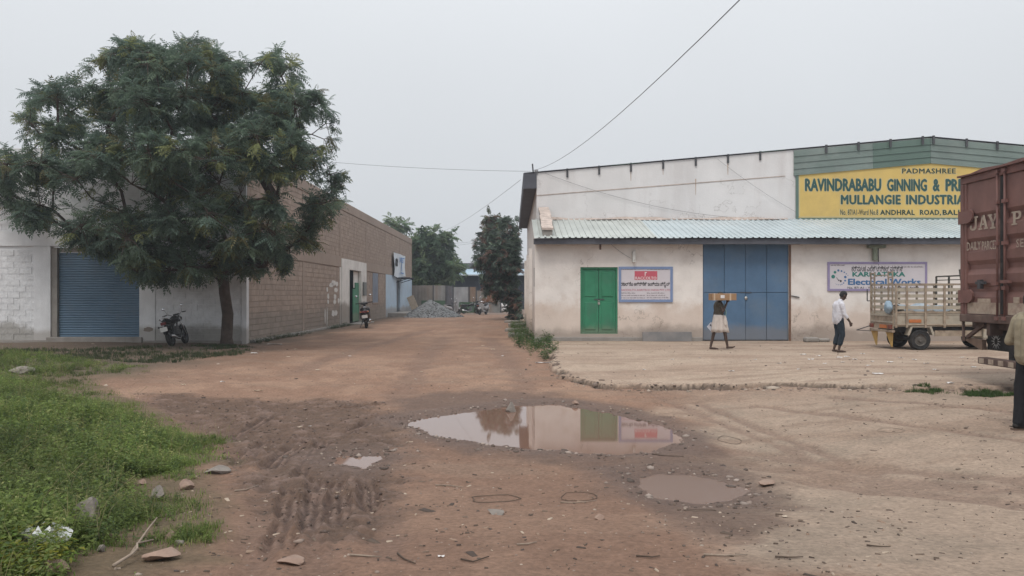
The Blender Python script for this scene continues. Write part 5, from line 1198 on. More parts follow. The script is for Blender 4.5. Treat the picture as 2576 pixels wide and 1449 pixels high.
blob('trousers', sp, 0.011, cloth('trousers_black', (0.016, 0.016, 0.019), 0.15), p3, 4, 0.010, 7)
for lx, ly in legs3:
    blob('shoe', [('c', (lx-0.06, ly, 0.05), 0.045, (lx+0.06, ly, 0.045), 0.044), ('c', (lx+0.06, ly, 0.045), 0.044, (lx+0.17, ly, 0.036), 0.034), ('c', (lx-0.03, ly, 0.09), 0.045, (lx, ly, 0.06), 0.05)], 0.01, mat('shoe_black', (0.022, 0.020, 0.019), 0.5, local=True), p3, 2)
    obj('shoe_sole', MB().prism([(lx-0.11, ly-0.04), (lx+0.1, ly-0.048), (lx+0.20, ly-0.03), (lx+0.215, ly), (lx+0.20, ly+0.03), (lx+0.1, ly+0.048), (lx-0.11, ly+0.04)], 'Z', -0.005, 0.018), mat('sole_brown', (0.12, 0.08, 0.06), 0.8, local=True), p3, local=True)

# ------------------------------------------------------------------ two-wheelers (forward is +X)
m_bk = mat('bike_black', (0.018, 0.018, 0.02), 0.35, 0.1, 6, local=True, spec=0.5)
m_tyre = mat('bike_tyre', (0.022, 0.021, 0.02), 0.85, 0.2, 10, (0.09, 0.07, 0.06), 5, 0.6, local=True)
m_chr = mat('chrome', (0.55, 0.55, 0.56), 0.25, 0.05, 5, metal=0.9, local=True)
m_seat = mat('seat_vinyl', (0.02, 0.02, 0.022), 0.6, 0.1, local=True)
m_tl = mat('tail_lamp_red', (0.12, 0.015, 0.015), 0.3, 0.1, local=True)
m_np = mat('plate_white', (0.55, 0.54, 0.52), 0.5, 0.06, local=True)
m_mir = mat('mirror_glass', (0.6, 0.62, 0.65), 0.06, 0.02, metal=1.0, local=True)
def wheel2(par, x, R, w, spoke=True):
    t = obj('wheel', MB().lathe([(R-0.075, -w*0.45), (R-0.03, -w*0.5), (R-0.006, -w*0.3), (R, 0), (R-0.006, w*0.3), (R-0.03, w*0.5), (R-0.075, w*0.45), (R-0.075, -w*0.45)], (x, 0, R), 'Y', 28), m_tyre, par, local=True, smooth='auto')
    mb = MB().lathe([(R-0.075, -w*0.42), (R-0.095, -w*0.40), (R-0.095, w*0.40), (R-0.075, w*0.42)], (x, 0, R), 'Y', 24).lathe([(0.0, -0.06), (0.05, -0.055), (0.05, 0.055), (0.0, 0.06)], (x, 0, R), 'Y', 14)
    for k in range(5):
        a = 2*PI*k/5; mb.bar((x+0.04*math.cos(a), 0, R+0.04*math.sin(a)), (x+(R-0.085)*math.cos(a), 0, R+(R-0.085)*math.sin(a)), 0.03, 0.03, (0,1,0))
    obj('rim', mb, mat('rim_dark', (0.09, 0.09, 0.095), 0.4, metal=0.5, local=True), t, local=True)
def mirrors(par, x, y, z, h=0.2, one=False):
    for s_ in ((1,) if one else (-1, 1)):
        st_ = obj('mirror', MB().tube([(x, s_*y, z), (x-0.02, s_*(y+0.02), z+h*0.6), (x-0.05, s_*(y+0.05), z+h)], 0.006, 6), m_chr, par, local=True)
        obj('mirror_glass', MB().sphere((x-0.055, s_*(y+0.06), z+h+0.03), (0.015, 0.055, 0.04), 14, 8), m_mir, st_, local=True, smooth=True)
def motorcycle(label):
    t = thing('motorcycle', label, 'motorcycle')
    wheel2(t, 0.0, 0.30, 0.11); wheel2(t, 1.27, 0.30, 0.09)
    q = lambda nme, mb, m, **k: obj(nme, mb, m, t, local=True, **k)
    q('frame', MB().tube([(1.0, 0, 0.88), (0.75, 0, 0.55), (0.55, 0, 0.32), (0.30, 0, 0.34), (0.25, 0, 0.62), (0.95, 0, 0.80)], 0.024, 8), m_bk)
    q('engine', MB().box(0.42, 0.80, -0.12, 0.12, 0.24, 0.50).box(0.58, 0.80, -0.085, 0.085, 0.50, 0.64), mat('engine_grey', (0.12, 0.12, 0.125), 0.45, 0.2, metal=0.5, local=True), bevel=0.03)
    blob('fuel_tank', [('c', (0.55, 0, 0.80), 0.09, (0.88, 0, 0.86), 0.12), ('e', (0.76, 0, 0.86), (0.20, 0.15, 0.12))], 0.015, m_bk, t, 4)
    blob('seat', [('c', (-0.10, 0, 0.84), 0.075, (0.25, 0, 0.79), 0.09), ('c', (0.25, 0, 0.79), 0.09, (0.50, 0, 0.80), 0.08), ('c', (-0.1, -0.05, 0.83), 0.05, (0.3, -0.07, 0.78), 0.06), ('c', (-0.1, 0.05, 0.83), 0.05, (0.3, 0.07, 0.78), 0.06)], 0.015, m_seat, t, 4)
    blob('tail_panel', [('c', (-0.24, 0, 0.78), 0.055, (0.25, -0.07, 0.66), 0.07), ('c', (-0.24, 0, 0.78), 0.055, (0.25, 0.07, 0.66), 0.07)], 0.014, m_bk, t, 3)
    q('tail_lamp', MB().box(-0.32, -0.26, -0.085, 0.085, 0.70, 0.80), m_tl, bevel=0.02)
    q('grab_rail', MB().tube([(0.1, -0.13, 0.82), (-0.22, -0.12, 0.90), (-0.30, -0.06, 0.92), (-0.30, 0.06, 0.92), (-0.22, 0.12, 0.90), (0.1, 0.13, 0.82)], 0.012, 8), m_chr, smooth=True)
    q('rear_mudguard', MB().tube([(0.15, 0, 0.63), (-0.10, 0, 0.68), (-0.28, 0, 0.58), (-0.36, 0, 0.42)], [0.05, 0.065, 0.06, 0.045], 8), m_bk, smooth=True)
    q('number_plate', MB().box(-0.375, -0.365, -0.11, 0.11, 0.50, 0.64), m_np)
    for s_ in (-1, 1):
        q('indicator', MB().tube([(-0.26, s_*0.05, 0.66), (-0.28, s_*0.15, 0.66)], 0.014, 6).sphere((-0.285, s_*0.17, 0.66), 0.032, 10, 8), m_bk, smooth=True)
        q('fork', MB().tube([(1.27, s_*0.075, 0.30), (1.05, s_*0.075, 0.93)], 0.026, 10), m_chr, smooth=True)
        q('shock_absorber', MB().tube([(0.02, s_*0.11, 0.32), (0.16, s_*0.11, 0.66)], 0.03, 10), m_bk)
        q('swing_arm', MB().tube([(0.0, s_*0.09, 0.30), (0.42, s_*0.09, 0.34)], 0.022, 8), m_bk)
        q('footrest', MB().tube([(0.35, s_*0.10, 0.34), (0.35, s_*0.24, 0.33)], 0.016, 6), m_bk)
        q('hand_grip', MB().tube([(0.90, s_*0.26, 1.05), (0.84, s_*0.38, 1.04)], 0.019, 8), m_seat)
    q('handlebar', MB().tube([(0.84, -0.36, 1.04), (0.92, -0.22, 1.06), (1.0, -0.08, 0.97), (1.0, 0.08, 0.97), (0.92, 0.22, 1.06), (0.84, 0.36, 1.04)], 0.012, 8), m_chr, smooth=True)
    q('headlamp', MB().lathe([(0.0, -0.10), (0.07, -0.09), (0.10, -0.02), (0.105, 0.05), (0.0, 0.07)], (1.14, 0, 0.88), 'X', 18), m_bk, smooth='auto')
    q('instrument_panel', MB().box(1.0, 1.10, -0.10, 0.10, 0.98, 1.05), m_bk, bevel=0.02)
    q('front_mudguard', MB().tube([(1.05, 0, 0.54), (1.22, 0, 0.635), (1.42, 0, 0.60), (1.55, 0, 0.48)], [0.05, 0.06, 0.06, 0.045], 8), m_bk, smooth=True)
    q('exhaust', MB().tube([(0.72, -0.12, 0.30), (0.45, -0.14, 0.20), (0.2, -0.15, 0.24), (-0.25, -0.17, 0.34)], [0.022, 0.024, 0.045, 0.05], 10), m_chr, smooth=True)
    q('chain_guard', MB().box(0.0, 0.42, 0.10, 0.125, 0.28, 0.42), m_bk, bevel=0.01)
    q('sprocket', MB().lathe([(0.0, 0.0), (0.075, 0.0), (0.075, -0.012), (0.03, -0.02), (0.0, -0.02)], (0.0, -0.10, 0.30), 'Y', 18), m_chr)
    q('side_stand', MB().tube([(0.48, 0.12, 0.26), (0.42, 0.30, 0.065)], 0.014, 6), m_bk)
    mirrors(t, 0.90, 0.24, 1.06, 0.18)
    return t
def scooter(label, body=None):
    t = thing('scooter', label, 'scooter'); bm_ = body or m_bk
    wheel2(t, 0.0, 0.235, 0.10); wheel2(t, 1.24, 0.235, 0.09)
    q = lambda nme, mb, m, **k: obj(nme, mb, m, t, local=True, **k)
    blob('rear_body', [('c', (-0.20, 0, 0.70), 0.10, (0.38, 0, 0.52), 0.15), ('c', (-0.05, -0.08, 0.60), 0.12, (0.35, -0.09, 0.46), 0.13), ('c', (-0.05, 0.08, 0.60), 0.12, (0.35, 0.09, 0.46), 0.13), ('c', (-0.28, 0, 0.68), 0.07, (-0.1, 0, 0.62), 0.12)], 0.016, bm_, t, 4)
    blob('seat', [('c', (-0.15, 0, 0.80), 0.075, (0.20, 0, 0.77), 0.085), ('c', (0.20, -0.04, 0.76), 0.07, (0.46, -0.03, 0.73), 0.06), ('c', (0.20, 0.04, 0.76), 0.07, (0.46, 0.03, 0.73), 0.06)], 0.015, m_seat, t, 3)
    q('footboard', MB().prism([(0.35, 0.24), (0.95, 0.24), (1.05, 0.34), (0.95, 0.31), (0.35, 0.31)], 'Y', -0.17, 0.17), bm_, bevel=0.02)
    blob('leg_shield', [('c', (1.02, -0.10, 0.36), 0.08, (0.98, -0.12, 0.74), 0.08), ('c', (1.02, 0.10, 0.36), 0.08, (0.98, 0.12, 0.74), 0.08), ('c', (1.06, 0, 0.45), 0.10, (1.02, 0, 0.82), 0.09)], 0.016, bm_, t, 4)
    blob('handlebar_cover', [('c', (0.94, -0.10, 0.98), 0.055, (0.94, 0.10, 0.98), 0.055), ('e', (0.99, 0, 0.98), (0.10, 0.09, 0.075)), ('c', (0.98, 0, 0.8), 0.05, (0.95, 0, 0.96), 0.05)], 0.014, bm_, t, 3)
    q('handlebar', MB().tube([(0.84, -0.34, 1.0), (0.92, -0.12, 0.99), (0.92, 0.12, 0.99), (0.84, 0.34, 1.0)], 0.015, 8), m_seat)
    q('headlamp', MB().lathe([(0.0, 0.03), (0.05, 0.02), (0.065, -0.02)], (1.08, 0, 0.98), 'X', 16), m_chr, smooth=True)
    q('fork', MB().tube([(1.24, 0.07, 0.235), (1.10, 0.04, 0.52)], 0.025, 8).tube([(1.24, -0.07, 0.235), (1.10, -0.04, 0.52)], 0.025, 8), m_bk)
    q('front_mudguard', MB().tube([(1.06, 0, 0.42), (1.20, 0, 0.50), (1.36, 0, 0.46), (1.46, 0, 0.36)], [0.05, 0.07, 0.065, 0.05], 10), bm_, smooth=True)
    q('rear_mudguard', MB().tube([(-0.1, 0, 0.50), (-0.28, 0, 0.44), (-0.36, 0, 0.30)], [0.05, 0.06, 0.05], 8), m_bk, smooth=True)
    q('tail_lamp', MB().box(-0.385, -0.33, -0.10, 0.10, 0.62, 0.70), m_tl, bevel=0.02)
    q('number_plate', MB().box(-0.385, -0.375, -0.11, 0.11, 0.42, 0.54), m_np)
    q('grab_rail', MB().tube([(0.05, -0.12, 0.80), (-0.25, -0.11, 0.84), (-0.32, 0, 0.85), (-0.25, 0.11, 0.84), (0.05, 0.12, 0.80)], 0.012, 8), m_chr, smooth=True)
    q('exhaust', MB().tube([(0.30, -0.16, 0.24), (0.0, -0.17, 0.26), (-0.28, -0.18, 0.32)], [0.025, 0.05, 0.05], 10), m_chr, smooth=True)
    for s_ in (-1, 1): q('indicator', MB().sphere((-0.34, s_*0.14, 0.66), (0.03, 0.04, 0.025), 10, 6), m_org, smooth=True)
    q('side_stand', MB().tube([(0.45, 0.14, 0.24), (0.40, 0.26, 0.05)], 0.013, 6), m_bk)
    mirrors(t, 0.90, 0.22, 1.0, 0.26)
    return t
mo = motorcycle('black motorcycle leaning on its stand beside the blue shutter')
q1 = g(434, 871, 0.02); mo.location = (q1.x, q1.y, gz(q1.x, q1.y)-0.02); mo.rotation_euler = (math.radians(-14), 0, math.radians(94))
mo.scale = (0.98,)*3
s0_ = scooter('black scooter parked by the white doorway of the brown wall')
q2 = g(922, 826); s0_.location = (q2.x, q2.y, 0.0); s0_.rotation_euler = (math.radians(-7), 0, math.radians(99)); s0_.scale = (1.22,)*3
m_gs_ = mat('scooter_grey', (0.24, 0.23, 0.23), 0.4, 0.1, local=True)
sc2 = scooter('grey scooter parked beside the gravel heap before the tin fence', m_gs_)
q3 = g(1126, 793); sc2.location = (q3.x, q3.y, 0); sc2.rotation_euler = (math.radians(-6), 0, math.radians(50))
sc3 = dup(s0_, g(1206, 790), math.radians(98), 'dark scooter before the rusty tin fence, left one of a close pair', 1.05)
sc4 = dup(sc2, g(1222, 791), math.radians(250), 'grey scooter before the rusty tin fence, right one of a close pair', 1.05)
mo2 = dup(mo, g(1167, 789), math.radians(20), 'motorcycle seen side-on against the green panel of the tin fence', 0.9)
for o in (sc3, sc4, mo2): o.rotation_euler.x = math.radians(-5); o.location.z = 0.0
# ------------------------------------------------------------------ trees
LEAF = leaf_mat('foliage', 0.5)
m_bark = mat('bark', (0.075, 0.055, 0.045), 0.95, 0.3, 6, (0.12, 0.10, 0.085), 3, 0.4, 0.8, 25)
def frames(D, rng):
    D = D/np.linalg.norm(D, axis=1, keepdims=True)
    R = rng.normal(size=D.shape); R -= D*(R*D).sum(1, keepdims=True); R /= np.linalg.norm(R, axis=1, keepdims=True)
    return D, R, np.cross(D, R)
def frond_template(pairs, ll, lw):
    """pinnate leaf of unit length along x, leaflets to +-y, drooping in z; quads (diamonds)"""
    V = []; Q = []
    def leaflet(o, d, l_, w_):
        d = np.array(d)/np.linalg.norm(d); s_ = np.cross(d, [0, 0, 1.0]); s_ /= np.linalg.norm(s_); b = len(V); o = np.array(o)
        V.extend([o, o + d*l_*0.45 + s_*w_/2, o + d*l_ + np.array([0, 0, -l_*0.25]), o + d*l_*0.45 - s_*w_/2]); Q.append((b, b+1, b+2, b+3))
    for i in range(pairs):
        t = 0.18 + 0.78*i/(pairs-1); z = -0.28*t*t; k = math.sin(PI*(0.25+0.6*t))
        for s_ in (-1, 1): leaflet((t, 0, z), (0.55, s_, -0.25), ll*k, lw)
    leaflet((0.97, 0, -0.27), (1, 0, -0.5), ll*0.8, lw)
    return np.array(V), np.array(Q)
def rosettes(tips, dirs, nper, length, tmpl, col_fn, rng, up=0.25, spread=1.0):
    """leaf fronds round every twig tip"""
    n = len(tips); N = n*nper
    T = np.repeat(tips, nper, 0); D = np.repeat(dirs, nper, 0)
    D = D*0.55 + rng.normal(size=(N, 3))*np.array([1, 1, 0.55])*spread*0.62; D[:, 2] += up*rng.uniform(-0.6, 1, N)
    T = T - np.repeat(dirs, nper, 0)*rng.uniform(0, 0.28, (N, 1))
    D /= np.linalg.norm(D, axis=1, keepdims=True)
    Z = np.array([0, 0, 1.0]) + rng.normal(size=(N, 3))*0.35; Z -= D*(Z*D).sum(1, keepdims=True); Z /= np.linalg.norm(Z, axis=1, keepdims=True)
    Y = np.cross(Z, D); ln = length*rng.uniform(0.65, 1.25, N)
    tv, tq = tmpl
    P = T[:, None, :] + ln[:, None, None]*(tv[None, :, 0:1]*D[:, None, :] + tv[None, :, 1:2]*Y[:, None, :] + tv[None, :, 2:3]*Z[:, None, :])
    P[:, :, 2] -= 0.10*ln[:, None]*(tv[None, :, 0]**2)
    Fq = (tq[None] + (np.arange(N)*len(tv))[:, None, None]).reshape(-1, 4)
    c = col_fn(N, np.repeat(np.arange(n), nper), rng)
    return P.reshape(-1, 3), Fq, np.repeat(c, len(tv), 0)
def grow(root_pts, clumps, rng):
    """join clump centres to a skeleton: each to the nearest node that lies lower/inward. returns edges & radii"""
    nodes = [np.array(p) for p in root_pts]; parent = [-1] + list(range(len(root_pts)-1)); 
    base = np.array(root_pts[-1]); order = np.argsort([np.linalg.norm(c-base) for c in clumps]); cid = {}
    for i in order:
        c = clumps[i]; best = None
        for j, nd in enumerate(nodes):
            if j < max(len(root_pts)-3, 0): continue
            d = np.linalg.norm(c-nd) + 0.35*np.linalg.norm(nd-base) + (1.2 if nd[2] > c[2]+0.4 else 0)
            if best is None or d < best[0]: best = (d, j)
        j = best[1]; a = nodes[j]; L_ = np.linalg.norm(c-a); k = max(1, int(L_/0.6)); prev = j
        side = rng.normal(size=3)*0.10*L_
        for s_ in range(1, k+1):
            t = s_/k; p = a + (c-a)*t + side*math.sin(PI*t) + np.array([0, 0, 0.10*L_*math.sin(PI*t)])
            nodes.append(p); parent.append(prev); prev = len(nodes)-1
        cid[i] = prev
    w = np.zeros(len(nodes))
    for v in cid.values(): w[v] += 1
    for i in range(len(nodes)-1, 0, -1): w[parent[i]] += w[i]
    return nodes, parent, w
def build_tree(name, label, base, trunk, r0, clumps, tips_per, clump_r, nper, flen, tmpl, col_fn, seed, tip_ok=None, cat='tree', group=None, shell=0.55, twig_r=0.012, up=0.25):
    rng = np.random.default_rng(seed)
    t = thing(name, label, cat, base, 0, group)
    nodes, parent, w = grow(trunk, clumps, rng)
    wt = w[len(trunk)-1] or 1
    mb = MB(); R = [max(r0*0.86*(x/wt)**0.62, twig_r*1.1) for x in w]
    tr = MB(); m_ = len(trunk); tr.tube([Vector(p) for p in trunk], [r0*(1.35 if i == 0 else 1.0-0.14*i/(m_-1)) for i in range(m_)], 12)
    obj('trunk', tr, m_bark, t, smooth=True)
    for i in range(m_, len(nodes)):
        j = parent[i]; mb.tube([Vector(nodes[j]), Vector(nodes[i])], [min(R[j], R[i]*1.25), R[i]], 6, cap=False)
    tips = []; dirs = []
    for ci, c in enumerate(clumps):
        n_ = int(tips_per*rng.uniform(0.75, 1.25)); d = rng.normal(size=(n_, 3)); d /= np.linalg.norm(d, axis=1, keepdims=True)
        rad = clump_r[ci]*(shell + (1-shell)*rng.uniform(0, 1, (n_, 1)))*np.array([1, 1, 0.9])
        p = c + d*rad
        if tip_ok is not None:
            k = tip_ok(p); p = p[k]; d = d[k]
        for q_, e in zip(p, d):
            mid = c + (q_-c)*0.5 + np.array([0, 0, 0.06]); mb.tube([Vector(c), Vector(mid), Vector(q_)], [twig_r, twig_r*0.8, twig_r*0.4], 3, cap=False)
        tips.append(p); dirs.append(d)
    tips = np.concatenate(tips); dirs = np.concatenate(dirs)
    obj('branches', mb, m_bark, t, fix=False)
    V, Fq, c = rosettes(tips, dirs, nper, flen, tmpl, col_fn, rng, up)
    V = V - np.array(base)
    o = fast_mesh('crown', V, Fq, LEAF, t, c)
    return t, len(Fq)
def pal(cols, wts, jit=0.25):
    cols = np.array(cols)
    def f(N, tip, rng):
        nt_ = tip.max()+1
        ct = rng.choice(len(cols), nt_, p=np.array(wts)/sum(wts)); b = rng.uniform(1-jit, 1+jit, (nt_, 1))
        c = cols[ct]*b; return c[tip]*rng.uniform(1-jit, 1+jit, (N, 1))
    return f
# --- big neem in front of the white facade
TY = 24.3
tb = g(570, 869); tb = Vector((at(570, 869, tb.y).x, tb.y, 0.0))
TY = tb.y
OUT = [(-60,400),(0,368),(60,378),(48,300),(70,230),(110,210),(185,205),(190,180),(235,140),(300,102),(355,93),(400,118),(430,125),(470,92),(500,95),(545,125),(600,140),(650,150),(690,118),(740,145),(762,195),(805,225),(845,290),(836,365),(800,395),(840,420),(864,430),(862,520),(825,560),(800,600),(795,620),(735,640),(712,690),(680,705),(640,690),(600,700),(540,692),(470,702),(410,712),(340,705),(305,672),(300,650),(240,640),(165,605),(140,570),(60,570),(20,530),(0,505),(-60,500)]
OUTW = [((u*S-CX)/F, -(v*S-HY)/F) for u, v in OUT]        # direction slopes
def in_out(p, m=0.0):
    d = poly_sd(p[:, 0]/p[:, 1], (p[:, 2]-CH)/p[:, 1], OUTW); return d < m
rng = np.random.default_rng(5)
cen = np.array([at(430, 400, TY-0.6)[:]][0]); clumps = []
HOLES = [(330,495,55,14),(560,440,40,16),(650,470,60,20),(790,330,30,35),(760,470,45,22),(250,180,30,22),(520,190,22,25),(140,500,60,18),(120,280,40,22),(640,200,40,25),(215,470,45,16)]
def in_hole(p):
    u = (p[:, 0]/p[:, 1]*F + CX)/S; v = (HY - (p[:, 2]-CH)/p[:, 1]*F)/S; r_ = np.zeros(len(p), bool)
    for a, b_, c, d in HOLES: r_ |= ((u-a)/c)**2 + ((v-b_)/d)**2 < 1
    return r_
tries = 0
for u, v, dy in ((335,668,-1.2),(385,682,-0.4),(430,680,-1.6),(480,675,-0.6),(520,672,-2.0),(620,672,-0.8),(665,672,-1.6),(690,650,0.0),(350,640,-2.0),(410,650,0.3),(300,625,-0.6),(250,605,-1.5),(190,585,-0.4),(760,600,-1.0),(780,570,0.2),(730,620,-0.3),(700,600,-1.8),(800,530,-0.8),(835,500,0.1),(845,470,-0.6),(830,440,-0.4),(110,545,-0.6),(60,530,0.2),(30,490,-0.4),(10,440,-0.8),(30,410,0.2),(-20,430,0.2),(-25,470,-0.6),(90,260,-0.3),(75,310,-0.8),(820,310,-0.4),(815,350,0.3),(725,170,-0.3),(700,145,0.2),(490,115,-0.3),(350,115,-0.3),(300,125,0.4),(250,160,-0.4)):
    clumps.append(np.array(at(u, v, TY + dy)[:]))
while len(clumps) < 180 and tries < 60000:
    tries += 1
    u = rng.uniform(-50, 870); v = rng.uniform(95, 705)
    rr_ = min(1, math.hypot((u-410)/470, (v-410)/330)); dmax = 3.9*math.sqrt(1-rr_*rr_) + 0.25
    yy = TY - 0.7 + rng.uniform(-1, 1)*dmax
    p = np.array(at(u, v, yy)[:])
    if yy > 25.4 and p[2] < 7.0: continue
    if p[2] < 2.3 and math.hypot(p[0]-tb.x, p[1]-tb.y) < 0.9: continue
    if not in_out(p[None], -0.006)[0] or in_hole(p[None])[0]: continue
    if any(np.linalg.norm(p-c) < 0.72 for c in clumps): continue
    clumps.append(p)
def neem_ok(p):
    return in_out(p, 0.002) & ~in_hole(p) & ~((p[:, 1] > 25.6) & (p[:, 2] < 6.9)) & (p[:, 2] > 1.95)
trunk = [tb + Vector((0.02, 0, -0.15)), tb + Vector((0.0, 0, 0.25)), tb + Vector((0.04, 0, 1.0)), tb + Vector((-0.06, -0.02, 1.7)), tb + Vector((-0.10, -0.05, 2.4)), tb + Vector((-0.35, -0.15, 3.2))]
neem_col = pal([(0.115, 0.165, 0.118), (0.135, 0.185, 0.128), (0.102, 0.148, 0.118), (0.20, 0.22, 0.095), (0.17, 0.16, 0.08)], [5, 4, 4, 1.6, 0.5], 0.26)
tmpl = frond_template(5, 0.36, 0.125)
neem, nf = build_tree('neem_tree', 'tall spreading dark green tree growing before the white block facade', (tb.x, tb.y, 0), [p[:] for p in trunk], 0.185, clumps, 20, [rng.uniform(0.55, 0.95) for _ in clumps], 10, 0.29, tmpl, neem_col, 3, neem_ok, up=0.12)
# one low limb leaving the trunk to the left
obj('branch', MB().tube([tb + Vector((0.0, -0.02, 1.85)), tb + Vector((-0.22, -0.1, 2.15)), tb + Vector((-0.55, -0.2, 2.35)), tb + Vector((-1.2, -0.4, 2.6))], [0.085, 0.075, 0.06, 0.04], 8), m_bark, neem, smooth=True)
# --- tree behind the warehouse at the alley end
def simple_tree(name, label, cu, cv, ru, rv, Y, depth, ncl, base_u, cols, seed, tips_per, nper, flen, tm, outl=None, crr=(0.7, 1.2), up=0.25, extra=()):
    rg = np.random.default_rng(seed); cl = [np.array(at(*e)[:]) for e in extra]; tr_ = 0
    while len(cl) < ncl and tr_ < 20000:
        tr_ += 1; a = rg.normal(size=3); a /= np.linalg.norm(a); rad = rg.uniform(0.25, 1)**0.5; a *= rad
        p = np.array(at(cu+a[0]*ru, cv-a[2]*rv, Y+a[1]*depth)[:])
        if outl is not None and not outl(p[None])[0]: continue
        if any(np.linalg.norm(p-c) < 0.55*crr[0] for c in cl): continue
        cl.append(p)
    b_ = at(base_u, 740, Y); b_.z = 0
    top = at(cu, cv+rv*0.55, Y)
    trunk_ = [b_ + Vector((0, 0, -0.2)), b_ + (top-b_)*0.35, b_ + (top-b_)*0.7, top]
    return build_tree(name, label, tuple(b_), [p[:] for p in trunk_], 0.16, cl, tips_per, [rg.uniform(*crr) for _ in cl], nper, flen, tm, pal(cols, [1]*len(cols), 0.3), seed, outl, up=up)
tm2 = frond_template(4, 0.5, 0.26)
simple_tree('neem_tree', 'leafy green tree rising behind the far end of the brown wall', 1080, 655, 75, 85, 76.0, 3.5, 46, 1075, [(0.12, 0.18, 0.105), (0.095, 0.15, 0.095), (0.16, 0.21, 0.11)], 21, 14, 6, 0.62, tm2, crr=(0.8, 1.3))
simple_tree('neem_tree', 'thin tree top showing above the brown wall parapet', 990, 585, 35, 40, 80.0, 2.0, 9, 990, [(0.12, 0.18, 0.105), (0.16, 0.21, 0.11)], 22, 8, 5, 0.6, tm2, crr=(0.6, 0.9))
def ok_r(p): return p[:, 0] < 0.45
simple_tree('neem_tree', 'dark bushy tree with reddish leaves crowding the side of the white warehouse', 1275, 652, 72, 98, 50.5, 1.6, 58, 1297, [(0.105, 0.14, 0.11)]*8 + [(0.13, 0.175, 0.125)]*3 + [(0.23, 0.15, 0.12)]*2, 23, 22, 8, 0.27, tm2, ok_r, crr=(0.5, 0.8), extra=((1305,752,50),(1312,765,49.5),(1300,775,50.5),(1312,785,49),(1304,795,50),(1292,785,51),(1296,762,50)))
simple_tree('neem_tree', 'sparse young tree with coppery leaf tips behind the bushy tree', 1248, 585, 30, 52, 54.0, 0.9, 12, 1302, [(0.10, 0.12, 0.065), (0.19, 0.10, 0.075), (0.15, 0.11, 0.07)], 24, 8, 5, 0.42, tm2, ok_r, crr=(0.35, 0.6))

# ------------------------------------------------------------------ weeds and grass
def weed_template(seed, nstem, h, nleaf, ll, lw, spread):
    rg = np.random.default_rng(seed); V = []; Q = []
    for s_ in range(nstem):
        a = rg.uniform(0, 2*PI); lean = rg.uniform(0.1, spread); hh = h*rg.uniform(0.6, 1.1)
        for k in range(nleaf):
            t = (k+0.6)/nleaf; o = np.array([math.cos(a)*lean*t, math.sin(a)*lean*t, hh*t]); b_ = rg.uniform(0, 2*PI)
            d = np.array([math.cos(b_), math.sin(b_), rg.uniform(-0.3, 0.7)]); d /= np.linalg.norm(d); sd = np.cross(d, [0, 0, 1]); sd /= np.linalg.norm(sd)
            l_ = ll*rg.uniform(0.6, 1.2); w_ = lw*rg.uniform(0.7, 1.2); i = len(V)
            V.extend([o, o+d*l_*0.5+sd*w_/2, o+d*l_+np.array([0, 0, -0.25*l_]), o+d*l_*0.5-sd*w_/2]); Q.append((i, i+1, i+2, i+3))
        i = len(V); V.extend([np.array([0.002, 0, 0]), np.array([-0.002, 0, 0]), np.array([math.cos(a)*lean-0.001, math.sin(a)*lean, hh]), np.array([math.cos(a)*lean+0.001, math.sin(a)*lean, hh])]); Q.append((i, i+1, i+2, i+3))
    return np.array(V), np.array(Q)
def grass_template(seed, nb, h, w, spread):
    rg = np.random.default_rng(seed); V = []; Q = []
    for s_ in range(nb):
        a = rg.uniform(0, 2*PI); o = np.array([rg.normal()*spread, rg.normal()*spread, 0]); d = np.array([math.cos(a), math.sin(a), 0]); sd = np.array([-d[1], d[0], 0]); hh = h*rg.uniform(0.5, 1.2); le = hh*rg.uniform(0.2, 0.8)
        i = len(V); m_ = o + d*le*0.4 + np.array([0, 0, hh*0.65]); V.extend([o-sd*w/2, o+sd*w/2, m_+sd*w*0.4, m_-sd*w*0.4]); Q.append((i, i+1, i+2, i+3))
        j = len(V); V.extend([m_-sd*w*0.4, m_+sd*w*0.4, o+d*le+np.array([0, 0, hh*0.95]), o+d*le+np.array([0, 0, hh*0.96])]); Q.append((j, j+1, j+2, j+3))
    return np.array(V), np.array(Q)
def scatter(pts, tmpls, scale, cols, rng):
    VV = []; FF = []; CC = []; off = 0
    which = rng.integers(0, len(tmpls), len(pts))
    for ti, (tv, tq) in enumerate(tmpls):
        k = which == ti; P_ = pts[k]; s_ = scale[k]; n_ = len(P_)
        if not n_: continue
        a = rng.uniform(0, 2*PI, n_); ca, sa = np.cos(a), np.sin(a)
        X = (tv[None, :, 0]*ca[:, None] - tv[None, :, 1]*sa[:, None])*s_[:, None] + P_[:, None, 0]
        Y = (tv[None, :, 0]*sa[:, None] + tv[None, :, 1]*ca[:, None])*s_[:, None] + P_[:, None, 1]
        Z = tv[None, :, 2]*s_[:, None] + P_[:, None, 2]
        VV.append(np.stack([X, Y, Z], -1).reshape(-1, 3)); FF.append((tq[None] + (np.arange(n_)*len(tv))[:, None, None]).reshape(-1, 4) + off); off += n_*len(tv)
        c = cols[k][:, None, :]*(0.75 + 0.5*rng.uniform(0, 1, (n_, len(tv)//4, 1)))
        CC.append(np.repeat(c, 4, 1).reshape(-1, 3))
    return np.concatenate(VV), np.concatenate(FF), np.concatenate(CC)
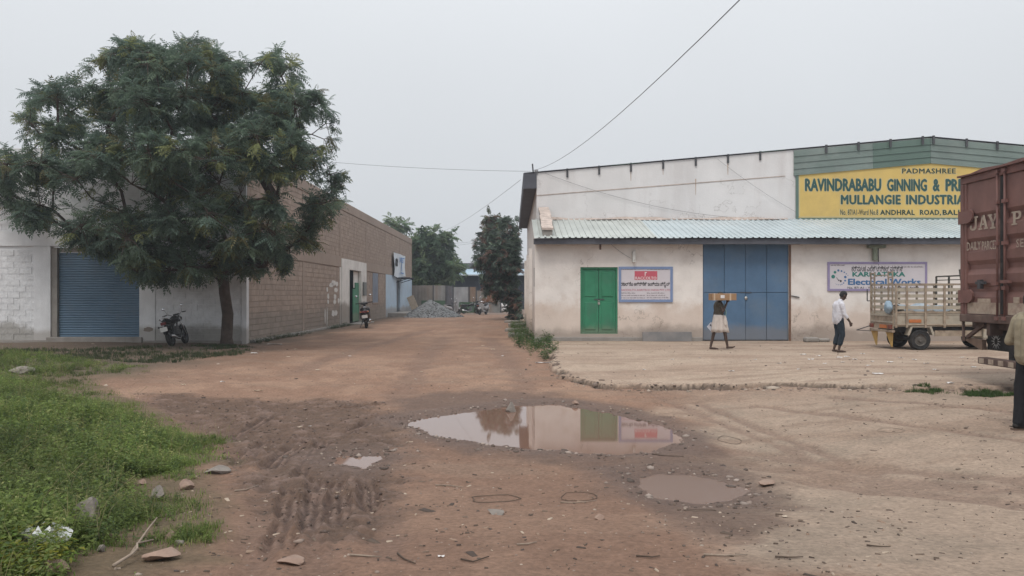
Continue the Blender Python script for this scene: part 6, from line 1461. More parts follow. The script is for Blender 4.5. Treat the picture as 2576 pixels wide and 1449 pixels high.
def sample(poly, n, dens=None, rng=None):
    xs_ = [p[0] for p in poly]; ys_ = [p[1] for p in poly]; out = []
    while sum(len(o) for o in out) < n:
        x = rng.uniform(min(xs_), max(xs_), n*3); y = rng.uniform(min(ys_), max(ys_), n*3)
        k = poly_sd(x, y, poly) < 0.05
        vis_ = (np.abs(x) < 0.68*y + 0.5) & (y > 3.8)
        k &= vis_
        if dens is not None: k &= rng.uniform(0, 1, len(x)) < dens(x, y)
        out.append(np.stack([x[k], y[k]], 1))
    p = np.concatenate(out)[:n]; h, _ = ground_fields(p[:, 0], p[:, 1]); return np.column_stack([p, h])
rng = np.random.default_rng(77)
BARE = [(g(430,1235), 0.40), (g(330,1412), 0.42), (g(430,1430), 0.35), (g(330,1225), 0.22), (g(300,955), 0.6), (g(560, 1200), 0.18)]
def dens(x, y):
    sd = poly_sd(x, y, GRASS); d = sstep(0.10, -0.55, sd + (fbm(x*1.8, y*1.8, 4, 61)-0.5)*1.5)*(0.12 + 0.88*sstep(0.36, 0.56, fbm(x*1.5, y*1.5, 3, 62)))
    for c, r in BARE: d = d*sstep(r*0.6, r*1.15, np.hypot((x-c.x), (y-c.y)*0.8))
    return d*np.clip((9.0/np.maximum(y, 5))**1.2, 0.15, 1)*(0.4+0.6*sstep(16, 11, y))
GC = np.array([(0.15, 0.205, 0.055), (0.19, 0.245, 0.07), (0.10, 0.15, 0.05), (0.25, 0.26, 0.10)])
def colpick(p, rng, wts):
    c = GC[rng.choice(4, len(p), p=wts)]; nn = fbm(p[:, 0]*0.9, p[:, 1]*0.9, 3, 71)[:, None]
    return c*(0.35 + 1.3*nn)*rng.uniform(0.8, 1.2, (len(p), 1))
wp = sample(GRASS, 7000, dens, rng)
sdv = poly_sd(wp[:, 0], wp[:, 1], GRASS)
sc_w = (0.35 + 0.85*sstep(-0.1, -1.3, sdv))*rng.uniform(0.6, 1.15, len(wp))*np.where(wp[:, 1] > 12, 0.7, 1)
W1 = [weed_template(i, 5, 0.21, 7, 0.054, 0.028, 0.14) for i in range(5)] + [weed_template(30+i, 5, 0.32, 8, 0.036, 0.016, 0.16) for i in range(2)] + [weed_template(40, 3, 0.14, 5, 0.085, 0.04, 0.12)]
V, Fq, c = scatter(wp, W1, sc_w, colpick(wp, rng, [0.35, 0.3, 0.25, 0.1]), rng)
o = fast_mesh('weeds', V, Fq, LEAF, None, c); tag(o, 'thick green weeds covering the rough ground on the left', 'weeds', kind='stuff')
gp_ = sample(GRASS, 4200, lambda x, y: dens(x, y)*(0.25 + 0.75*sstep(-1.6, -0.2, poly_sd(x, y, GRASS))), rng)
G1 = [grass_template(50+i, 12, 0.042, 0.006, 0.055) for i in range(4)]
V, Fq, c = scatter(gp_, G1, rng.uniform(0.7, 1.4, len(gp_)), colpick(gp_, rng, [0.4, 0.4, 0.15, 0.05]), rng)
o = fast_mesh('grass', V, Fq, LEAF, None, c); tag(o, 'short green grass along the edge of the mud', 'grass', kind='stuff')
dp_ = sample(GRASS, 350, dens, rng); G9 = [grass_template(150+i, 5, 0.30, 0.004, 0.05) for i in range(3)]
V, Fq, c = scatter(dp_, G9, rng.uniform(0.6, 1.4, len(dp_)), np.array([(0.30, 0.26, 0.13), (0.22, 0.24, 0.09), (0.36, 0.31, 0.18)])[rng.integers(0, 3, len(dp_))], rng)
tag(fast_mesh('dry_grass', V, Fq, LEAF, None, c), 'thin dry stalks standing among the green weeds', 'grass', kind='stuff')
# thin dark growth under the tree, along the slab and along the wall foot
def strip(poly, n, label, name, scale, cols, tm, seed, dn=None):
    rg = np.random.default_rng(seed); p = sample(poly, n, dn, rg); c = np.array(cols)[rg.integers(0, len(cols), n)]*rg.uniform(0.75, 1.25, (n, 1))
    V, Fq, cc_ = scatter(p, tm, scale*rg.uniform(0.6, 1.3, n), c, rg); o = fast_mesh(name, V, Fq, LEAF, None, cc_); tag(o, label, 'grass' if 'grass' in name else 'weeds', kind='stuff')
G2 = [grass_template(70+i, 9, 0.10, 0.010, 0.06) for i in range(3)]
W2 = [weed_template(80+i, 5, 0.40, 6, 0.11, 0.05, 0.25) for i in range(3)]
strip(GRASS2, 1500, 'thin trampled grass in the shade of the big tree', 'grass', 0.8, [(0.05, 0.07, 0.032), (0.065, 0.085, 0.036)], G2, 91, lambda x, y: 0.1 + 0.9*sstep(0.45, 0.65, fbm(x*0.8, y*0.8, 3, 63)))
strip(GRASS3, 420, 'green grass tuft strip growing at the broken slab edge', 'grass', 0.55, [(0.05, 0.09, 0.025), (0.07, 0.12, 0.035)], G2, 92, lambda x, y: sstep(0.35, 0.55, fbm(x*2, y*2, 3, 64)))
strip(GRASS4, 330, 'weeds growing by the corner of the white warehouse', 'weeds', 0.75, [(0.05, 0.095, 0.028), (0.07, 0.12, 0.035), (0.11, 0.14, 0.06)], W2, 93, lambda x, y: sstep(0.3, 0.5, fbm(x*1.3, y*1.3, 2, 65)))
FOOT = [(WX+0.02, 26.3), (WX+0.5, 26.2), (WX+0.45, 41.5), (WX+0.05, 41.5)]
strip(FOOT, 260, 'low weeds along the foot of the brown block wall', 'weeds', 0.38, [(0.04, 0.06, 0.026), (0.06, 0.08, 0.03)], W2, 94, lambda x, y: sstep(0.42, 0.6, fbm(x*0.5, y*0.5, 2, 66)))
YEL = [g(u, v)[:2] for u, v in ((0,1395),(120,1390),(160,1420),(140,1460),(0,1470))]
strip(YEL, 60, 'yellow-green leafy weeds at the foot of the white rubbish', 'weeds', 0.42, [(0.16, 0.19, 0.03), (0.22, 0.22, 0.03), (0.10, 0.16, 0.03)], W2, 95)

# ------------------------------------------------------------------ rocks, litter, rubble
m_rock = mat('rock_grey', (0.21, 0.185, 0.165), 0.9, 0.2, 6, (0.30, 0.26, 0.22), 5, 0.6, 0.8, 20)
m_rockb = mat('rock_brown', (0.27, 0.185, 0.145), 0.9, 0.2, 6, (0.34, 0.27, 0.22), 5, 0.5, 0.8, 20)
def rock(c, r, seed, m, label, cat='rock', cut=0.75, group=None, sink=0.3):
    rg = random.Random(seed); bm = bmesh.new(); bmesh.ops.create_icosphere(bm, subdivisions=3, radius=1)
    planes = [(Vector((rg.uniform(-1, 1), rg.uniform(-1, 1), rg.uniform(-1, 1))).normalized(), rg.uniform(0.42, 0.8)) for _ in range(13)]
    for v in bm.verts:
        for nrm, d in planes:
            k = v.co.dot(nrm) - d
            if k > 0: v.co -= nrm*k
        v.co *= 1 + 0.05*mnoise.noise(v.co*3 + Vector((seed, 0, 0)))
        v.co = Vector((v.co.x*r[0], v.co.y*r[1], v.co.z*r[2]))
    me = bpy.data.meshes.new('rock'); bm.to_mesh(me); bm.free()
    me.set_sharp_from_angle(angle=math.radians(28)); me.polygons.foreach_set('use_smooth', [True]*len(me.polygons)); me.set_sharp_from_angle(angle=math.radians(28))
    o = link_mesh('rock', me, m); o.location = (c[0], c[1], gz(c[0], c[1]) + r[2]*(1-sink)*0.75); o.rotation_euler = (0, 0, rg.uniform(0, 6))
    return tag(o, label, cat, group)
def rk_(u, v, w, h, m, seed, label, **k):
    p = g(u, v); s_ = S*p.y/F; return rock(p, (w*s_/1.5, w*s_/1.7, h*s_/1.2), seed, m, label, **k)
rk_(210, 1348, 78, 62, m_rock, 3, 'large angular grey rock half hidden in the weeds', sink=0.1)
rk_(470, 1240, 50, 24, m_rockb, 4, 'orange-brown rock at the muddy edge of the weeds')
rk_(395, 1268, 36, 30, m_rock, 5, 'small pale pointed rock among short grass')
rk_(40, 1385, 42, 26, m_rockb, 6, 'flat reddish rock beside the white rubbish bag')
rk_(145, 1450, 80, 40, m_rockb, 7, 'brown boulder in the yellow-green weeds', sink=0.2)
rk_(408, 1408, 80, 22, m_rockb, 8, 'flat reddish stone slab lying on bare soil', sink=0.15)
rk_(545, 1198, 55, 16, m_rock, 9, 'flat pale stone at the end of the tyre tracks')
rk_(430, 1360, 26, 18, m_rockb, 10, 'small brown stone in the grass above the flat slab')
rk_(455, 1372, 24, 14, m_rock, 12, 'small grey stone next to the grass clump')
rk_(255, 1392, 18, 16, m_rock, 13, 'small white stone beside dry twigs')
rk_(360, 1228, 26, 12, m_rockb, 14, 'oval pebble on the bare patch in the weeds')
rk_(50, 945, 60, 14, m_rock, 15, 'long grey stone lying in the far weeds')
rk_(1285, 1030, 26, 26, m_rock, 16, 'pale broken stone standing at the puddle rim')
rk_(1505, 1305, 26, 12, m_rockb, 17, 'small brown stone on the open dirt')
rk_(1448, 1016, 18, 9, m_rockb, 18, 'small stone behind the puddle')
rk_(1250, 1288, 48, 10, m_rock, 19, 'crumbled grey clod on the dirt')
rk_(730, 1412, 60, 18, m_rockb, 20, 'broken clod of pale earth near the bottom of the track', sink=0.6)
rk_(1930, 1222, 36, 12, m_rockb, 24, 'dark clod beside the lower puddle')
# rubble along the broken slab edge and scattered stones: uncountable
def stones(name, label, pts, size, cols, seed, sc=1.0):
    rg = np.random.default_rng(seed); n_ = len(pts)
    ico = bmesh.new(); bmesh.ops.create_icosphere(ico, subdivisions=1, radius=1); ico.verts.ensure_lookup_table()
    tv = np.array([v.co[:] for v in ico.verts]); tf = np.array([[v.index for v in f.verts] for f in ico.faces]); ico.free()
    V = tv[None]*(1+rg.uniform(-0.3, 0.3, (n_, len(tv), 1))); V = V*np.stack([rg.uniform(0.6, 1.4, n_), rg.uniform(0.6, 1.4, n_), rg.uniform(0.35, 0.8, n_)], 1)[:, None, :]*size[:, None, None]
    a = rg.uniform(0, 2*PI, n_); ca, sa = np.cos(a)[:, None], np.sin(a)[:, None]
    V = np.stack([V[:, :, 0]*ca - V[:, :, 1]*sa, V[:, :, 0]*sa + V[:, :, 1]*ca, V[:, :, 2]], -1)
    V = V + pts[:, None, :]
    Fq = (tf[None] + (np.arange(n_)*len(tv))[:, None, None]).reshape(-1, 3)
    c = np.array(cols)[rg.integers(0, len(cols), n_)]*rg.uniform(0.7, 1.3, (n_, 1))
    o = fast_mesh(name, V.reshape(-1, 3), Fq, STONE, None, np.repeat(c, len(tv), 0)); tag(o, label, 'stones', kind='stuff')
STONE = leaf_mat('stone_bits', 0.0, 0.9)
rng = np.random.default_rng(8)
SC_ = [(0.26, 0.20, 0.165), (0.18, 0.135, 0.11), (0.34, 0.28, 0.23), (0.11, 0.085, 0.07)]
# slab edge
edge = []
ep = SLABP[:15]
for i in range(len(ep)-1):
    a, c = np.array(ep[i]), np.array(ep[i+1]); L_ = np.linalg.norm(c-a); n_ = int(L_*(38 if i > 2 else 20))
    t = rng.uniform(0, 1, n_)[:, None]; edge.append(a + (c-a)*t + rng.normal(size=(n_, 2))*0.13 - np.array([0.0, 0.10]))
edge = np.concatenate(edge); h, _ = ground_fields(edge[:, 0], edge[:, 1])
stones('rubble', 'broken concrete and stone bits along the slab edge', np.column_stack([edge, h]), rng.gamma(1.5, 0.011, len(edge))+0.006, SC_, 31)
# round the puddles and over the dirt
ring = []
for Pd, n_ in ((P1, 420), (P2, 160), (P3, 120)):
    Pd = np.array(Pd); k = rng.integers(0, len(Pd), n_); t = rng.uniform(0, 1, (n_, 1)); q_ = Pd[k]*(1-t) + Pd[(k+1) % len(Pd)]*t; ctr = Pd.mean(0)
    ring.append(q_ + (q_-ctr)/np.linalg.norm(q_-ctr, axis=1, keepdims=True)*np.abs(rng.normal(size=(n_, 1)))*0.22 + rng.normal(size=(n_, 2))*0.04)
ring = np.concatenate(ring); h, _ = ground_fields(ring[:, 0], ring[:, 1])
stones('rubble', 'dark wet pebbles round the puddle rims', np.column_stack([ring, h]), rng.gamma(2.0, 0.007, len(ring))+0.005, [(0.13, 0.10, 0.085), (0.20, 0.155, 0.13), (0.09, 0.07, 0.06), (0.28, 0.23, 0.20)], 32)
n_ = 5200; yy = 4.2*(26/4.2)**rng.uniform(0, 1, n_); xx = rng.uniform(-0.66, 0.66, n_)*yy
keep = (poly_sd(xx, yy, GRASS) > -0.3) & (fbm(xx*0.8, yy*0.8, 3, 81) + rng.uniform(-0.25, 0.25, n_) > 0.45) & ~((yy > 25.5) & (xx > 0.5)); xx, yy = xx[keep], yy[keep]
h, fd = ground_fields(xx, yy); k = fd['sdp'] > 0.05; xx, yy, h = xx[k], yy[k], h[k]
stones('gravel', 'loose gravel and earth crumbs scattered over the dirt', np.column_stack([xx, yy, h]), rng.gamma(1.2, 0.0035, len(xx))*(0.7+yy/16)+0.003, SC_ + [(0.07, 0.055, 0.05)], 33)
# mud crumbs in the churned area
p = sample(MUD, 2000, None, rng); stones('mud_clods', 'clods of churned dark mud between the tyre tracks', p, rng.gamma(1.5, 0.0045, len(p))+0.004, [(0.085, 0.062, 0.052), (0.13, 0.095, 0.08), (0.17, 0.125, 0.105)], 34)
# chips, straw and twig ends trodden into the dirt
rng = np.random.default_rng(58); n_ = 2600; yy = 4.3*(19/4.3)**rng.uniform(0, 1, n_); xx = rng.uniform(-0.66, 0.66, n_)*yy
k = (poly_sd(xx, yy, GRASS) > -0.5) & (rng.uniform(0, 1, n_) < 0.25 + 0.9*sstep(0.45, 0.65, fbm(xx*1.1, yy*1.1, 3, 83))); xx, yy = xx[k], yy[k]
h, fd = ground_fields(xx, yy); k = fd['sdp'] > 0.08; xx, yy, h = xx[k], yy[k], h[k]; n_ = len(xx)
ln = rng.gamma(1.5, 0.007, n_) + 0.005; wd = ln*rng.uniform(0.10, 0.5, n_); ht = rng.uniform(0.003, 0.009, n_); a = rng.uniform(-1.6, 1.6, n_)
bx8 = np.array([(-1,-1,0),(1,-0.8,0),(1,0.8,0),(-1,1,0),(-0.9,-0.9,1),(0.85,-0.7,1.2),(0.9,0.7,1),(-0.85,0.9,1.3)])
X = bx8[None, :, 0]*ln[:, None]; Y = bx8[None, :, 1]*wd[:, None]; Z = bx8[None, :, 2]*ht[:, None]
VV = np.stack([X*np.cos(a)[:, None]-Y*np.sin(a)[:, None]+xx[:, None], X*np.sin(a)[:, None]+Y*np.cos(a)[:, None]+yy[:, None], Z+h[:, None]+0.001], -1).reshape(-1, 3)
fq = np.array([(4,5,6,7),(0,1,5,4),(1,2,6,5),(2,3,7,6),(3,0,4,7)]); FF = (fq[None] + (np.arange(n_)*8)[:, None, None]).reshape(-1, 4)
cc = np.array([(0.10, 0.072, 0.056), (0.15, 0.11, 0.085), (0.40, 0.32, 0.25), (0.07, 0.052, 0.043), (0.27, 0.19, 0.14)])[rng.choice(5, n_, p=[0.3, 0.25, 0.13, 0.17, 0.15])]
tag(fast_mesh('trodden_debris', VV, FF, STONE, None, np.repeat(cc, 8, 0)), 'chips, straw and twig ends trodden into the dirt', 'debris', kind='stuff')
# litter: paper and plastic scraps, each its own
m_lit = mat('litter_white', (0.60, 0.58, 0.57), 0.7, 0.1, 12); m_lit2 = mat('litter_buff', (0.45, 0.37, 0.29), 0.8, 0.15, 12)
def scrap(u, v, w, l_, seed, m, label, grp=None, z=0.0):
    rg = random.Random(seed); p = g(u, v, z); s_ = S*p.y/F; n_ = 5; rows = []
    a = rg.uniform(-0.4, 0.4); zc = gz(p.x, p.y)
    for i in range(n_):
        row = []
        for j in range(n_):
            x = (i/(n_-1)-0.5)*w*s_*rg.uniform(0.85, 1.15); y = (j/(n_-1)-0.5)*l_*s_*4*rg.uniform(0.8, 1.2); row.append((x*math.cos(a)-y*math.sin(a), x*math.sin(a)+y*math.cos(a), 0.006+rg.uniform(0, 0.20)*min(w*s_, 0.15)))
        rows.append(row)
    o = obj('litter_scrap', MB().sheet(rows), m, None, local=True); o.location = (p.x, p.y, zc); 
    return tag(o, label, 'litter', grp)
sl_lit = [(2208,942,26,3),(1375,905,60,2.5),(2020,893,14,2),(2060,896,12,2),(2110,900,16,2),(2150,905,12,2),(2195,910,10,2),(2240,912,14,2),(2300,905,10,1.5),(2185,920,10,1.5),(2390,966,22,2),(2350,930,9,1.5),(1900,905,8,1.2),(2075,915,9,1.5),(2170,890,9,2),(2420,900,11,1.5),(2040,905,16,1.6),(2130,898,14,1.6),(2120,912,10,1.4),(2265,900,12,1.6),(2330,915,12,1.4),(1960,915,11,1.2),(1840,935,14,1.2),(1690,905,10,1),(1620,930,9,1),(2450,925,16,1.5),(1760,900,9,1),(2010,930,10,1.2)]
for i, (u, v, w, l_) in enumerate(sl_lit): scrap(u, v, w, l_, 100+i, m_lit, 'scrap of white paper or plastic on the pale slab before the lean-to', 'litter on the slab', SLAB)
al_lit = [(690,868,44,2),(745,880,10,1),(800,932,12,1),(640,890,18,1),(1240,880,10,1),(1180,862,8,1),(1265,895,8,1),(1215,870,8,1),(1330,905,10,1),(880,896,9,1),(1060,935,8,1),(725,900,9,1),(560,960,12,1),(460,968,14,1),(650,985,22,1),(780,1065,9,1.2),(595,1150,11,2),(1030,1115,18,.8)]
for i, (u, v, w, l_) in enumerate(al_lit): scrap(u, v, w, l_, 200+i, m_lit2 if i % 3 else m_lit, 'pale scrap of litter trodden into the reddish dirt track', 'litter on the dirt track')
scrap(1110, 1398, 16, 2.5, 301, m_lit, 'small white scrap on the dirt in the open foreground'); scrap(1975, 1295, 14, 3, 302, m_lit2, 'curled pale chip standing by the dark wet patch')
# white rubbish bag in the weeds
pb = g(110, 1398); rbm = MB(); rg = random.Random(4)
rows = []
for i in range(8):
    t = i/7; r_ = 0.13*math.sin(PI*(0.15+0.8*t)); rows.append([(pb.x+r_*1.25*math.cos(a)*(1+0.3*math.sin(5*a+i)), pb.y+r_*math.sin(a)*(1+0.3*math.sin(4*a+2*i)), gz(pb.x, pb.y)+0.17*(1-t)+0.02*math.sin(7*a+i)) for a in np.linspace(0, 2*PI, 17)])
rows.append([(pb.x, pb.y, gz(pb.x, pb.y))]*17)
tag(obj('plastic_bag', rbm.sheet(rows), mat('bag_white', (0.62, 0.63, 0.64), 0.45, 0.1, 10, spec=0.4), None), 'crumpled white plastic rubbish bag lying in the weeds', 'bag')
# wire loops, sticks and twigs
m_wire = mat('loop_dark', (0.115, 0.085, 0.066), 0.8, 0.2); m_stick = mat('dry_stick', (0.27, 0.215, 0.17), 0.9, 0.25, 10); m_stick_d = mat('dark_stick', (0.09, 0.065, 0.05), 0.9, 0.25, 10)
def loop(u, v, w, hgt, label, m=m_wire, r=0.008, seed=0):
    rg = random.Random(seed); pts = []
    for k in range(15):
        a = 2*PI*k/14; p = g(u+w/2*math.cos(a)*(1+0.10*math.sin(3*a+seed)+0.07*math.sin(5*a+2*seed)), v-hgt/2*math.sin(a)*(1+0.25*math.sin(2*a+seed))); pts.append((p.x, p.y, gz(p.x, p.y)+r+0.004))
    tag(obj('strapping_loop', MB().tube(pts, r, 6, cap=False), m, None, smooth=True), label, 'strap')
loop(1243, 1252, 118, 22, 'dark loop of strapping lying on the dirt, wider of two', seed=1, r=0.0038); loop(1455, 1248, 90, 24, 'pale narrow loop of strapping lying on the dirt', m_stick_d, 0.003, 2)
loop(1835, 1105, 60, 16, 'twisted loop of wire right of the large puddle', seed=3, r=0.003); loop(2242, 1086, 70, 10, 'flat pale loop of strap on the beige ground', m_stick, 0.003, 4); loop(1765, 1274, 80, 8, 'dark wire loop at the lower puddle rim', seed=5, r=0.003)
def stick(pts, r, m, label, grp=None, name='stick'):
    q_ = [];
    for (u, v, dz) in pts:
        p = g(u, v); q_.append((p.x, p.y, gz(p.x, p.y)+r+dz))
    n_ = len(q_); tag(obj(name, MB().tube(q_, [r*(1-0.5*i/(n_-1)) for i in range(n_)], 6), m, None, smooth=True), label, 'stick', grp)
stick([(285,1441,0.02),(330,1418,0.04),(345,1405,0.05),(345,1395,0.06),(385,1380,0.05)], 0.011, m_stick, 'forked dry root lying in front of the flat stone', name='dry_root')
stick([(330,1405,0.02),(370,1370,0.08),(395,1350,0.10)], 0.009, m_stick, 'dry twig leaning up among the stones', name='dry_root')
stk = [((1095,1219),(1130,1218),(1165,1223)),((1640,1145),(1670,1149),(1720,1148)),((1410,1262),(1450,1263),(1500,1261)),((1160,1405),(1190,1412),(1230,1400)),((880,1400),(930,1402),(960,1398)),((1600,1398),(1640,1401),(1660,1398)),((1770,1395),(1820,1398),(1880,1394)),((1950,1398),(1990,1399),(2020,1398)),((520,1190),(560,1196),(600,1192)),((640,1072),(665,1086),(690,1088)),((2060,940),(2100,938),(2140,940)),((1000,1390),(1015,1405),(1045,1420)),((1300,1372),(1330,1370),(1350,1366)),((2180,1370),(2210,1372),(2240,1371)),((590,1245),(620,1240),(650,1230))]
for i, s_ in enumerate(stk): stick([(u, v, 0.004) for u, v in s_], 0.007, m_stick_d if i % 2 else m_stick, 'short dry stick lying on the ground among gravel', 'sticks on the ground')
# leaning grey slab, kerb stones, stacked slabs by the corner
gl = g(1676, 858, SLAB); o = obj('stone_slab', MB().prism([(0, 0), (0.05, 0), (0.10, 0.30), (0.05, 0.31)], 'X', -0.82, 0.82), mat('slab_grey', (0.17, 0.165, 0.165), 0.6, 0.15, 2, (0.26, 0.23, 0.21), 2, 0.6), None, local=True, bevel=0.006)
o.location = (rX(1676), RY-0.18, SLAB+0.0); tag(o, 'long grey polished slab leaning at the foot of the cream wall', 'slab')
for i, (u, w) in enumerate(((2024, 34), (2058, 28))):
    s_ = S*RY/F; o = obj('kerb_stone', MB().box(-w*s_/2, w*s_/2, -0.14, 0.14, 0, 0.16 - 0.04*i), m_grey_conc, None, local=True, bevel=0.05); o.location = (rX(u), RY-0.55+0.1*i, SLAB); o.rotation_euler = (0, 0, 0.1-0.2*i); tag(o, ('thick grey kerb stone on the ground right of the blue gate', 'thin grey kerb stone end to end with a thicker one')[i], 'kerb stone')
slabs = [(1300,848,44,0.14),(1298,835,52,0.14),(1302,822,46,0.16),(1292,812,44,0.12),(1306,803,30,0.20),(1285,800,30,0.12)]
for i, (u, v, w, h_) in enumerate(slabs):
    p = g(u, v); s_ = S*p.y/F; o = obj('stone_slab', MB().box(-w*s_/2, w*s_/2, -0.5, 0.5, 0, h_), m_grey_conc, None, local=True, bevel=0.03); o.location = (min(p.x, 0.35), p.y+0.5, -0.01); o.rotation_euler = (0, 0, random.uniform(-0.12, 0.12)); tag(o, 'rough grey stone slab lying beside the warehouse side wall', 'slab', 'stone slabs by the side wall')
# ------------------------------------------------------------------ alley end: gravel heap, plank, tin fence, shed, white sacks
hp = g(1078, 799); mb = MB(); rows = []
for i in range(13):
    t = i/12; row = []
    for k in range(37):
        a = 2*PI*k/36; r_ = 2.15*t*(1+0.10*math.sin(3*a+1)+0.06*math.sin(7*a)); zt = 1.28*(1-t)**1.05 + 0.10*math.sin(5*a+3*t)*t*(1-t)
        row.append((hp.x-0.05+r_*math.cos(a)*1.0, hp.y+1.6+r_*math.sin(a)*0.9, max(zt, -0.02)-0.01))
    rows.append(row)
heap = thing('gravel_heap', 'cone of grey crushed stone heaped by the alley wall', 'heap', (hp.x, hp.y+1.6, 0))
obj('heap_core', mb.sheet(rows), mat('crushed_stone', (0.155, 0.16, 0.165), 0.95, 0.35, 9, (0.25, 0.25, 0.25), 12, 0.6, 1.0, 9), heap, smooth=True)
rg = np.random.default_rng(44); n_ = 1300; a = rg.uniform(0, 2*PI, n_); t = np.sqrt(rg.uniform(0, 1, n_)); r_ = 2.15*t*(1+0.10*np.sin(3*a+1)+0.06*np.sin(7*a)); z = 1.28*(1-t)**1.05 + 0.10*np.sin(5*a+3*t)*t*(1-t)
stones('crushed_stones', None, np.column_stack([hp.x-0.05+r_*np.cos(a), hp.y+1.6+r_*np.sin(a)*0.9, z]), rg.uniform(0.02, 0.055, n_), [(0.15, 0.155, 0.16), (0.22, 0.22, 0.225), (0.10, 0.105, 0.11)], 45)
cs = bpy.data.objects['crushed_stones']; cs.parent = heap; cs.matrix_parent_inverse = Matrix.Translation(-Vector(heap.location))
for k_ in ('category',): 
    if k_ in cs: del cs[k_]
mat('plank_wood', (0.42, 0.34, 0.26), 0.8, 0.15, 5)
tag(obj('wooden_plank', MB().bar((-7.95, 66.0, 0.02), (-8.55, 66.0, 1.45), 0.6, 0.05, (0,1,0)), MATS['plank_wood'], None), 'pale wooden board leaning against the light blue wall', 'plank')
FYW = 69.6
fn = thing('tin_fence', 'patched fence of rusty tin sheets closing the alley', 'fence', (-4, FYW, 0))
m_t = [mat('tin_%d' % i, c_, 0.6, 0.2, 1.0, (0.20, 0.12, 0.08), 1.0, 0.7, 0.1, 12, streak=True) for i, c_ in enumerate(((0.20, 0.175, 0.155), (0.23, 0.225, 0.22), (0.115, 0.115, 0.13), (0.30, 0.30, 0.31), (0.24, 0.18, 0.14), (0.22, 0.215, 0.205)))]
for i, (u0, u1, v0, k) in enumerate(((1036,1090,718,0),(1091,1122,718,1),(1122,1140,719,2),(1140,1180,722,3),(1180,1198,722,4),(1199,1260,731,5))):
    a, b_ = at(u0, v0, FYW), at(u1, v0, FYW); y = FYW - 0.04*(i % 2); n_ = max(4, int((b_.x-a.x)/0.15))
    obj('tin_sheet', MB().sheet([[(a.x+(b_.x-a.x)*j/n_, y+0.02*(j % 2), -0.1) for j in range(n_+1)], [(a.x+(b_.x-a.x)*j/n_, y+0.02*(j % 2), a.z) for j in range(n_+1)]]), m_t[k], fn, fix=False)
    obj('fence_post', MB().box(b_.x-0.05, b_.x+0.05, y-0.06, y-0.02, -0.1, a.z+0.05), m_steel, fn)
m_gp = mat('green_panel', (0.055, 0.10, 0.06), 0.8, 0.2, 2)
for u0, u1, v0 in ((1155,1197,760),(1060,1120,756)):
    a, b_ = at(u0, v0, FYW-0.1), at(u1, v0, FYW-0.1); obj('lower_panel', MB().box(a.x, b_.x, FYW-0.16, FYW-0.12, 0, a.z), m_gp, fn)
a, b_ = at(1212, 738, FYW-0.1), at(1252, 738, FYW-0.1); pts = [(a.x, a.z-0.9)] + [(a.x+(b_.x-a.x)*t, a.z-0.5+0.45*math.sin(PI*t)) for t in np.linspace(0, 1, 8)] + [(b_.x, a.z-1.0), ((a.x+b_.x)/2, a.z-0.7)]
obj('rusty_patch', MB().prism(pts, 'Y', FYW-0.16, FYW-0.12), m_rust, fn)
SHY = 84.0
shd = thing('open_shed', 'long dark open shed with a pale blue roof sheet behind the tin fence', 'shed', (-4, SHY, 0))
x0, x1 = at(1020, 700, SHY).x, at(1330, 700, SHY).x; zr0, zr1, zr2 = at(0, 691, SHY).z, at(0, 681, SHY+3).z, at(0, 674, SHY+8).z
obj('roof_sheet', MB().add([(x0, SHY, zr0), (x1, SHY, zr0), (x1, SHY+3.2, zr1+0.15), (x0, SHY+3.2, zr1+0.15), (x0, SHY, zr0+0.05), (x1, SHY, zr0+0.05), (x1, SHY+3.2, zr1+0.2), (x0, SHY+3.2, zr1+0.2)], [(0,3,2,1),(4,5,6,7),(0,1,5,4),(1,2,6,5),(2,3,7,6),(3,0,4,7)]), mat('shed_blue', (0.36, 0.47, 0.56), 0.5, 0.1, 0.6), shd)
m_shd = mat('shed_dark', (0.035, 0.042, 0.058), 0.8, 0.2, 0.5)
obj('ridge_roof', MB().box(x0, x1, SHY+3.2, SHY+12, zr1-0.1, zr1+0.85), mat('ridge_dark', (0.10, 0.10, 0.105), 0.8), shd)
obj('shed_wall', MB().box(x0, x1, SHY+0.8, SHY+1.0, -0.1, zr0-0.05), m_shd, shd)
for k in range(6): obj('shed_post', MB().box(x0+(x1-x0)*k/5-0.08, x0+(x1-x0)*k/5+0.08, SHY+0.1, SHY+0.26, -0.1, zr0), m_shd, shd)
sk = g(1276, 785)
m_sack = mat('sack_white', (0.60, 0.58, 0.57), 0.8, 0.15, 5)
for i in range(9):
    rgx = random.Random(i+60); c = Vector((sk.x + (i % 5-2)*0.42 + rgx.uniform(-0.1, 0.1), sk.y + 1.0 + rgx.uniform(-0.3, 0.3), 0.20 + (0.36 if i >= 5 else 0)))
    mb = MB(); rows = []
    for j in range(7):
        t = j/6; r_ = 0.06 + 0.18*math.sin(PI*t)**0.6 if 0 < j < 6 else 0.05
        rows.append([(c.x+(t-0.5)*0.62, c.y+r_*1.1*math.cos(q_)*(1+0.12*math.sin(3*q_+j+i)), c.z+r_*math.sin(q_)*(1+0.12*math.sin(2*q_+i))) for q_ in np.linspace(0, 2*PI, 11)])
    o = obj('sack', mb.sheet(rows), m_sack, None, smooth=True); tag(o, 'white filled sack in the pile under the bushy tree', 'sack', 'white sacks piled under the tree')
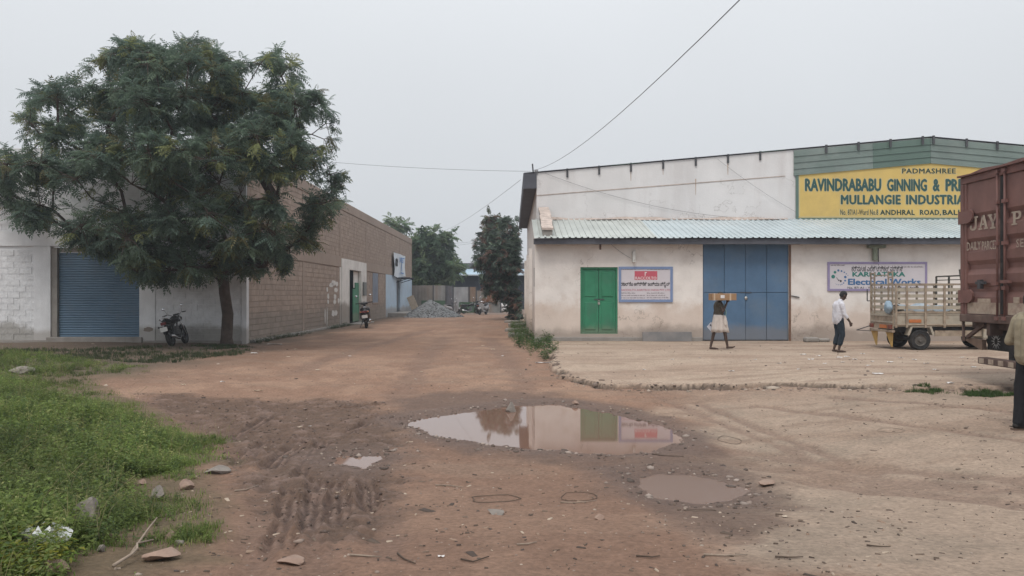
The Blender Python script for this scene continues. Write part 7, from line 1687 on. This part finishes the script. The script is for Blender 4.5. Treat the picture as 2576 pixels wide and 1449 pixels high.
# ------------------------------------------------------------------ overhead wires, post on the gable corner
m_w = mat('wire_black', (0.10, 0.10, 0.11), 0.6)
cp = at(1343, 431, GY_)
po = thing('cable_post', 'short dark steel post with clamps on the gable corner', 'post', (cp.x, cp.y+0.1, topz(GX0)))
obj('post', MB().bar((cp.x, GY_+0.12, GZL-0.2), (cp.x-0.05, GY_+0.12, at(0, 411, GY_).z), 0.08, 0.05), m_steel, po)
obj('clamp', MB().box(cp.x+0.02, cp.x+0.16, GY_-0.02, GY_+0.1, GZL-0.08, GZL+0.12), mat('clamp_grey', (0.3, 0.3, 0.31), 0.5), po)
def wire(name_label, a, b_, sag, r):
    a = Vector(a); b_ = Vector(b_); pts = []
    for k in range(19):
        t = k/18; p = a + (b_-a)*t; p.z -= sag*4*t*(1-t); pts.append(p)
    tag(obj('cable', MB().tube(pts, r, 5), m_w, None), name_label, 'cable')
top = at(1343, 428, GY_+0.1)
far = at(1760, 0, 9.0); ext = far + (far-top)*0.4
wire('black cable rising from the gable corner over the yard', top, ext, 0.55, 0.0055)
wire('black cable from the gable corner to the left behind the tree', at(1335, 431, GY_+0.1), at(700, 395, 33), 0.12, 0.006)
wire('thin cable from the gable corner down across the alley', at(1310, 452, GY_+0.3), at(1110, 583, 74), 0.25, 0.007)
wire('far thin cable above the shed between the trees, upper of two', at(1115, 612, 75), at(1250, 596, 56), 0.15, 0.008)
wire('far thin cable above the shed between the trees, lower of two', at(1125, 617, 76), at(1240, 600, 57), 0.15, 0.008)
wire('slack cable across the white gable down to the lean-to roof', at(1372, 436, GY_-0.05), at(1830, 546, GY_-0.05), 0.25, 0.005)
wire('short cable slung beside the yellow sign on the gable', at(1805, 400, GY_-0.06), at(2000, 532, GY_-0.06), 0.08, 0.004)
wire('thin lead from the eave to the white wall lamp', at(1530, 607, RY-0.03), at(1588, 650, RY-0.03), 0.05, 0.005)

# ------------------------------------------------------------------ thin haze added over the yard to lift the dark tones
hz = bpy.data.materials.new('added_haze'); hz.use_nodes = True; hz.node_tree.nodes.clear()
vo_ = hz.node_tree.nodes.new('ShaderNodeVolumePrincipled'); vo_.inputs['Color'].default_value = (0.86, 0.92, 1.0, 1); vo_.inputs['Density'].default_value = 0.0012; vo_.inputs['Anisotropy'].default_value = 0.2
ho = hz.node_tree.nodes.new('ShaderNodeOutputMaterial'); hz.node_tree.links.new(vo_.outputs[0], ho.inputs['Volume'])
hb = obj('haze', MB().box(-1500, 1500, -600, 1900, -1.6, 12.5), hz, None); tag(hb, 'thin pale haze added over the yard and lane to lift the darks', 'haze', kind='stuff')
